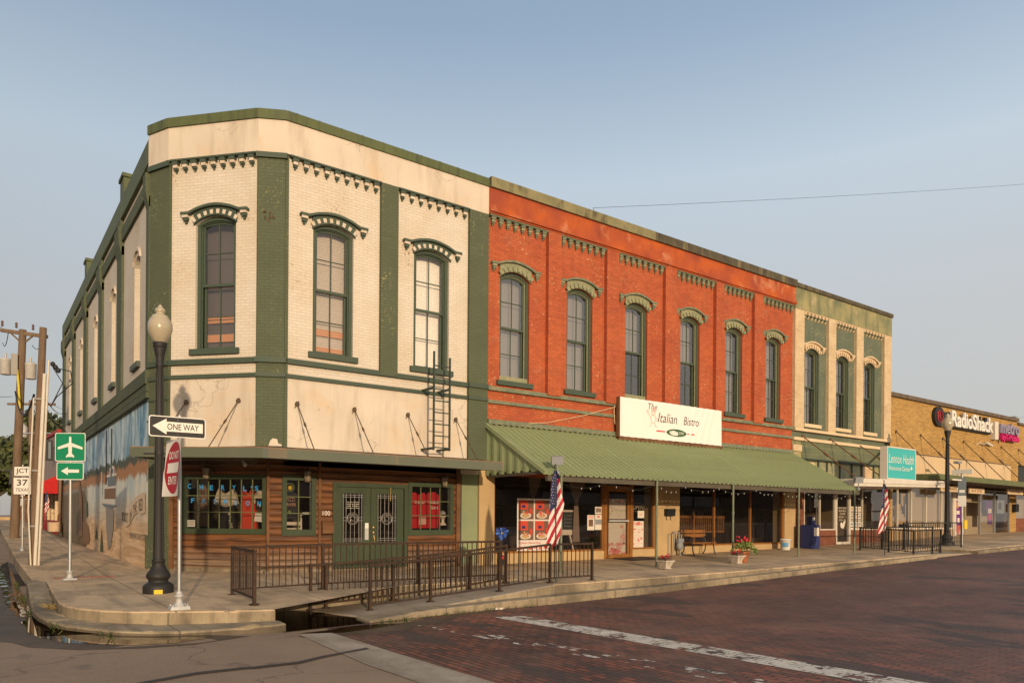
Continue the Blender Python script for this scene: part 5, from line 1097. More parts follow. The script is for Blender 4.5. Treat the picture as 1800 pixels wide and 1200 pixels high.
for (a, c) in ((26.69, 28.45), (29.0, 30.61), (31.17, 32.96)): corbels(B3, FR, a, c, 7, ['buff trim', 'aged sage trim'], 9.66)
HB = ('buff trim', 'buff trim', 'buff painted brick', False)
for i, (a, c) in enumerate(GW): sash_window(B3, FR, a, c, 5.19, 8.06, 8.26, 'sage trim paint', 'buff trim', HB, [('shade', 'film grey', 5.25 if i == 0 else 6.2, 8.3, .4)], jamb='aged sage trim', hooddz=.02)
mb = MB(); mb.fbox(FR, 26.70, 33.0, 3.80, 4.48, -.01, .04)
for x in (28.3, 29.9, 31.4): mb.fbox(FR, x - .012, x + .012, 3.8, 4.48, .04, .046)
mb.build('sign_band', 'verdigris boards', B3)
mb = MB(); mb.fbox(FR, 26.70, 33.0, 2.9, 3.78, -.25, -.12); mb.build('transom_panel', 'stained opal panel', B3)
mb = MB()
for x in (27.0, 28.1, 28.75, 29.75, 30.7, 31.5, 32.5): mb.fbox(FR, x - .04, x + .04, 2.9, 3.78, -.12, -.08)
mb.fbox(FR, 26.7, 33.0, 3.74, 3.80, -.12, .045)
mb.build('transom_mullion', 'dark green iron', B3)
for (a, c) in ((27.2, 27.85), (31.58, 32.35)):
    mb = MB(); mb.fbox(FR, a, c, 3.1, 3.66, -.12, -.10)
    for k in range(7): z = 3.12 + k * .075; mb.hexa([FR(a, z, -.1), FR(c, z, -.1), FR(c, z, -.05), FR(a, z, -.05), FR(a, z + .06, -.1), FR(c, z + .06, -.1), FR(c, z + .045, -.09), FR(a, z + .045, -.09)])
    mb.build('louvre', 'buff trim', B3)
mb = MB(); mb.fbox(FR, 33.0, 33.57, 2.6, 4.5, -.1, .03); mb.fbox(FR, 26.06, 26.7, 2.6, 4.5, -.1, .02); build_each(mb, 'pier', 'verdigris stucco', B3)
mb = MB(); mb.fbox(FR, 26.30, 26.98, -.2, 2.9, -.3, -.02); mb.fbox(FR, 27.0, 29.30, -.2, .90, -.3, -.02); mb.fbox(FR, 30.45, 33.3, -.2, .90, -.3, -.022); mb.build('brick_base', 'red brown brick', B3)
shop_glass(B3, FR, 27.0, 29.30, .90, 2.75, [28.17], 'white metal', .045)
fg = shop_glass(B3, FR, 30.45, 33.35, .90, 2.75, [31.50], 'white metal', .045)
mb = MB(); frame_rect(mb, FR, 29.30, 30.45, .30, 2.75, .10, -.12, .0); d = mb.build('door', 'white metal', B3)
mb = MB(); pane(mb, FR, 29.40, 30.35, .40, 2.65, -.06); mb.build('glass', 'shop glass', d)
mb = MB()
for k, (t, ww) in enumerate((('LENNOX HEALTH', .62), ('RESOURCE', .55), ('CENTER', .44), ('HOURS 9 - 5', .58), ('MON - FRI', .5))): text_into(mb, t, FR(29.87 - ww / 2, 1.80 - k * .13, -.045), (1, 0, 0), (0, 0, 1), ww, .08)
mb.poly(FR, [(29.75, 1.0), (29.95, .95), (30.05, 1.1), (30.12, 1.3), (29.95, 1.25), (29.9, 1.15), (29.8, 1.25), (29.7, 1.15)], -.045); mb.build('door_lettering', 'paper', d)
for j in range(3):
    for i in range(3):
        a = 30.55 + i * .31; z = .95 + j * .33
        poster('notice', FR, a, a + random.uniform(.22, .28), z, z + .30, -.07, random.choice(['paper', 'sign white', 'blind grey']), [(.15, .85, .5, .85, random.choice(['food tan', 'meter grey', 'paper pink'])), (.1, .9, .12, .35, 'curtain cloth')], fg)
mb = MB(); mb.face([(26.4, 17.15, .25), (33.5, 17.15, .35), (33.5, 21, .35), (26.4, 21, .25)]); mb.face([(26.4, 20.8, 0), (33.5, 20.8, 0), (33.5, 20.8, 2.9), (26.4, 20.8, 2.9)]); mb.face([(26.1, 17.1, 2.88), (33.5, 17.1, 2.88), (33.5, 21, 2.88), (26.1, 21, 2.88)])
mb.face([(26.1, 22, 4.9), (33.5, 22, 4.9), (33.5, 22, 10), (26.1, 22, 10)]); mb.face([(26.1, 17.2, 4.9), (33.5, 17.2, 4.9), (33.5, 22, 4.9), (26.1, 22, 4.9)]); mb.build('interior', 'interior wall', B3)
mb = MB(); mb.face([(26.06, 17, 10.4), (33.57, 17, 10.4), (33.57, 41, 9.7), (26.06, 41, 9.7)]); mb.build('roof', 'roofing', B3)
mb = MB(); mb.face([(26.06, 41, -.5), (33.57, 41, -.5), (33.57, 41, 10), (26.06, 41, 10)]); mb.face([(33.57, 16.9, -.5), (33.57, 41, -.5), (33.57, 41, 10.4), (33.57, 16.9, 10.4)]); mb.build('party_wall', 'tan brick', B3)
# white canopy
mb = MB(); mb.hexa([(26.2, 14.5, 2.58), (33.45, 14.5, 2.74), (33.45, 16.95, 2.72), (26.2, 16.95, 2.6), (26.2, 14.5, 2.86), (33.45, 14.5, 3.0), (33.45, 16.95, 2.98), (26.2, 16.95, 2.88)]); cn = mb.build('canopy', 'white metal', B3)
mb = MB(); mb.hexa([(26.18, 14.46, 2.70), (33.48, 14.46, 2.84), (33.48, 14.50, 2.84), (26.18, 14.50, 2.70), (26.18, 14.46, 2.87), (33.48, 14.46, 3.01), (33.48, 14.50, 3.01), (26.18, 14.50, 2.87)]); mb.build('gutter', 'white metal', cn)
for (u, z, u2, z2) in ((26.75, 4.66, 26.7, 2.95), (28.75, 4.66, 28.75, 2.98), (30.95, 4.60, 30.9, 3.0)): tie_rod(B3, FR(u, z, .05), (u2, 14.75, z2), 'old timber trim', .022)
mb = MB(); mb.bar(FR(33.0, 4.46, .06), (29.0, 14.9, 2.98), .09); mb.build('brace', 'old timber trim', B3)

# ------------------------------------------------------------------ yellow brick shops
B4 = thing('yellow_brick_building', 'one storey yellow brick shop row with lit sign letters and a green edged canopy', 'building', (41, 17.3, .6))
mb = MB(); wall(mb, FR, rect(33.60, 48.1, 3.4, 7.02), [], 0); mb.fbox(FR, 47.2, 48.05, .3, 3.5, -.3, .0); mb.fbox(FR, 33.6, 34.0, .3, 3.5, -.3, -.01); mb.build('wall', 'yellow brick', B4)
mb = MB(); mb.fbox(FR, 33.60, 48.1, 7.0, 7.18, -.3, .12); mb.build('coping', 'dark stone coping', B4)
mb = MB(); mb.fbox(FR, 33.65, 47.15, 3.3, 4.47, -.05, .05); mb.build('panel', 'cream metal panel', B4)
mb = MB(); mb.fbox(FR, 33.65, 47.15, 4.45, 4.50, .0, .07); mb.build('panel_trim', 'dark stone coping', B4)
mb = MB(); mb.hexa([(33.75, 14.9, 3.14), (60, 14.9, 3.0), (60, 17, 3.05), (33.75, 17, 3.2), (33.75, 14.9, 3.30), (60, 14.9, 3.2), (60, 17, 3.28), (33.75, 17, 3.36)]); cn = mb.build('canopy', 'soffit boards', B4)
mb = MB(); mb.hexa([(33.7, 14.86, 3.12), (60, 14.86, 2.98), (60, 14.9, 2.98), (33.7, 14.9, 3.12), (33.7, 14.86, 3.36), (60, 14.86, 3.24), (60, 14.9, 3.24), (33.7, 14.9, 3.36)]); mb.hexa([(33.70, 14.9, 3.12), (33.74, 14.9, 3.12), (33.74, 17, 3.2), (33.70, 17, 3.2), (33.70, 14.9, 3.36), (33.74, 14.9, 3.36), (33.74, 17, 3.42), (33.70, 17, 3.42)]); mb.build('fascia', 'green fascia', cn)
for k, u in enumerate((34.25, 36.6, 38.9, 41.2, 43.5, 45.9, 48.3, 50.7)): tie_rod(B4, FR(u, 5.42, .03), (u + .1, 15.1, 3.33), 'old rod iron', .02)
mb = MB(); mb.fbox(FR, 33.6, 40.3, .4, .92, -.3, -.05); mb.build('bulkhead', 'tan brick', B4)
shop_glass(B4, FR, 34.0, 40.3, .92, 3.0, [34.6, 35.9, 37.4, 39.0], 'white metal', .06)
mb = MB(); mb.fbox(FR, 40.3, 40.55, .4, 3.1, -.3, -.02); mb.build('jamb', 'white metal', B4)
# recessed entrance with poster panels
mb = MB(); REC = Fr((0, 17.9), (1, 0), (0, -1)); mb.fbox(REC, 40.5, 47.3, .5, 3.1, -.05, 0); mb.build('partition', 'beige blind', B4)
mb = MB(); frame_rect(mb, FR, 43.3, 47.2, .62, 3.0, .06, -.1, 0); mb.fbox(FR, 45.2, 45.27, .62, 3.0, -.1, -.003); f4 = mb.build('shop_window', 'galvanised steel', B4)
mb = MB(); pane(mb, FR, 43.36, 47.14, .68, 2.94, -.05); mb.build('glass', 'shop glass', f4)
mb = MB(); mb.fbox(FR, 42.8, 47.2, .45, .62, -.3, .0); mb.build('step', 'pavement concrete', B4)
def pst(nm, fr, u0, u1, z0, z1, w, base, fills): poster(nm, fr, u0, u1, z0, z1, w, base, fills, B4)
pst('poster', REC, 42.1, 43.4, 1.55, 2.6, .02, 'purple print', [(.15, .85, .55, .75, 'orange print'), (.2, .8, .82, .92, 'paper'), (.25, .75, .15, .4, 'flag blue')])
pst('poster', REC, 41.9, 43.5, .6, 1.5, .018, 'paper', [(.05, .3, .3, .7, 'meter grey')])
mb = MB(); mb.poly(REC, [(42.75 + r * math.cos(a), 1.05 + r * 1.0 * math.sin(a)) for a, r in [(k * .7, .30 if k % 2 else .38) for k in range(9)]], .024); mb.poly(REC, [(42.75, .6), (42.95, .6), (42.9, .9), (42.7, .85)], .023); mb.build('poster_emblem', 'pink print', B4)
pst('poster', FR, 43.6, 45.1, 1.75, 2.5, -.06, 'dark cloth', [(.3, .9, .2, .9, 'purple print'), (.1, .4, .5, .8, 'flag blue')])
pst('poster', FR, 44.35, 45.0, 1.15, 2.25, -.055, 'purple print', [(.15, .85, .55, .78, 'paper'), (.2, .85, .22, .5, 'magenta')])
pst('poster', FR, 45.6, 46.6, 1.75, 2.5, -.06, 'meter grey', [(.2, .6, .3, .8, 'chalk black')])
pst('poster', FR, 40.6, 41.2, 1.1, 2.35, -.06, 'purple print', [(.1, .5, .7, .95, 'orange print'), (.3, .7, .1, .3, 'paper'), (.1, .7, .45, .6, 'paper')])
mb = MB(); text_into(mb, 'metro', REC(41.2, 1.5, .03), (1, 0, 0), (0, 0, 1), .6, .3); mb.build('poster_emblem', 'pink print', B4)
for (a, c, z, t) in ((36.3, 38.3, 2.70, 'PAYMENTS'), (39.3, 41.0, 2.68, '3175'), (43.9, 45.9, 2.75, 'COMPUTERS'), (46.6, 48.6, 2.55, 'SOME STORES')):
    mb = MB(); mb.box(a, c, 15.9, 15.96, z, z + .27, 0); text_into(mb, t, (a + .2, 15.89, z + .07), (1, 0, 0), (0, 0, 1), (c - a) * .7, .12, 1); 
    for q in (a + .2, c - .2): mb.tube([(q, 15.93, z + .27), (q, 15.93, 3.15)], .01, 4, 1)
    mb.build('hanging_sign', ['buff trim', 'old timber trim'], B4)
mb = MB(); mb.fbox(FR, 47.45, 47.9, 1.85, 2.3, 0, .2); mb.build('meter_box', 'rubber black', B4)
mb = MB(); mb.tube([(37.2, 15.6, 3.35), (37.25, 15.5, 3.9), (36.9, 15.4, 4.05)], .03, 6); mb.hexa([(36.8 + a, 15.3 + b_, 3.98 + c) for c in (0, .1) for a, b_ in ((-.2, 0), (.2, 0), (.2, .2), (-.2, .2))]); mb.build('lamp_bracket', 'meter grey', B4)
mb = MB(); c = FR(42.6, 5.35, .05); mb.tube([c, FR(43.0, 5.48, .1), FR(43.3, 5.40, .1), FR(43.6, 5.45, .1)], .02, 5); mb.tube([FR(43.7, 5.52, .12), FR(44.4, 5.40, .12)], .07, 8); mb.build('conduit', 'white metal', B4)
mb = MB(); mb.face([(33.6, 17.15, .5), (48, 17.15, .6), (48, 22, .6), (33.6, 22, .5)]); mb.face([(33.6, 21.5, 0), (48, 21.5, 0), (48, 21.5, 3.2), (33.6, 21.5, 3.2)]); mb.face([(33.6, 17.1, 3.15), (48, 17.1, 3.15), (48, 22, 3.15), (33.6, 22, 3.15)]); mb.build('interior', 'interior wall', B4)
mb = MB()
n = 50
mb.grid([[FR(lerp(36.0, 40.2, i / n), z, -.25 + .035 * math.sin(i * 1.9)) for i in range(n + 1)] for z in (.95, 2.9)]); mb.build('curtain', 'beige blind', B4)
for (a, c, z0, z1) in ((34.2, 34.6, 1.0, 2.0), (34.7, 35.7, 1.15, 2.1), (35.2, 35.6, 1.5, 2.6)):
    pst('display_board', FR, a, c, z0, z1, -.2, 'food tan', [(.2, .8, .2, .7, 'beige blind'), (.6, .9, .5, .9, 'chalk black')])
mb = MB(); mb.face([(33.6, 17, 6.9), (48.1, 17, 6.9), (48.1, 41, 6.5), (33.6, 41, 6.5)]); mb.build('roof', 'roofing', B4)
mb = MB(); mb.face([(33.6, 41, -.5), (48.1, 41, -.5), (48.1, 41, 7), (33.6, 41, 7)]); mb.face([(48.1, 17.1, -.5), (48.1, 41, -.5), (48.1, 41, 7), (48.1, 17.1, 7)]); mb.build('rear_wall', 'tan brick', B4)
B5 = thing('shop_building', 'neighbouring brick shop with a dark upper window beyond the yellow brick row', 'building', (55, 17.3, .8))
mb = MB(); wall(mb, FR, rect(48.1, 66, 3.3, 6.85), [rect(48.3, 52.5, 3.4, 4.55)], 0, 0, .2); mb.build('wall', 'yellow brick', B5)
mb = MB(); mb.fbox(FR, 48.12, 66, 6.83, 6.97, -.3, .10); mb.build('coping', 'dark stone coping', B5)
mb = MB(); pane(mb, FR, 48.3, 52.5, 3.4, 4.55, -.15); mb.build('window', 'chalk black', B5)
mb = MB(); mb.fbox(FR, 48.1, 66, .6, 1.5, -.3, -.04); mb.build('bulkhead', 'red brown brick', B5)
shop_glass(B5, FR, 48.1, 60, 1.5, 3.2, [50, 52, 54], 'galvanised steel', .06)
mb = MB(); mb.face([(48.2, 17.3, 1.5), (60, 17.3, 1.5), (60, 17.3, 3.3), (48.2, 17.3, 3.3)]); mb.build('curtain', 'beige blind', B5)
mb = MB(); mb.face([(48.1, 17, 6.8), (66, 17, 6.8), (66, 41, 6.4), (48.1, 41, 6.4)]); mb.face([(48.1, 41, 0), (66, 41, 0), (66, 41, 6.5), (48.1, 41, 6.5)]); mb.face([(66, 17, 0), (66, 41, 0), (66, 41, 6.8), (66, 17, 6.8)]); mb.build('roof', 'roofing', B5)

# ------------------------------------------------------------------ grey shop with red awning up the side street
B6 = thing('grey_shop_building', 'small grey shop with a red scalloped awning beyond the mural up the side street', 'building', (3.5, 50, .6))
mb = MB(); mb.fbox(SDW, 41.55, 44.3, 0, 4.2, -8, -.02); mb.build('brick_front', 'tan brick', B6)
mb = MB(); mb.poly(SDW, [(44.3, .2), (44.3, 5.6), (60, 6.2), (60, .2)], -.05, 0, [rect(44.6, 58, 1.0, 3.0)]); mb.face([(3.47, 44.3, 5.6), (12, 44.3, 5.6), (12, 60, 6.2), (3.47, 60, 6.2)]); mb.face([(3.47, 44.3, 3.9), (12, 44.3, 3.9), (12, 44.3, 5.6), (3.47, 44.3, 5.6)]); mb.build('wall', 'grey stucco', B6)
mb = MB(); mb.hexa([SDW(44.25, 5.55, -.2), SDW(60, 6.15, -.2), SDW(60, 6.15, .06), SDW(44.25, 5.55, .06), SDW(44.25, 5.7, -.2), SDW(60, 6.3, -.2), SDW(60, 6.3, .06), SDW(44.25, 5.7, .06)]); mb.build('coping', 'red paint', B6)
mb = MB(); rows = []
n = 60
mb.grid([[SDW(lerp(44.4, 58, i / n), 3.35, -.02) for i in range(n + 1)], [SDW(lerp(44.4, 58, i / n), 2.75, 1.15) for i in range(n + 1)], [SDW(lerp(44.4, 58, i / n), 2.45 - .12 * abs(math.sin(i * .62)), 1.16 + .05 * math.sin(i * 1.24)) for i in range(n + 1)]], 0, False)
mb.face([SDW(44.4, 3.35, 0), SDW(44.4, 2.75, 1.15), SDW(44.4, 2.4, 1.15), SDW(44.4, 2.4, 0)]); mb.build('awning', 'red canvas', B6)
mb = MB(); pane(mb, SDW, 44.6, 58, 1.0, 3.0, -.12); mb.build('glass', 'shop glass', B6)
mb = MB(); pane(mb, SDW, 44.6, 58, .5, 3.1, -.4); mb.build('curtain', 'drape brown', B6)
mb = MB()
for y in (46.5, 49, 52, 55): mb.fbox(SDW, y - .06, y + .06, 1.0, 3.0, -.12, -.03)
build_each(mb, 'mullion', 'buff trim', B6)
mb = MB(); mb.fbox(SDW, 44.5, 60, .3, 1.0, -.06, .02); mb.fbox(SDW, 53.2, 53.9, .3, 2.9, -.06, .03); mb.build('bulkhead', 'red paint', B6)
mb = MB(); mb.box(3.0, 3.35, 46.4, 46.55, 4.2, 5.3, 0); mb.box(3.12, 3.24, 46.35, 46.4, 4.3, 5.2, 1); mb.tube([(3.4, 46.45, 4.9), (2.95, 46.45, 4.9)], .04, 6); mb.build('projecting_sign', ['cable black', 'mural steel'], B6)
mb = MB(); mb.box(2.85, 3.35, 41.7, 42.6, .5, .95); mb.build('step', 'pavement concrete', B6)

# ------------------------------------------------------------------ street lamps
def lamp():
    t = thing('street_lamp', 'black fluted lamp post with milky acorn globe at the corner', 'street lamp', (2.69, 14.58, -.1), 'acorn street lamps')
    x, y, z = 2.69, 14.58, -.1
    mb = MB(); mb.lathe((x, y, z), [(0, .262), (.13, .262), (.15, .25), (.19, .20), (.205, .172), (.24, .168), (.26, .18), (.29, .205), (.33, .208), (.37, .19), (.43, .145), (.50, .112), (.57, .104), (.58, .115), (.61, .115), (.62, .100)], 16); mb.build('base', 'lamp black', t)
    mb = MB(); mb.lathe((x, y, z), [(.62, .090), (2.5, .070), (2.52, .078), (2.58, .078), (2.6, .068), (4.08, .056), (4.12, .075), (4.16, .075), (4.18, .062), (4.30, .075), (4.42, .105), (4.45, .105), (4.46, .09)], 16)
    for k in range(8):
        a = k * math.pi / 4; mb.tube([(x + .088 * math.cos(a), y + .088 * math.sin(a), z + .64), (x + .060 * math.cos(a), y + .060 * math.sin(a), z + 4.05)], .010, 4)
    mb.build('pole', 'lamp black', t)
    mb = MB(); mb.lathe((x, y, z), [(4.44, .09), (4.46, .12), (4.49, .112), (4.52, .125), (4.545, .12), (4.55, .10)], 16); mb.build('collar', 'lamp black', t)
    mb = MB(); mb.lathe((x, y, z), [(4.55, .10), (4.60, .135), (4.70, .185), (4.78, .206), (4.88, .205), (4.96, .175), (5.0, .14), (5.02, .142), (5.035, .13), (5.05, .085), (5.08, .066), (5.10, .085), (5.13, .09), (5.16, .075), (5.18, .045), (5.20, .042), (5.235, .012)], 24); mb.build('globe', 'lamp globe', t)
    mb = MB(); d = Vector((-x, -y, 0)).normalized(); s = Vector((-d.y, d.x, 0)); c = Vector((x, y, z + .045)) + d * .264
    mb.hexa([c + s * a + Vector((0, 0, b_)) + d * e for b_ in (-.035, .04) for a, e in ((-.07, 0), (.07, 0), (.07, .006), (-.07, .006))]); mb.build('tag_plate', 'yellow plastic', t)
    mb = MB(); mb.tube([(x - .24, y + .1, z + 2.53), (x + .20, y - .1, z + 2.53)], .016, 6); mb.ball((x, y, z + 2.53), .04, .09, .05); mb.build('clamp', 'black iron', t)
    return t
L1 = lamp()
L2 = dup(L1, (32.55, 14.02, .28), R(200), 'black fluted lamp post with milky globe by the railing before the yellow shops', 'acorn street lamps', 1.05)

# ------------------------------------------------------------------ road signs
def rrect(w, h, r, n=5):
    out = []
    for cx, cy, a0 in ((w / 2 - r, h / 2 - r, 0), (-w / 2 + r, h / 2 - r, 90), (-w / 2 + r, -h / 2 + r, 180), (w / 2 - r, -h / 2 + r, 270)):
        for k in range(n + 1): a = R(a0 + 90 * k / n); out.append((cx + r * math.cos(a), cy + r * math.sin(a)))
    return out
def sign_plate(mb, fr, w, h, zc, back, rim, face, r=.04, t=.004):
    P = lambda pts: [(p[0], p[1] + zc) for p in pts]
    mb.prism(fr, P(rrect(w, h, r)), -t, t, rim, True)
    mb.poly(fr, P(rrect(w - .028, h - .028, r * .75)), t + .0012, face)
def arrow_left(u0, u1, z, hw, hh, sw):
    return [(u0, z), (u0 + hh, z + hw), (u0 + hh, z + sw), (u1, z + sw), (u1, z - sw), (u0 + hh, z - sw), (u0 + hh, z - hw)]
def sfr(x, y, a): return Fr((x, y), (math.cos(R(a)), math.sin(R(a))), (math.sin(R(a)), -math.cos(R(a))))
# one way / do not enter
t = thing('sign_post', 'galvanised post with a black one way arrow sign above a red do not enter sign', 'sign post', (2.49, 11.93, -.1))
x, y, z = 2.49, 11.93, -.1
mb = MB(); mb.hexa([(x - .14, y - .12, z), (x + .14, y - .12, z), (x + .14, y + .12, z), (x - .14, y + .12, z), (x - .13, y - .11, z + .05), (x + .13, y - .11, z + .05), (x + .13, y + .11, z + .05), (x - .13, y + .11, z + .05)])
mb.lathe((x, y, z + .05), [(0, .085), (.03, .07), (.06, .05), (.13, .048), (.14, .07), (.16, .07), (.17, .048), (.22, .045)], 10)
for sx in (-1, 1):
    for sy in (-1, 1): mb.lathe((x + sx * .1, y + sy * .085, z + .05), [(0, .016), (.025, .016)], 6)
mb.build('base', 'pale cast metal', t)
mb = MB(); mb.tube([(x, y, z + .2), (x - .01, y, z + 2.92)], .030, 12); mb.build('pole', 'galvanised steel', t)
f = sfr(x - .045, y - .045, -2)
mb = MB(); sign_plate(mb, f, .79, .31, 2.635, 0, 0, 1)
mb.poly(f, arrow_left(-.345, .352, 2.635, .118, .19, .072), .0075, 0)
text_into(mb, 'ONE WAY', f(-.145, 2.59, .0095), f.u, (0, 0, 1), .44, .092, 1, bold=.01)
for zz in (2.745, 2.525): mb.lathe(f(0, zz, .006), [(0, .006), (.004, .006)], 6, 0)
mb.build('one_way_sign', ['sign white', 'sign black'], t)
f = sfr(x - .075, y, -85)
mb = MB(); zc = 2.03; w_, h_ = .74, .86
n = 12
def bend(u, zz): return .05 * (u / .37) ** 2 * (1.0 if zz < zc else .7) - .02 * (zz - zc) / .4
rows = [[f(lerp(-w_ / 2, w_ / 2, i / n) * (1.04 - .08 * (j / n)), lerp(zc - h_ / 2, zc + h_ / 2, j / n), bend(lerp(-w_ / 2, w_ / 2, i / n), lerp(zc - h_ / 2, zc + h_ / 2, j / n))) for i in range(n + 1)] for j in range(n + 1)]
mb.grid(rows, 0)
rr = []
for j in range(0, 9):
    a = []
    for i in range(33):
        r_ = .345 * j / 8; uu = r_ * math.cos(i * math.pi / 16); zz = zc + r_ * 1.14 * math.sin(i * math.pi / 16); a.append(f(uu, zz, bend(uu, zz) + .004))
    rr.append(a)
mb.grid(rr, 1)
mb.grid([[f(lerp(-.26, .26, i / 8), zz, bend(lerp(-.26, .26, i / 8), zz) + .0075) for i in range(9)] for zz in (zc - .075, zc, zc + .075)], 0)
k0 = len(mb.v)
text_into(mb, 'DO NOT', f(-.22, zc + .13, 0), f.u, (0, 0, 1), .44, .12, 0, bold=.02); text_into(mb, 'ENTER', f(-.20, zc - .25, 0), f.u, (0, 0, 1), .40, .12, 0, bold=.02)
o3 = Vector(f(0, 0, 0))
for i in range(k0, len(mb.v)): q = Vector(mb.v[i]); u_ = (q - o3).dot(f.u); mb.v[i] = tuple(q + f.n * (bend(u_, q.z) + .008))
mb.build('do_not_enter_sign', ['sign white', 'sign red'], t)
# airport sign
t = thing('sign_post', 'steel post with green aeroplane sign above a green left arrow sign', 'sign post', (1.62, 18.1, -.06))
x, y, z = 1.62, 18.1, -.06
mb = MB(); mb.tube([(x, y, z), (x, y, z + 3.0)], .034, 10); mb.build('pole', 'galvanised steel', t)
mb = MB(); mb.hexa([(x - .13, y - .12, z), (x + .13, y - .12, z), (x + .13, y + .12, z), (x - .13, y + .12, z), (x - .12, y - .1, z + .03), (x + .12, y - .1, z + .03), (x + .12, y + .1, z + .03), (x - .12, y + .1, z + .03)]); mb.lathe((x, y, z + .03), [(0, .08), (.04, .055), (.12, .055), (.13, .07), (.16, .07)], 10); mb.build('base', 'pale cast metal', t)
f = sfr(x - .01, y - .04, -36)
mb = MB(); zc = 2.74; sign_plate(mb, f, .64, .60, zc, 0, 0, 1)
pl = [(0, .225), (.018, .215), (.024, .19), (.024, .09), (.26, .0), (.26, -.052), (.04, .010), (.034, -.13), (.085, -.185), (.085, -.222), (.02, -.20), (0, -.215)]
pl = pl + [(-p[0], p[1]) for p in reversed(pl[1:-1])]
mb.poly(f, [(p[0], p[1] + zc) for p in pl], .0075, 0); mb.build('airport_sign', ['sign white', 'sign green'], t)
mb = MB(); zc = 2.235; sign_plate(mb, f, .57, .37, zc, 0, 0, 1); mb.poly(f, arrow_left(-.19, .19, zc, .085, .145, .032), .0075, 0); mb.build('arrow_sign', ['sign white', 'sign green'], t)
# junction 37
t = thing('sign_post', 'steel post with white junction plate above a white square Texas 37 sign', 'sign post', (1.17, 27.22, .19))
x, y, z = 1.17, 27.22, .19
mb = MB(); mb.tube([(x, y, z - .05), (x, y, z + 2.65)], .032, 8); mb.lathe((x, y, z), [(0, .1), (.03, .09), (.12, .05)], 8); mb.build('pole', 'galvanised steel', t)
f = sfr(x - .01, y - .04, -38)
mb = MB(); sign_plate(mb, f, .54, .31, 2.64, 0, 1, 0, .02); text_into(mb, 'JCT', f(-.20, 2.55, .009), f.u, (0, 0, 1), .40, .18, 1, bold=.01); mb.build('junction_plate', ['sign white', 'sign black'], t)
mb = MB(); sign_plate(mb, f, .58, .54, 2.19, 0, 1, 0, .02); text_into(mb, '37', f(-.17, 2.20, .009), f.u, (0, 0, 1), .34, .19, 1, bold=.01); text_into(mb, 'TEXAS', f(-.21, 2.02, .009), f.u, (0, 0, 1), .42, .10, 1); mb.build('route_sign', ['sign white', 'sign black'], t)
# far route assemblies
def far_route(x, y, z, label, num, two):
    t = thing('sign_post', label, 'sign post', (x, y, z), 'far route sign posts')
    mb = MB()
    for dx in ((-.25, .25) if two else (0,)): mb.tube([(x + dx * .8, y - dx * .6, z), (x + dx * .8, y - dx * .6, z + 2.6)], .035, 6)
    mb.build('pole', 'galvanised steel', t); f = sfr(x, y - .06, -30)
    mb = MB(); sign_plate(mb, f, .75, .32, 3.32 + z - .8, 0, 1, 0, .02); text_into(mb, 'WEST', f(-.27, 3.25 + z - .8, .009), f.u, (0, 0, 1), .54, .16, 1); sign_plate(mb, f, .75, .75, 2.72 + z - .8, 0, 0, 0, .25); text_into(mb, num, f(-.25 if len(num) > 1 else -.13, 2.52 + z - .8, .009), f.u, (0, 0, 1), .5 if len(num) > 1 else .26, .38, 1, bold=.02)
    sign_plate(mb, f, .6, .42, 2.05 + z - .8, 0, 1, 0, .02); mb.poly(f, [(q[1] - 2.05 - z + .8, q[0] * 1 + 2.05 + z - .8) for q in arrow_left(-.15, .15, 2.05 + z - .8, .1, .12, .035)], .0085, 1)
    mb.build('route_sign', ['sign white', 'sign black'], t)
far_route(.55, 50.5, .75, 'far double post with small white route plates left of the timber pole', '82', True); far_route(1.95, 49.5, .75, 'far single post with white route 82 shield beside the timber pole', '82', False)
t = thing('sign_post', 'grey post with a small street name sign beside the far lamp post', 'sign post', (33.4, 13.8, .32))
x, y, z = 33.4, 13.8, .32
mb = MB(); mb.tube([(x, y, z), (x, y, z + 3.0)], .04, 8); mb.build('pole', 'galvanised steel', t)
mb = MB(); mb.hexa([(x - .03, y - .4, z + 2.95), (x - .0, y - .4, z + 2.95), (x + .0, y + .4, z + 2.95), (x - .03, y + .4, z + 2.95), (x - .03, y - .4, z + 3.15), (x - .0, y - .4, z + 3.15), (x + .0, y + .4, z + 3.15), (x - .03, y + .4, z + 3.15)]); mb.box(x - .9, x - .05, y - .01, y + .01, z + 2.68, z + 2.73); mb.build('street_name_blade', ['sign white'], t)
f = sfr(x - .05, y - .02, -72)
mb = MB(); mb.prism(f, rrect(.30, .75, .03) and [(p[0], p[1] + 2.75) for p in rrect(.30, .75, .03)], -.004, .004, 1, True); mb.prism(f, [(p[0], p[1] + 2.15) for p in rrect(.30, .45, .03)], -.004, .004, 0, True); mb.poly(f, [(-.1, 2.5), (.1, 2.5), (.1, 2.62), (-.1, 2.62)], .006, 0); mb.build('parking_sign', ['sign white', 'mural steel'], t)

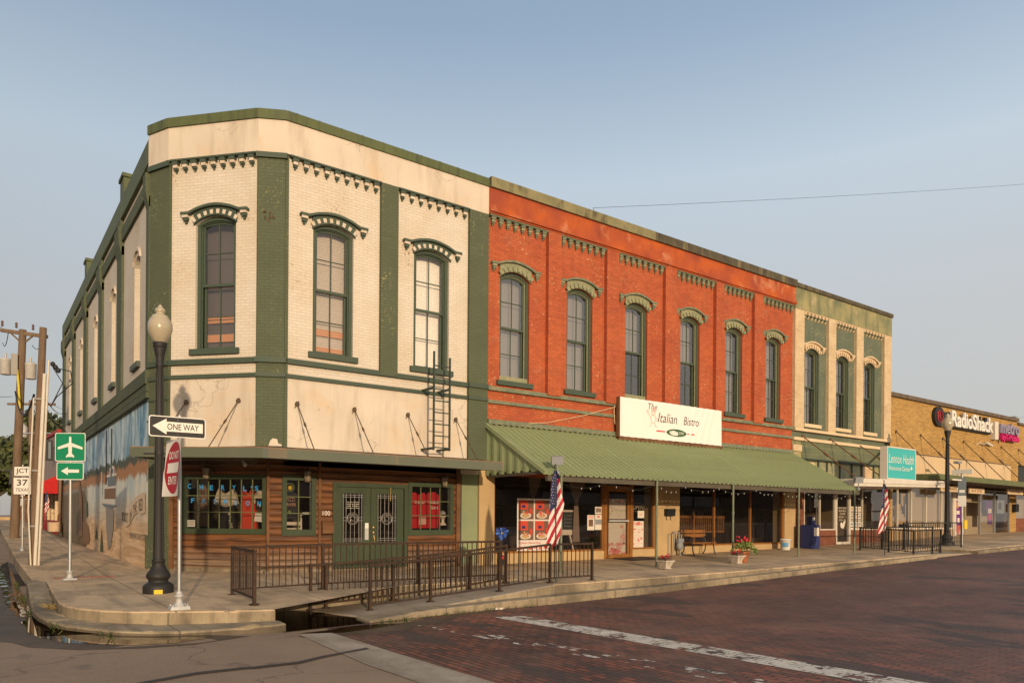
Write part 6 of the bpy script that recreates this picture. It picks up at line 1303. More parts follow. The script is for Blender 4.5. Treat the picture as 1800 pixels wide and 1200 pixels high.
# ------------------------------------------------------------------ shop signs
BN = Fr((16.4, 16.74), (1, 0), (0, -1))
t = thing('banner_sign', 'long white banner with dark script and a small green oval above the green awning', 'banner', (18.8, 16.8, 3.8))
mb = MB(); n = 60; rows = []
def wr(u, z):      # slack cloth with pulled folds at the right
    v = .012 * math.sin(u * 1.3 + z) + .006 * math.sin(u * 5 + z * 2)
    for k, (a, b_) in enumerate(((3.45, 3.98), (3.7, 4.3), (4.1, 4.55), (3.2, 3.6))):
        c = lerp(a, b_, (z - 3.9) / 1.25); v += .014 * math.exp(-((u - c) / .06) ** 2)
    return v
for j in range(15):
    zz = lerp(3.92, 5.16, j / 14); rows.append([BN(lerp(0, 5.0, i / 110), zz + .004 * math.sin(i * .9) * (1 if j in (0, 14) else 0), wr(lerp(0, 5.0, i / 110), zz)) for i in range(111)])
mb.grid(rows, 0); mb.build('vinyl', 'banner vinyl', t)
mb = MB(); mb.fbox(BN, -.06, 5.02, 3.80, 3.90, -.10, .03); mb.fbox(BN, -.06, 0.0, 3.86, 5.16, -.12, .0); mb.build('timber_frame', 'old timber trim', t)
mb = MB(); k0 = 0
text_into(mb, 'The', BN(1.25, 4.88, 0), (1, 0, 0), (0, 0, 1), .42, .20, 0, shear=.22, bold=-.004); text_into(mb, 'Italian', BN(1.72, 4.50, 0), (1, 0, 0), (0, 0, 1), .92, .31, 0, shear=.22, bold=-.004); text_into(mb, 'Bistro', BN(2.98, 4.50, 0), (1, 0, 0), (0, 0, 1), .76, .28, 0, shear=.22, bold=-.004)
mb.poly(BN, [(2.62 + .50 * math.cos(a * math.pi / 12), 4.20 + .125 * math.sin(a * math.pi / 12)) for a in range(24)], 0, 1)
pane(mb, BN, 1.65, 2.06, 4.185, 4.225, 0, 2); pane(mb, BN, 3.16, 3.52, 4.185, 4.225, 0, 2)
def curve(mb, pts, r, mi): mb.tube([BN(p[0], p[1], 0) for p in pts], r, 4, mi)
cx, cz = 1.50, 4.58
def circ(x, z, r, a0=0, a1=360, n=10, e=1): return [(x + r * math.cos(R(lerp(a0, a1, k / n))), z + e * r * math.sin(R(lerp(a0, a1, k / n)))) for k in range(n + 1)]
for c_ in (circ(cx, cz + .20, .075), circ(cx - .05, cz + .285, .05), circ(cx + .02, cz + .31, .05), circ(cx + .07, cz + .275, .045), [(cx - .09, cz + .25), (cx + .09, cz + .25)], circ(cx, cz, .12, 0, 360, 12, 1.1), [(cx - .12, cz + .05), (cx - .22, cz + .14), (cx - .26, cz + .2)], circ(cx - .28, cz + .24, .04), [(cx + .12, cz + .05), (cx + .21, cz - .02), (cx + .14, cz - .06)], [(cx - .06, cz - .12), (cx - .14, cz - .24), (cx - .2, cz - .24)], [(cx + .06, cz - .12), (cx + .12, cz - .25), (cx + .2, cz - .26)], circ(cx, cz + .17, .035, 190, 350)): curve(mb, c_, .007, 3)
k1 = len(mb.v)
text_into(mb, '903-427-5997', BN(2.25, 4.152, 0), (1, 0, 0), (0, 0, 1), .74, .095, 4)
for i, v in enumerate(mb.v): mb.v[i] = (v[0], v[1] - wr(v[0] - 16.4, v[2]) - (.012 if i >= k1 else .006), v[2])
mb.build('lettering', ['banner ink', 'banner green', 'banner red', 'banner pink ink', 'sign white'], t)
mb = MB(); mb.tube([FR(16.36, 4.86, .1), FR(16.2, 4.8, .12), FR(15.0, 4.45, .06), FR(13.6, 4.12, .05), FR(12.0, 3.98, .06)], .010, 5); mb.tube([FR(16.3, 4.86, .1), FR(16.28, 4.55, .12), FR(16.33, 4.3, .1)], .010, 5); mb.build('cord', 'buff trim', t)
LS = Fr((28.66, 14.56), (1, 0), (0, -1))
t = thing('shop_sign', 'square teal sign box with white script lettering standing on the white canopy', 'shop sign', (29.8, 14.6, 2.95))
mb = MB(); mb.fbox(LS, 0, 2.32, 2.93, 4.22, -.26, 0, 0); frame_rect(mb, LS, 0, 2.32, 2.93, 4.22, .05, 0, .02, 0); pane(mb, LS, .05, 2.27, 2.98, 4.17, .006, 1); mb.build('sign_box', ['white metal', 'teal sign face'], t)
mb = MB(); text_into(mb, 'Lennox Health', LS(.14, 3.58, .012), (1, 0, 0), (0, 0, 1), 2.02, .36, 0, shear=.25, bold=-.005); text_into(mb, 'Resource Center', LS(.18, 3.30, .012), (1, 0, 0), (0, 0, 1), 1.68, .17, 0)
mb.poly(LS, [(1.98, 3.36), (2.06, 3.44), (1.98, 3.46), (1.94, 3.52), (1.90, 3.46), (1.9, 3.36)], .012, 0); mb.build('lettering', 'sign white', t)
t = thing('shop_sign', 'row of white channel letters on a black backing with a red round emblem', 'shop sign', (42, 17, 6.0))
mb = MB(); mb.prism(FR, [(38.25 + .52 * math.cos(a * math.pi / 12), 6.45 + .48 * math.sin(a * math.pi / 12)) for a in range(24)], 0, .16, 0); mb.fbox(FR, 38.3, 44.2, 5.98, 6.12, 0, .14)
for (a, c, z) in ((38.3, 40.0, 6.72), (40.0, 44.2, 6.58), (41.05, 41.35, 6.85), (42.75, 43.0, 6.85), (43.5, 43.75, 6.85)): mb.fbox(FR, a, c, 6.12 if z < 6.8 else 6.58, z, 0, .137)
mb.build('backing', 'sign black', t)
mb = MB(); text_into(mb, 'RadioShack', FR(39.35, 6.05, .22), (1, 0, 0), (0, 0, 1), 4.85, .80, 0, bold=.02, thick=.05); mb.build('lettering', 'sign white', t)
mb = MB(); text_into(mb, 'R', FR(38.05, 6.3, .18), (1, 0, 0), (0, 0, 1), .35, .36, 0); mb.tube([FR(38.25 + .30 * math.cos(a * math.pi / 12), 6.45 + .28 * math.sin(a * math.pi / 12), .18) for a in range(25)], .02, 4, 0); mb.build('emblem', 'sign red', t)
t = thing('shop_sign', 'raised grey letters over magenta script lettering on the yellow brick wall', 'shop sign', (46.2, 17, 5.7))
mb = MB(); text_into(mb, 'metro', FR(45.05, 6.12, .26), (1, 0, 0), (0, 0, 1), 2.5, .62, 0, bold=.03, thick=.08); mb.build('lettering', 'violet grey', t)
mb = MB(); text_into(mb, 'byT-Mobile', FR(45.2, 5.66, .26), (1, 0, 0), (0, 0, 1), 2.35, .46, 0, bold=.035, thick=.08); mb.build('script_lettering', 'magenta', t)
mb = MB(); mb.fbox(FR, 44.55, 45.0, 5.75, 6.72, 0, .22); mb.fbox(FR, 45.0, 47.5, 6.02, 6.10, 0, .12); mb.build('backing', 'white metal', t)

# ------------------------------------------------------------------ railings
def railing(label, runs, h=.84, mat='rust brown iron', cat='railing', group=None, sp=.115, posts=None, joined=True):
    p0 = runs[0][0]; t = thing('railing', label, cat, p0, group)
    tr, br, pk, ps = MB(), MB(), MB(), []
    for run in runs:
        for i in range(len(run) - 1):
            a, c = Vector(run[i]), Vector(run[i + 1]); U = Vector((0, 0, 1))
            tr.bar(a + U * h, c + U * h, .042); br.bar(a + U * .10, c + U * .10, .03)
            L = math.hypot(c.x - a.x, c.y - a.y); n = max(1, int(L / sp))
            for k in range(1, n):
                q = a.lerp(c, k / n); pk.bar(q + U * .11, q + U * (h - .015), .0155)
        ps += [Vector(p) for p in run]
    seen = []
    for p in ps:
        if any((p - q).length < .05 for q in seen): continue
        seen.append(p); m = MB(); m.bar(p, p + Vector((0, 0, h + .02)), .05); m.lathe(p, [(0, .085), (.012, .085)], 8); m.lathe(p + Vector((0, 0, h + .0)), [(0, .035), (.03, .035)], 8); m.build('post', mat, t)
    tr.build('top_rail', mat, t); br.build('bottom_rail', mat, t); pk.build('pickets', mat, t)
    return t
railing('rust brown railing that turns round the corner edge of the shop porch', [[(3.58, 11.83, -.09), (3.66, 13.36, -.08)], [(3.66, 13.36, -.08), (5.35, 13.44, -.06), (7.4, 13.44, -.06), (9.46, 13.44, -.055)]], .84)
railing('inner sloping ramp railing between the porch edge and the ramp', [[(5.05, 13.27, -.42), (5.35, 13.27, -.41), (6.75, 13.26, -.34), (8.55, 13.25, -.22), (9.5, 13.24, -.12)]], .82)
railing('outer sloping ramp railing along the street, ending beside the first flag', [[(5.85, 12.42, -.40), (7.12, 12.42, -.32), (8.75, 12.42, -.20), (10.12, 12.46, -.09), (11.35, 12.46, -.085)]], .83)
railing('black railing round the far ramp in front of the green shop', [[(27.1, 14.75, .2), (28.6, 14.7, .21), (30.5, 14.6, .24), (30.7, 13.75, .22)], [(27.1, 14.75, .2), (26.95, 13.6, .16), (26.6, 12.55, .12)], [(26.6, 12.55, .12), (27.9, 12.5, .14), (28.4, 12.45, .15)]], .84, 'black iron')
railing('black railing behind the far lamp post with a yellow marker', [[(28.9, 14.0, .22), (31.9, 13.2, .25)]], 1.0, 'black iron')
tag(MB().build('x', 'yellow plastic'), 'x', 'x'); bpy.data.objects.remove(bpy.data.objects['x'])
mb = MB(); mb.box(31.95, 32.2, 13.1, 13.15, 1.0, 1.35); tag(mb.build('marker_box', 'yellow plastic', origin=(32.1, 13.1, 1.0)), 'small yellow plastic box hung on the end of the far black railing', 'box')

# ------------------------------------------------------------------ flags
def flag_on_pole(loc, label):
    x, y, z = loc; t = thing('flag', label, 'flag', loc, 'American flags on kerb poles')
    ex = Vector((math.sin(R(THETA)), -math.cos(R(THETA)), 0)); ed = Vector((ex.y, -ex.x, 0))     # cloth hangs roughly across the street corner
    H = 2.55
    mb = MB(); mb.tube([(x, y, z), Vector((x, y, z + H)) - ex * .04], .014, 8); mb.lathe(Vector((x, y, z + H - .0)) - ex * .04, [(0, .016), (.02, .02), (.05, .004)], 8); mb.build('pole', 'black iron', t)
    top = Vector((x, y, z + H - .10)) - ex * .04
    def edgeL(v): return interp(v, [0, .15, .45, .8, 1.0], [-.03, -.085, -.11, -.16, -.20])
    def edgeR(v): return interp(v, [0, .1, .3, .42, .6, .8, .93, 1.0], [.03, .09, .14, .20, .15, .13, .07, -.15])
    n, mz = 30, 78; Ht = 1.72
    def pt(i, j):
        v = j / mz; u = i / n; a, b_ = edgeL(v), edgeR(v); xx = lerp(a, b_, u); dd = .035 * math.sin(u * 7 + v * 5) + .05 * math.sin(u * 3.1 + 1.0 + v * 2) * v
        return top + ex * xx + ed * dd - Vector((0, 0, v * Ht))
    def colour(i, j):
        v = (j + .5) / mz; u = (i + .5) / n; xx = lerp(edgeL(v), edgeR(v), u); zz = v * Ht
        if xx < .045 and zz < .80 - .9 * (xx + .0): return 2
        if zz < .18: return 2
        s = (zz + 2.0 * xx) / .15
        return int(math.floor(s)) % 2
    mb = MB(); mb.grid([[pt(i, j) for i in range(n + 1)] for j in range(mz + 1)], 0, True, False, lambda j, i: colour(i, j)); c = mb.build('cloth', ['flag red', 'flag white', 'flag blue'], t)
    mb = MB()
    for r in range(11):
        for q in range(4):
            zz = .10 + r * .062; xx = -.10 + q * .045 + (.022 if r % 2 else 0)
            v = zz / Ht
            if edgeL(v) + .012 < xx < .03 and zz < .75 - .9 * xx:
                u = (xx - edgeL(v)) / (edgeR(v) - edgeL(v)); dd = .035 * math.sin(u * 7 + v * 5) + .05 * math.sin(u * 3.1 + 1.0 + v * 2) * v
                for sd_ in (-1, 1):
                    p = top + ex * xx + ed * (dd + sd_ * .006) - Vector((0, 0, zz)); mb.face([p + ex * (.012 if k % 2 == 0 else .005) * math.sin(k * math.pi / 5) + Vector((0, 0, (.012 if k % 2 == 0 else .005) * math.cos(k * math.pi / 5))) for k in range(10)])
    mb.build('stars', 'flag white', c)
    return t
FL1 = flag_on_pole((10.22, 12.36, -.10), 'American flag hanging limp on a pole behind the ramp railing end post')
FL2 = dup(FL1, (25.3, 12.9, .12), R(0), 'American flag hanging limp on a pole beside the white canopy', 'American flags on kerb poles', 1.0)

# ------------------------------------------------------------------ things on the pavement
def planter(loc, label, plant=True):
    x, y, z = loc; q_ = .62; t = thing('planter', label, 'planter', loc, 'stone flower boxes'); mb = MB()
    def ringp(h, s):
        h *= q_ * 1.1; s *= q_
        return [(x - s, y - s, z + h), (x + s, y - s, z + h), (x + s, y + s, z + h), (x - s, y + s, z + h)]
    prof = [(0, .17), (.05, .18), (.06, .15), (.10, .16), (.28, .25), (.285, .28), (.34, .285), (.34, .235), (.28, .225)]
    mb.grid([ringp(h, s) for h, s in prof], 0, False, True); mb.face(ringp(.28, .22)); mb.build('box', 'planter stone', t)
    mb = MB()
    for k in range(70): leaf(mb, Vector((x + random.uniform(-.14, .14), y + random.uniform(-.14, .14), z + .20 + random.uniform(0, .14))), .05)
    mb.build('foliage', 'dry leaves', t)
    mb = MB()
    for k in range(9): c = Vector((x + random.uniform(-.12, .14), y + random.uniform(-.1, .1), z + .24 + random.uniform(.05, .16))); mb.ball(c, .03, .03, .022, 6)
    mb.build('flowers', 'petal red', t); return t
def leaf(mb, p, s, mi=0):
    a = Vector((random.gauss(0, 1), random.gauss(0, 1), random.gauss(0, .7))).normalized(); b_ = a.orthogonal().normalized(); ang = random.random() * 6.28; b_ = Matrix.Rotation(ang, 3, a) @ b_; l = s * random.uniform(.7, 1.3)
    mb.face([p - a * l, p + b_ * l * .45, p + a * l, p - b_ * l * .45], mi)
PL = planter((14.95, 13.5, -.02), 'white stone flower box with sparse red blooms at the second awning post')
PL2 = dup(PL, (18.15, 13.62, .02), R(0), 'white stone flower box at the third awning post beside the terracotta pot', 'stone flower boxes', 1.05)
mb = MB(); x, y, z = 18.62, 13.75, .03; t = thing('flower_pot', 'terracotta pot spilling bright green leaves and red flowers by the awning post', 'flower pot', (x, y, z))
mb.lathe((x, y, z), [(0, .12), (.26, .18), (.27, .20), (.33, .20), (.33, .17), (.28, .16)], 14); mb.build('pot', 'terracotta', t)
mb = MB()
for k in range(420):
    a = random.uniform(0, 6.28); r = random.uniform(0, .46) ** 1.0; h = .33 + .34 * (1 - (r / .5) ** 2) * random.uniform(.3, 1) + (-.16 if r > .35 else 0) * random.random(); leaf(mb, Vector((x + r * math.cos(a) + .06, y + r * .8 * math.sin(a), z + h)), .055)
mb.build('foliage', 'lime leaves', t)
mb = MB()
for k in range(16): a = random.uniform(0, 6.28); r = random.uniform(0, .33); mb.ball((x + r * math.cos(a) - .05, y + r * math.sin(a), z + .66 + random.uniform(-.04, .10)), .035, .035, .03, 6)
mb.build('flowers', 'petal red', t)
# bench
bx, by, bz = 19.95, 16.55, .10
t = thing('bench', 'slatted timber bench with black iron legs against the restaurant wall', 'bench', (bx, by, bz))
mb = MB()
for k in range(4): mb.box(bx - .62, bx + .62, by - .28 + k * .10, by - .20 + k * .10, bz + .40, bz + .43)
mb.build('seat', 'varnished timber', t); mb = MB()
for k in range(2): mb.box(bx - .62, bx + .62, by + .20 + k * .02, by + .225 + k * .02, bz + .60 + k * .14, bz + .71 + k * .14)
mb.build('backrest', 'varnished timber', t)
for s in (-.55, .55):
    mb = MB(); mb.tube([(bx + s, by - .30, bz), (bx + s, by - .24, bz + .12), (bx + s, by - .20, bz + .38), (bx + s, by + .12, bz + .38)], .022, 6); mb.tube([(bx + s, by + .26, bz), (bx + s, by + .16, bz + .15), (bx + s, by + .12, bz + .38), (bx + s, by + .20, bz + .60), (bx + s, by + .24, bz + .86)], .022, 6); mb.tube([(bx + s, by - .20, bz + .40), (bx + s, by - .26, bz + .56), (bx + s, by - .1, bz + .62), (bx + s, by + .2, bz + .62)], .018, 6); mb.build('leg', 'black iron', t)
# gas meter
x, y, z = 19.25, 16.75, .08
t = thing('gas_meter', 'grey gas meter with bent pipes left of the timber bench', 'gas meter', (x, y, z))
mb = MB(); mb.ball((x, y, z + .34), .14, .11, .17, 12); mb.box(x - .13, x + .13, y - .06, y + .06, z + .45, z + .58); mb.build('meter_body', 'meter grey', t)
mb = MB(); mb.tube([(x - .22, y + .1, z), (x - .22, y + .05, z + .78), (x - .20, y + .03, z + .82), (x - .05, y, z + .78), (x - .05, y, z + .55)], .024, 7); mb.tube([(x + .06, y, z + .55), (x + .06, y, z + .68), (x + .12, y + .1, z + .72), (x + .12, y + .24, z + .70)], .022, 7); mb.tube([(x - .35, y + .2, z), (x - .35, y + .2, z + .72), (x - .22, y + .05, z + .76)], .018, 6); mb.tube([(x + .02, y, z), (x + .02, y, z + .2)], .04, 8); mb.build('pipe', 'cap steel', t)
mb = MB(); mb.hexa([(16.2, 15.95, walk_z(16.2, 16) + .012), (17.5, 15.95, walk_z(17.5, 16) + .012), (17.5, 16.85, walk_z(17.5, 16.85) + .012), (16.2, 16.85, walk_z(16.2, 16.85) + .012), (16.2, 15.95, walk_z(16.2, 16) + .03), (17.5, 15.95, walk_z(17.5, 16) + .03), (17.5, 16.85, walk_z(17.5, 16.85) + .03), (16.2, 16.85, walk_z(16.2, 16.85) + .03)]); tag(mb.build('door_mat', 'rubber black', origin=(16.8, 16.4, .03)), 'dark rubber mat in front of the restaurant door', 'mat')
mb = MB(); x, y, z = 24.85, 16.45, .17; t = thing('bucket', 'white plastic bucket with a blue print at the end of the restaurant window', 'bucket', (x, y, z)); mb.lathe((x, y, z), [(0, .165), (.01, .17), (.38, .195), (.385, .21), (.42, .21), (.42, .19), (.36, .185)], 18); mb.build('pail', 'bucket white', t)
mb = MB(); a0 = math.atan2(-y, -x); mb.grid([[(x + (.178 + .066 * h) * math.cos(a0 + a * .1), y + (.178 + .066 * h) * math.sin(a0 + a * .1), z + h) for a in range(-6, 7)] for h in (.12, .20, .28)]); mb.build('print', 'bucket blue', t)
mb = MB(); mb.tube([(x + .2 * math.cos(a0 + 1.57 + k * math.pi / 10), y + .2 * math.sin(a0 + 1.57 + k * math.pi / 10), z + .36 - .12 * math.sin(k * math.pi / 10)) for k in range(11)], .006, 4); mb.build('handle', 'cap steel', t)
x, y, z = 26.35, 16.35, .20
t = thing('newspaper_box', 'dark blue newspaper box with a coin head at the brick pier', 'newspaper box', (x, y, z))
mb = MB(); mb.box(x - .27, x + .27, y - .25, y + .25, z + .05, z + .90); mb.box(x - .24, x + .24, y - .22, y + .22, z, z + .05); mb.hexa([(x - .27, y - .25, z + .9), (x + .27, y - .25, z + .9), (x + .27, y + .25, z + .9), (x - .27, y + .25, z + .9), (x - .27, y - .20, z + .93), (x + .27, y - .20, z + .93), (x + .27, y + .2, z + .93), (x - .27, y + .2, z + .93)]); mb.build('body', 'news blue', t)
mb = MB(); mb.box(x - .10, x + .14, y - .12, y + .10, z + .93, z + 1.26); mb.build('coin_head', 'news blue', t); mb = MB(); mb.box(x - .05, x + .10, y - .13, y - .12, z + 1.10, z + 1.22); mb.build('price_card', 'sign white', t)
mb = MB(); mb.box(x - .22, x + .22, y - .262, y - .25, z + .45, z + .86); pane(mb, Fr((x, y - .262), (1, 0), (0, -1)), -.18, .18, z + .50, z + .82, .003, 1); mb.build('door', ['news blue', 'paper'], t)
# pinwheel on a pot stand
x, y, z = 9.85, 13.9, -.06
t = thing('pinwheel', 'blue foil pinwheel with a red ribbon on a dark stand behind the porch railing', 'pinwheel', (x, y, z))
mb = MB(); mb.tube([(x, y, z), (x, y, z + 1.0)], .012, 6); mb.lathe((x, y, z), [(0, .13), (.04, .12), (.06, .02)], 10)
for a in (0, 2.1, 4.2): mb.tube([(x + .10 * math.cos(a), y + .1 * math.sin(a), z), (x + .05 * math.cos(a), y + .05 * math.sin(a), z + .45)], .012, 5)
mb.lathe((x, y, z + .30), [(0, .09), (.12, .12)], 10); mb.build('stand', 'black iron', t)
mb = MB(); pd = Vector((-x, -y, 0)).normalized(); ps_ = Vector((-pd.y, pd.x, 0)); c = Vector((x, y, z + 1.02)) + pd * .06
for k in range(9):
    a = k * 2 * math.pi / 9 + .2; lay = k % 3; d1 = ps_ * math.cos(a) + Vector((0, 0, math.sin(a))); d2 = ps_ * math.cos(a + .8) + Vector((0, 0, math.sin(a + .8))); r = .17 - .02 * lay; q = pd * (.02 * lay)
    mb.face([c + q, c + q + d1 * r * .7 + pd * .03, c + q + d1 * r + pd * .01, c + q + (d1 + d2) * r * .52 + pd * .06], k % 2); mb.face([c + q, c + q + (d1 + d2) * r * .52 + pd * .06, c + q + d2 * r * .6 - pd * .01], (k + 1) % 2)
mb.ball(c + pd * .08, .02, .02, .02, 6, 2); mb.build('vanes', ['pinwheel blue', 'pinwheel dark blue', 'yellow plastic'], t)
mb = MB(); mb.ball((x, y - .02, z + .46), .10, .07, .06, 8); mb.build('ribbon', 'ribbon red', t)
# string lights under the eave
t = thing('string_lights', 'string of small clear bulbs looped under the awning eave', 'string lights', (18.8, 14.1, 2.2))
mb = MB(); bulbs = []; xx = 11.6; pts = []
while xx < 26.3:
    seg = random.uniform(1.2, 1.9); n = 6
    for k in range(n): f_ = k / n; pts.append((xx + seg * f_, 14.17, 2.24 - random.uniform(.10, .16) * math.sin(f_ * math.pi)))
    xx += seg
mb.tube(pts, .005, 4, 0, False); mb.build('cable', 'cable black', t)
m0 = MB(); m0.lathe((0, 0, 0), [(-.05, .004), (-.038, .015), (-.018, .015), (0, .008)], 8)
b0 = None
for i, p in enumerate(pts):
    if i % 1 == 0 and random.random() < .62:
        if b0 is None: b0 = m0.build('bulb', 'bulb glass'); b0.parent = t; q = b0
        else: q = b0.copy(); COL.objects.link(q); q.parent = t
        q.location = Vector(p) - Vector((18.8, 14.1, 2.2))

# ------------------------------------------------------------------ goods behind the corner shop windows
INC = lambda u, z, w_=-.45: CH(u, z, w_)
def garment(name, poly, fr, w_, mat, label, cat='garment', group='clothes displayed in the corner shop windows', extra=None, mats=None):
    c = fr(sum(p[0] for p in poly) / len(poly), min(p[1] for p in poly), w_)
    mb = MB(); n = 10; us = [p[0] for p in poly]; zs = [p[1] for p in poly]
    mb.prism(fr, poly, w_ - .09, w_, 0, True)
    for i in range(len(mb.v)):
        pass
    if extra: extra(mb)
    return tag(mb.build(name, mats or [mat], origin=c), label, cat, group)
def ex1(mb):
    for k in range(9): uu = random.uniform(1.05, 1.35); zz = random.uniform(1.62, 1.82); mb.poly(CH, [(uu + .05 * math.cos(a), zz + .03 * math.sin(a)) for a in (0, 1, 2, 3, 4, 5)], -.446 + .0004 * k, 1)
garment('blouse', [(.89, 1.62), (.96, 1.86), (1.02, 1.98), (1.12, 1.88), (1.21, 1.84), (1.30, 1.90), (1.37, 1.96), (1.46, 1.84), (1.52, 1.60), (1.44, 1.58), (1.41, 1.66), (1.38, 1.56), (1.2, 1.53), (1.03, 1.57), (1.0, 1.68), (.95, 1.58)], CH, -.45, 'shirt cream', 'cream patterned top on a dummy in the large lettered window', extra=ex1, mats=['shirt cream', 'blind grey'])
def ex2(mb):
    for (uu, zz) in ((1.30, 1.36), (1.33, 1.28), (1.32, 1.20), (1.35, 1.12), (1.36, 1.05)): mb.poly(CH, [(uu + (.045 if k % 2 == 0 else .018) * math.sin(k * math.pi / 5), zz + (.045 if k % 2 == 0 else .018) * math.cos(k * math.pi / 5)) for k in range(10)], -.466, 1)
garment('trousers', [(1.03, 1.57), (1.40, 1.57), (1.45, 1.0), (1.27, 1.0), (1.24, 1.35), (1.18, 1.0), (1.02, 1.0)], CH, -.47, 'dark cloth', 'dark trousers with a pale floral side stripe below the cream top', extra=ex2, mats=['dark cloth', 'shirt cream'])
garment('dress', [(1.60, 1.0), (1.64, 1.80), (1.67, 1.95), (1.70, 1.95), (1.74, 1.86), (1.82, 1.86), (1.88, 1.95), (1.91, 1.94), (1.92, 1.82), (1.98, 1.55), (2.02, 1.0)], CH, -.45, 'dress red', 'long scarlet dress hanging in the large lettered window')
garment('shirt', [(1.92, 1.60), (1.98, 1.84), (2.05, 1.92), (2.2, 1.92), (2.3, 1.84), (2.3, 1.48), (2.0, 1.48), (2.0, 1.62)], CH, -.45, 'shirt cream', 'cream and black printed shirt at the right of the large lettered window', extra=lambda mb: (mb.poly(CH, [(2.0, 1.74), (2.3, 1.74), (2.3, 1.48), (2.0, 1.48)], -.446, 1), mb.poly(CH, [(2.08, 1.60), (2.14, 1.60), (2.12, 1.50)], -.444, 2)), mats=['shirt cream', 'dark cloth', 'yellow plastic'])
garment('bag', [(1.97, 1.19), (2.0, 1.38), (2.2, 1.38), (2.2, 1.17)], CH, -.44, 'blind white', 'small white bag below the printed shirt', 'bag', None)
garment('coat', [(.42, 1.05), (.40, 2.05), (.52, 2.1), (.60, 1.95), (.62, 1.05)], CH, -.6, 'curtain cloth', 'dull red brown coat at the left end of the large lettered window')
mb = MB(); pane(mb, CH, .44, .66, 1.05, 1.21, -.06, 0); text_into(mb, 'PLEASE', CH(.47, 1.15, -.055), CH.u, (0, 0, 1), .16, .035, 1); text_into(mb, 'NO FOOD', CH(.47, 1.09, -.055), CH.u, (0, 0, 1), .16, .035, 1); tag(mb.build('notice', ['sign white', 'sign black'], origin=CH(.55, 1.05, -.06)), 'small white notice card in the lower corner of the lettered window', 'notice')
garment('shirt', [(9.36, 1.42), (9.30, 1.66), (9.40, 1.96), (9.52, 1.98), (9.60, 1.90), (9.70, 1.96), (9.80, 1.98), (9.86, 1.70), (9.84, 1.38), (9.42, 1.36)], FR, -.45, 'shirt red', 'red shirt with white lettering at the left of the small shop window', extra=lambda mb: text_into(mb, 'Panthers', FR(9.50, 1.66, -.443), (1, 0, 0), (0, 0, 1), .32, .09, 1, shear=.2), mats=['shirt red', 'sign white'])
def ex3(mb): text_into(mb, 'WORLD', FR(9.92, 1.68, -.423), (1, 0, 0), (0, 0, 1), .30, .08, 1, bold=.02); text_into(mb, 'CLASS', FR(9.96, 1.54, -.423), (1, 0, 0), (0, 0, 1), .24, .07, 1, bold=.02)
garment('shirt', [(9.84, 1.38), (9.80, 1.70), (9.84, 1.94), (9.96, 2.0), (10.1, 2.0), (10.22, 1.93), (10.28, 1.68), (10.25, 1.38)], FR, -.43, 'shirt red', 'red shirt with block white lettering at the right of the small shop window', extra=ex3, mats=['shirt red', 'sign white'])
def ex4(mb): pane(mb, FR, 9.60, 9.82, 1.12, 1.32, -.395, 1)
garment('folded_shirts', [(9.34, 1.02), (9.36, 1.34), (9.9, 1.36), (10.22, 1.34), (10.2, 1.02)], FR, -.40, 'shirt red', 'folded red shirts and a card along the small shop window sill', extra=ex4, mats=['shirt red', 'paper pink'])
mb = MB(); c = FR(10.33, 1.18, -.38); mb.lathe((c[0], c[1], 1.10), [(0, .11), (.03, .10), (.08, .045), (.15, .042), (.17, .05)], 12, 0); mb.ball((c[0], c[1], 1.36), .085, .10, .12, 12, 0); mb.box(c[0] - .085, c[0] + .085, c[1] - .11, c[1] - .07, 1.365, 1.405, 1); mb.ball((c[0], c[1] + .02, 1.43), .095, .10, .075, 10, 2); tag(mb.build('mannequin_head', ['mannequin', 'rubber black', 'meter grey'], origin=(c[0], c[1], 1.10)), 'white mannequin head with sunglasses and a grey cap', 'mannequin head')
x0, y0 = 6.15, 17.55
t = thing('chair', 'white wooden chair behind the narrow window left of the doors', 'chair', (x0, y0, .03)); mb = MB()
for sx in (-.27, .27): 
    mb = MB(); mb.box(x0 + sx - .02, x0 + sx + .02, y0 - .02, y0 + .02, .03, 1.60 if sx < 0 else 1.36); mb.build('leg', 'mannequin', t)
mb = MB(); mb.box(x0 - .26, x0 + .26, y0 - .025, y0 + .02, 1.10, 1.18); mb.box(x0 - .26, x0 + .26, y0 - .022, y0 + .02, 1.0, 1.03); mb.build('rail', 'mannequin', t)
mb = MB(); mb.box(6.28, 6.44, 17.06, 17.07, 1.36, 1.41); tag(mb.build('card', 'sign white', origin=(6.36, 17.06, 1.36)), 'small white card stuck inside the narrow window', 'card')
mb = MB(); mb.tube([FR(6.05 + .10 * math.cos(a * .5236), 2.0 + .10 * math.sin(a * .5236), -.3) for a in range(13)], .035, 6, 0); mb.ball(FR(6.06, 1.99, -.3), .06, .04, .06, 8, 1); tag(mb.build('wreath', ['mural green', 'yellow plastic'], origin=FR(6.05, 1.9, -.3)), 'round wreath with a yellow centre in the narrow window', 'wreath')
mb = MB(); mb.prism(FR, [(5.90, 1.25), (5.88, 1.82), (6.0, 1.88), (6.2, 1.88), (6.33, 1.8), (6.3, 1.25)], -.42, -.36, 0, True); text_into(mb, 'RED', FR(6.0, 1.68, -.352), (1, 0, 0), (0, 0, 1), .2, .08, 1); text_into(mb, 'RIVER', FR(6.0, 1.56, -.352), (1, 0, 0), (0, 0, 1), .22, .07, 1); mb.poly(FR, [(6.02, 1.42), (6.12, 1.36), (6.08, 1.47)], -.352, 2); tag(mb.build('shirt', ['dark cloth', 'paper pink', 'lime leaves'], origin=FR(6.1, 1.25, -.4)), 'black printed shirt hanging in the narrow window left of the doors', 'garment', 'clothes displayed in the corner shop windows')
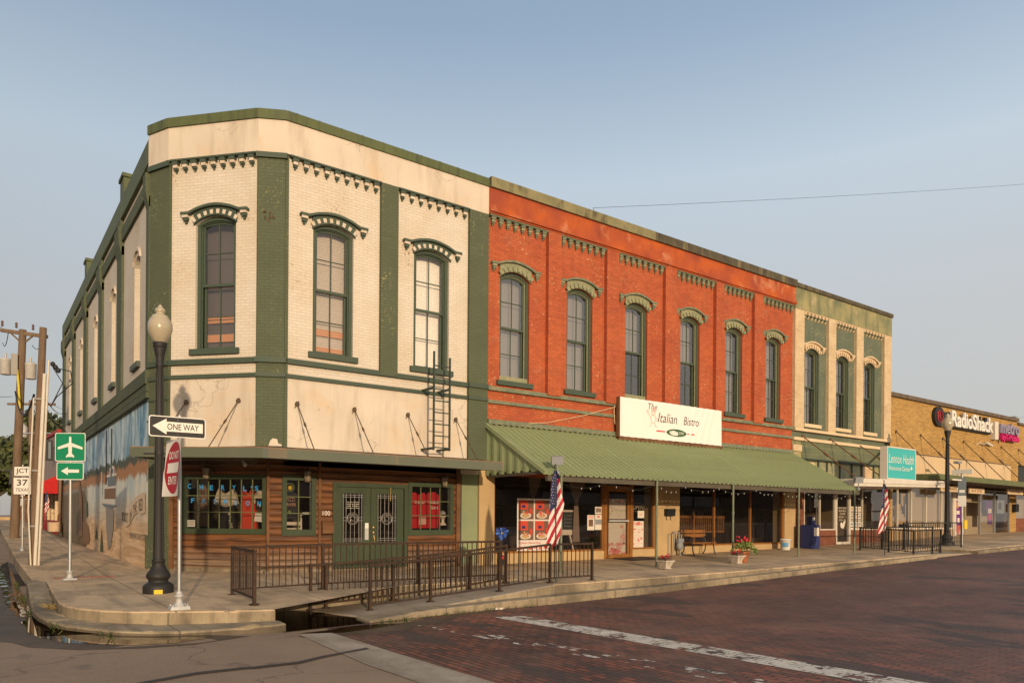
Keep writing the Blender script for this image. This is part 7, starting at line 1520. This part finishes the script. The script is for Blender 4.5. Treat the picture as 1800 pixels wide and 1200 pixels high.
# easel and table inside the restaurant
t = thing('easel', 'wooden easel with a chalkboard menu behind the restaurant window', 'easel', (14.85, 17.45, .06)); EF = Fr((14.52, 17.4), (1, 0), (0, -1))
mb = MB(); mb.fbox(EF, .04, .58, .95, 1.50, 0, .02); mb.build('chalkboard', 'chalk black', t); mb = MB(); frame_rect(mb, EF, .0, .62, .92, 1.55, .04, 0, .03); mb.fbox(EF, -.05, .65, 1.53, 1.57, 0, .04); mb.fbox(EF, -.02, .62, .80, .92, 0, .05); mb.build('frame', 'mannequin', t)
for (a, c) in (((.05, .8), (-.10, .08)), ((.38, .8), (.56, .08))):
    mb = MB(); mb.bar(EF(a[0], a[1], .01), EF(c[0], c[1], .05), .045); mb.build('leg', 'mannequin', t)
mb = MB()
for k, tx in enumerate(('Lunch', 'Pasta', 'Salad', 'Pizza')): text_into(mb, tx, EF(.14, 1.38 - k * .11, .024), (1, 0, 0), (0, 0, 1), .32, .055, 0, shear=.2)
mb.build('chalk_writing', 'meter grey', t)
for k, (x, lab) in enumerate(((21.0, 'wooden railed partition behind the left part of the bench window'), (23.0, 'wooden railed partition behind the right part of the bench window'))):
    t = thing('partition_rail', lab, 'partition', (x, 18.6, .1), 'timber partitions inside the restaurant'); mb = MB(); 
    mb.box(x - .95, x + .95, 18.55, 18.63, 1.35, 1.45); mb.box(x - .95, x + .95, 18.55, 18.63, .80, .88); mb.box(x - .95, x - .85, 18.53, 18.65, .1, 1.6); mb.build('frame', 'varnished timber', t)
    mb = MB()
    for q in range(16): mb.lathe((x - .80 + q * .115, 18.59, .88), [(0, .018), (.12, .026), (.24, .016), (.36, .026), (.47, .018)], 6)
    mb.build('spindles', 'varnished timber', t)

# ------------------------------------------------------------------ poles and wires up the side street
def upole(loc, h, lean, label, r=.16):
    x, y, z = loc; t = thing('utility_pole', label, 'utility pole', loc); mb = MB()
    mb.tube([(x, y, z - .1), (x + lean[0] * .5, y + lean[1] * .5, z + h * .5), (x + lean[0], y + lean[1], z + h)], [r * 1.12, r, r * .86], 12); mb.build('pole', 'pole wood', t); return t
EXR = rt
A = Vector((1.22, 34.59, .4)); At = A + EXR * .28 + Vector((0, 0, 8.1))
t = upole(tuple(A), 8.1, (At.x - A.x, At.y - A.y), 'timber utility pole with crossarm, carrying two white transformers', .15)
mb = MB(); a_ = At + Vector((0, 0, -.10)); mb.bar(a_ - EXR * .85 + Vector((0, 0, .08)), a_ + EXR * .95 + Vector((0, 0, -.16)), .13); mb.bar(a_ - EXR * .5 + Vector((0, 0, .0)), a_ + Vector((0, 0, -.45)), .05); mb.bar(a_ + EXR * .5 + Vector((0, 0, -.05)), a_ + Vector((0, 0, -.45)), .05); mb.build('crossarm', 'pole wood', t)
mb = MB()
for s in (-.8, -.25, .4): q = a_ + EXR * s + Vector((0, 0, .14 - s * .12)); mb.lathe(q, [(0, .03), (.05, .05), (.10, .03), (.16, .05), (.22, .02)], 8)
mb.build('insulator', 'insulator', t)
for s, zz in ((-.50, 6.75), (.48, 6.58)):
    c = Vector((A.x, A.y, 0)) + EXR * (s + .12) + Vector((0, 0, zz)); mb = MB(); mb.lathe(c, [(0, .17), (.02, .19), (.55, .195), (.57, .21), (.60, .20), (.66, .10)], 14); mb.lathe(c + Vector((0, 0, .66)), [(0, .03), (.05, .045), (.1, .03), (.15, .045), (.2, .02)], 8); mb.box(c.x - .06, c.x + .06, c.y - .06, c.y + .06, zz + .2, zz + .4); tr = mb.build('transformer', 'transformer paint', t)
mb = MB(); q = Vector((A.x, A.y, 0)) + EXR * .17 - fw * .22; mb.box(q.x - .16, q.x + .05, q.y - .1, q.y + .1, 6.7, 7.5); mb.build('mount', 'cap steel', t)
mb = MB(); mb.tube([q + EXR * .05 + Vector((0, 0, 6.9)), q + EXR * .12 + Vector((0, 0, 6.2)), q + EXR * .16 + Vector((0, 0, 5.4))], .045, 6); mb.build('guy_guard', 'yellow strap', t)
B_ = Vector((1.18, 22.2, .04)); Bt = B_ + EXR * .22 + Vector((0, 0, 6.0))
t2 = upole(tuple(B_), 6.0, (Bt.x - B_.x, Bt.y - B_.y), 'leaning timber pole with white conduits strapped to its near side', .095)
mb = MB()
for off_, r_, zt in ((.20, .045, 4.85), (.29, .028, 5.2)):
    p0 = B_ + EXR * (off_ - .05) - fw * .15; p1 = B_.lerp(Bt, zt / 6) + EXR * (off_ - .03) - fw * .13; p1.z = zt; mb.tube([p0, p0.lerp(p1, .5), p1], r_, 8)
mb.tube([B_ + EXR * .06 - fw * .17, B_ - EXR * .02 - fw * .16 + Vector((0, 0, 1.4)), B_ + EXR * .09 - fw * .15 + Vector((0, 0, 4.2))], .022, 6)
mb.build('conduit', 'pale pipe', t2)
mb = MB()
for zz in (1.0, 2.4, 4.2): q = B_.lerp(Bt, zz / 6) + Vector((0, 0, 0)); mb.lathe((q.x, q.y, zz), [(0, .14), (.04, .14)], 10)
mb.build('strap', 'cap steel', t2)
mb = MB(); q = Bt + EXR * .25 + Vector((0, 0, -1.0))
for k in range(3): mb.ball(q + EXR * (k * .07) + Vector((0, 0, -.08 * k + .08)), .06, .06, .07, 8)
mb.tube([q, q + EXR * .45 + Vector((0, 0, -.1)), q + EXR * .5 + Vector((0, 0, -.4)), q + EXR * .1 + Vector((0, 0, -.75)), q - EXR * .05 + Vector((0, 0, -1.0))], .014, 5); mb.tube([q, q + EXR * .25 + Vector((0, 0, -.4)), q - EXR * .0 + Vector((0, 0, -.9))], .012, 5); mb.build('weatherhead', 'cable black', t2)
FP = Vector((3.0, 59.2, .9)); t3 = upole(tuple(FP), 8.1, (0, 0), 'distant timber pole with a crossarm between the two nearer poles', .17)
mb = MB(); c = FP + Vector((0, 0, 7.85)); mb.bar(c - EXR * 1.6, c + EXR * 1.6, .14); mb.build('crossarm', 'pole wood', t3)
mb = MB(); c = FP - EXR * .55 + Vector((0, 0, 5.6)); mb.lathe(c, [(0, .24), (.02, .26), (.75, .26), (.8, .15), (.95, .05)], 12); mb.build('transformer', 'transformer paint', t3)
def wire(a, c, sag, label, r=.012, mat='cable black'):
    a, c = Vector(a), Vector(c); mb = MB(); mb.tube([a.lerp(c, k / 14) - Vector((0, 0, sag * 4 * (k / 14) * (1 - k / 14))) for k in range(15)], r, 4, 0, False); o = mb.build('wire', mat, origin=tuple(a)); return tag(o, label, 'wire', 'overhead wires')
wire(B_ + EXR * .2 + Vector((0, 0, 4.35)), (3.42, 41.0, 6.2), .25, 'upper service wire from the leaning pole to the rear of the corner building')
wire(B_ + EXR * .2 + Vector((0, 0, 4.05)), (3.42, 40.0, 5.5), .25, 'lower service wire from the leaning pole to the rear of the corner building')
wire(B_ + EXR * .2 + Vector((0, 0, 3.9)), (3.42, 36.0, 4.6), .1, 'lowest steep service wire from the leaning pole to the mural wall')
wire(FP + EXR * 1.2 + Vector((0, 0, 7.9)), (10, 60, 8.0), .4, 'thin wire running right from the distant crossarm')
wire(At - EXR * .8 + Vector((0, 0, .1)), (-14, 40, 8.4), .5, 'wire running left off the crossarm of the transformer pole')
wire(A + Vector((0, 0, 5.5)) - EXR * .1, (-12, 38, 5.9), .4, 'wire running left from the middle of the transformer pole')
wire(A + Vector((0, 0, 5.7)), B_ + Vector((0, 0, 4.3)), .7, 'slack black cable looping between the two nearer poles', .03)
wire(A - EXR * .5 + Vector((0, 0, 7.6)), At - EXR * .55, .35, 'short jumper wire above the left transformer', .014)
wire(A + EXR * .65 + Vector((0, 0, 7.5)), At + EXR * .9 - Vector((0, 0, .25)), .3, 'short jumper wire above the right transformer', .014)
wire((-6, 62, 4.4), (8, 60, 4.6), .2, 'thick dark cable crossing low before the far trees', .05)
wire((16.9, 18.6, 11.85), (53.6, 15.0, 21.7), .12, 'long thin wire crossing the sky above the red building roof', .007)
wire((48.1, 17.1, 7.2), (75, 23.3, 11.2), .1, 'short thin wire rising from the yellow brick roof corner at the right edge', .014, 'meter grey')
mb = MB(); mb.tube([(16.9, 18.6, 10.3), (16.9, 18.6, 11.87)], .018, 6); mb.box(16.7, 17.1, 18.4, 18.8, 10.2, 10.4); mb.build('wire_mast', 'cap steel', B2)
mb = MB(); mb.box(47.9, 48.2, 17.0, 17.3, 7.18, 7.32); mb.build('wire_bracket', 'meter grey', B4)
t = thing('street_light', 'grey cobra head street light on a long arm before the far trees', 'street light', (2.0, 56, .9)); mb = MB(); mb.tube([(2.0, 56, 6.4), (3.4, 55.3, 6.5), (4.2, 54.8, 6.45)], .05, 6); mb.ball((4.3, 54.7, 6.42), .3, .16, .09, 10); mb.build('arm', 'galvanised steel', t); mb = MB(); mb.tube([(2.0, 56, .8), (2.0, 56, 6.5)], .09, 8); mb.build('pole', 'pole wood', t)

# ------------------------------------------------------------------ trees, grass and things at the end of the side street
def tree(loc, h, r, n, label, trunk=.35, seed=1, group='trees beyond the side street'):
    rnd = random.Random(seed); x, y, z = loc; t = thing('leafy_tree', label, 'tree', loc, group); mb = MB()
    mb.tube([(x, y, z - .3), (x + .1, y, z + h * .25), (x, y + .2, z + h * .5)], [trunk, trunk * .75, trunk * .4], 8); cl = []
    for k in range(11):
        a = rnd.uniform(0, 6.28); e = rnd.uniform(-.1, 1); rr = r * rnd.uniform(.35, .8); c = Vector((x + rr * math.cos(a) * math.cos(e), y + rr * math.sin(a) * math.cos(e), z + h * .52 + (h * .40) * math.sin(e) * rnd.uniform(.5, 1))); cl.append((c, r * rnd.uniform(.28, .50)))
        mb.tube([(x, y, z + h * .33), Vector((x, y, z + h * .42)).lerp(c, .5), c], [trunk * .4, trunk * .25, .03], 5)
    mb.build('trunk', 'bark', t); mb = MB(); per = n // len(cl)
    for c, cr in cl:
        for k in range(per):
            d = Vector((rnd.gauss(0, 1), rnd.gauss(0, 1), rnd.gauss(0, 1))).normalized(); p = c + Vector((d.x, d.y, d.z * .8)) * cr * (rnd.random() ** .4) * rnd.uniform(.8, 1.12)
            a = Vector((rnd.gauss(0, 1), rnd.gauss(0, 1), rnd.gauss(0, 1))).normalized(); b_ = a.orthogonal(); l = .26 * rnd.uniform(.6, 1.4)
            mb.face([p - a * l, p + b_ * l * .6, p + a * l, p - b_ * l * .6])
    mb.build('crown', 'oak leaves', t)
def at_far(px, d, z=.9): r = (px - 900) / 1293 * d; return (.589 * d + .808 * r, .808 * d - .589 * r, z)
tree(at_far(88, 70), 10.2, 4.6, 9000, 'tall dark round tree rising behind the green aeroplane sign', .45, 3)
tree(at_far(28, 64), 7.6, 3.4, 7000, 'dark tree at the left edge behind the timber pole', .4, 5)
tree(at_far(135, 76), 11.0, 4.5, 6000, 'dark tree crown above the grey shop roof', .4, 8)
tree(at_far(55, 84), 10.2, 4.2, 6000, 'lower rounded tree between the taller crowns', .4, 9)
tree(at_far(-8, 74), 6.4, 4.0, 6000, 'broad dark tree beyond the far route signs', .4, 12)
structure(sheet('grass', 'grass', [(-30, 70), (12, 66), (30, 110), (-40, 110)], lambda x, y: street_z(x, y) + .03, [0], [70, 80, 100]))
structure(sheet('cross_road', 'concrete strip', [(-60, 58), (20, 58), (20, 60), (-60, 60)], lambda x, y: street_z(x, y) + .02, [0, 4, 10], [60]))
t = thing('low_wall', 'long low pale wall along the far lawn', 'wall', (-4, 66, .95)); mb = MB(); mb.box(-14, 3, 66, 66.3, .6, 1.12); mb.build('wall_body', 'tan stucco', t)
t = thing('pipe_rail', 'far steel pipe frame beside the timber pole', 'rail', (2.2, 45, .68)); mb = MB(); mb.tube([(2.0, 45.2, .6), (2.0, 45.2, 2.1), (2.75, 44.7, 2.1), (2.75, 44.7, .6)], .035, 6); mb.tube([(2.4, 44.95, .6), (2.4, 44.95, 2.1)], .03, 6); mb.build('frame', 'galvanised steel', t)
t = thing('brown_shed', 'small brown building far down the side street', 'building', (3.5, 66, .9)); mb = MB(); mb.box(2.4, 7, 64, 70, .6, 3.6); mb.build('wall', 'old timber trim', t); mb = MB(); mb.hexa([(2.1, 63.7, 3.6), (7.3, 63.7, 3.6), (7.3, 70.3, 3.6), (2.1, 70.3, 3.6), (2.1, 66, 4.6), (7.3, 66, 4.6), (7.3, 68, 4.6), (2.1, 68, 4.6)]); mb.build('roof', 'roofing', t); mb = MB(); mb.box(2.38, 2.40, 65.5, 66.6, .95, 3.0); mb.build('door', 'drape brown', t)
FL3 = dup(FL1, (2.9, 43.5, .95), 0, 'far American flag hanging by the timber pole before the red awning', 'American flags on kerb poles', .62)
mb = MB(); t = thing('wall_pipe', 'short stub of pipes at the foot of the tan brick front', 'pipe', (3.35, 41.9, .6)); mb.tube([(3.36, 41.65, .5), (3.36, 41.65, 1.6), (3.40, 41.65, 3.5)], .04, 6); mb.tube([(3.34, 42.4, .5), (3.34, 42.4, 1.3), (3.42, 42.5, 1.35)], .09, 8); mb.build('pipe', 'old timber trim', t)

# ------------------------------------------------------------------ the other side of the street, seen in the shop glass
def opp(x0, x1, y0, h, label, mat, trim):
    t = thing('opposite_shop', label, 'building', ((x0 + x1) / 2, y0, -.3), 'shops across the street'); OF = Fr((x0, y0), (1, 0), (0, 1)); L = x1 - x0; n = max(2, int(L / 3.2)); hs = []
    for k in range(n): a = L * (k + .14) / n; hs.append(rect(a, a + L * .72 / n, .2, 2.4))
    mb = MB(); wall(mb, OF, rect(0, L, -.5, h), hs, 0, 0, .2); mb.face([(x0, y0, h), (x1, y0, h), (x1, y0 - 20, h - .3), (x0, y0 - 20, h - .3)]); mb.face([(x0, y0, -.5), (x0, y0 - 20, -.5), (x0, y0 - 20, h), (x0, y0, h)]); mb.face([(x1, y0, -.5), (x1, y0 - 20, -.5), (x1, y0 - 20, h), (x1, y0, h)]); mb.face([(x0, y0 - 20, -.5), (x1, y0 - 20, -.5), (x1, y0 - 20, h), (x0, y0 - 20, h)]); mb.build('wall', mat, t)
    for hh in hs:
        mb = MB(); frame_rect(mb, OF, hh[0][0], hh[2][0], .2, 2.4, .07, -.16, -.05); f = mb.build('window', trim, t); mb = MB(); pane(mb, OF, hh[0][0], hh[2][0], .2, 2.4, -.19); mb.build('glass', 'chalk black', f)
    mb = MB(); mb.fbox(OF, -.1, L + .1, h - .05, h + .15, -.3, .15); mb.build('coping', trim, t); mb = MB(); mb.fbox(OF, .3, L - .3, 2.6, 2.8, 0, 1.8); mb.build('canopy', 'soffit boards', t)
opp(6.5, 17, -24, 4.9, 'low dark brick shop across the street opposite the restaurant', 'opposite brick', 'white metal')
opp(17.2, 30, -24, 5.3, 'buff shop across the street with wide windows', 'grey stucco', 'sage trim paint')
opp(30.2, 46, -24, 4.8, 'long low shop across the street towards the far lamp', 'opposite brick', 'buff trim')
opp(46.2, 74, -24, 5.4, 'grey shop across the street beyond the far lamp', 'grey stucco', 'white metal')
opp(74.2, 110, -24, 5.6, 'long brick row at the far end across the street', 'opposite brick', 'buff trim')
t = thing('opposite_shop', 'brick shop across the side street, mirrored in the corner windows', 'building', (-10, 20, -.2), 'shops across the street'); OF = Fr((-10, 0), (0, 1), (1, 0)); mb = MB(); hs = [rect(7 + 4 * k, 9.6 + 4 * k, .4, 2.8) for k in range(7)]
wall(mb, OF, rect(6, 36, -.5, 7), hs, 0, 0, .2); mb.face([(-10, 6, 7), (-10, 36, 7), (-25, 36, 7), (-25, 6, 7)]); mb.face([(-10, 6, -.5), (-25, 6, -.5), (-25, 6, 7), (-10, 6, 7)]); mb.build('wall', 'opposite brick', t)
for h in hs: mb = MB(); pane(mb, OF, h[0][0], h[2][0], .4, 2.8, -.15); mb.build('window', 'chalk black', t)
mb = MB(); mb.fbox(OF, 6, 36, 6.9, 7.2, -.3, .2); mb.build('coping', 'buff trim', t)
structure(sheet('pavement', 'pavement concrete', [(5, -24), (110, -24), (110, -19.5), (5, -19.5)], lambda x, y: street_z(x, y) + .15, [10, 13, 17, 21, 30, 38, 60], [], .2))
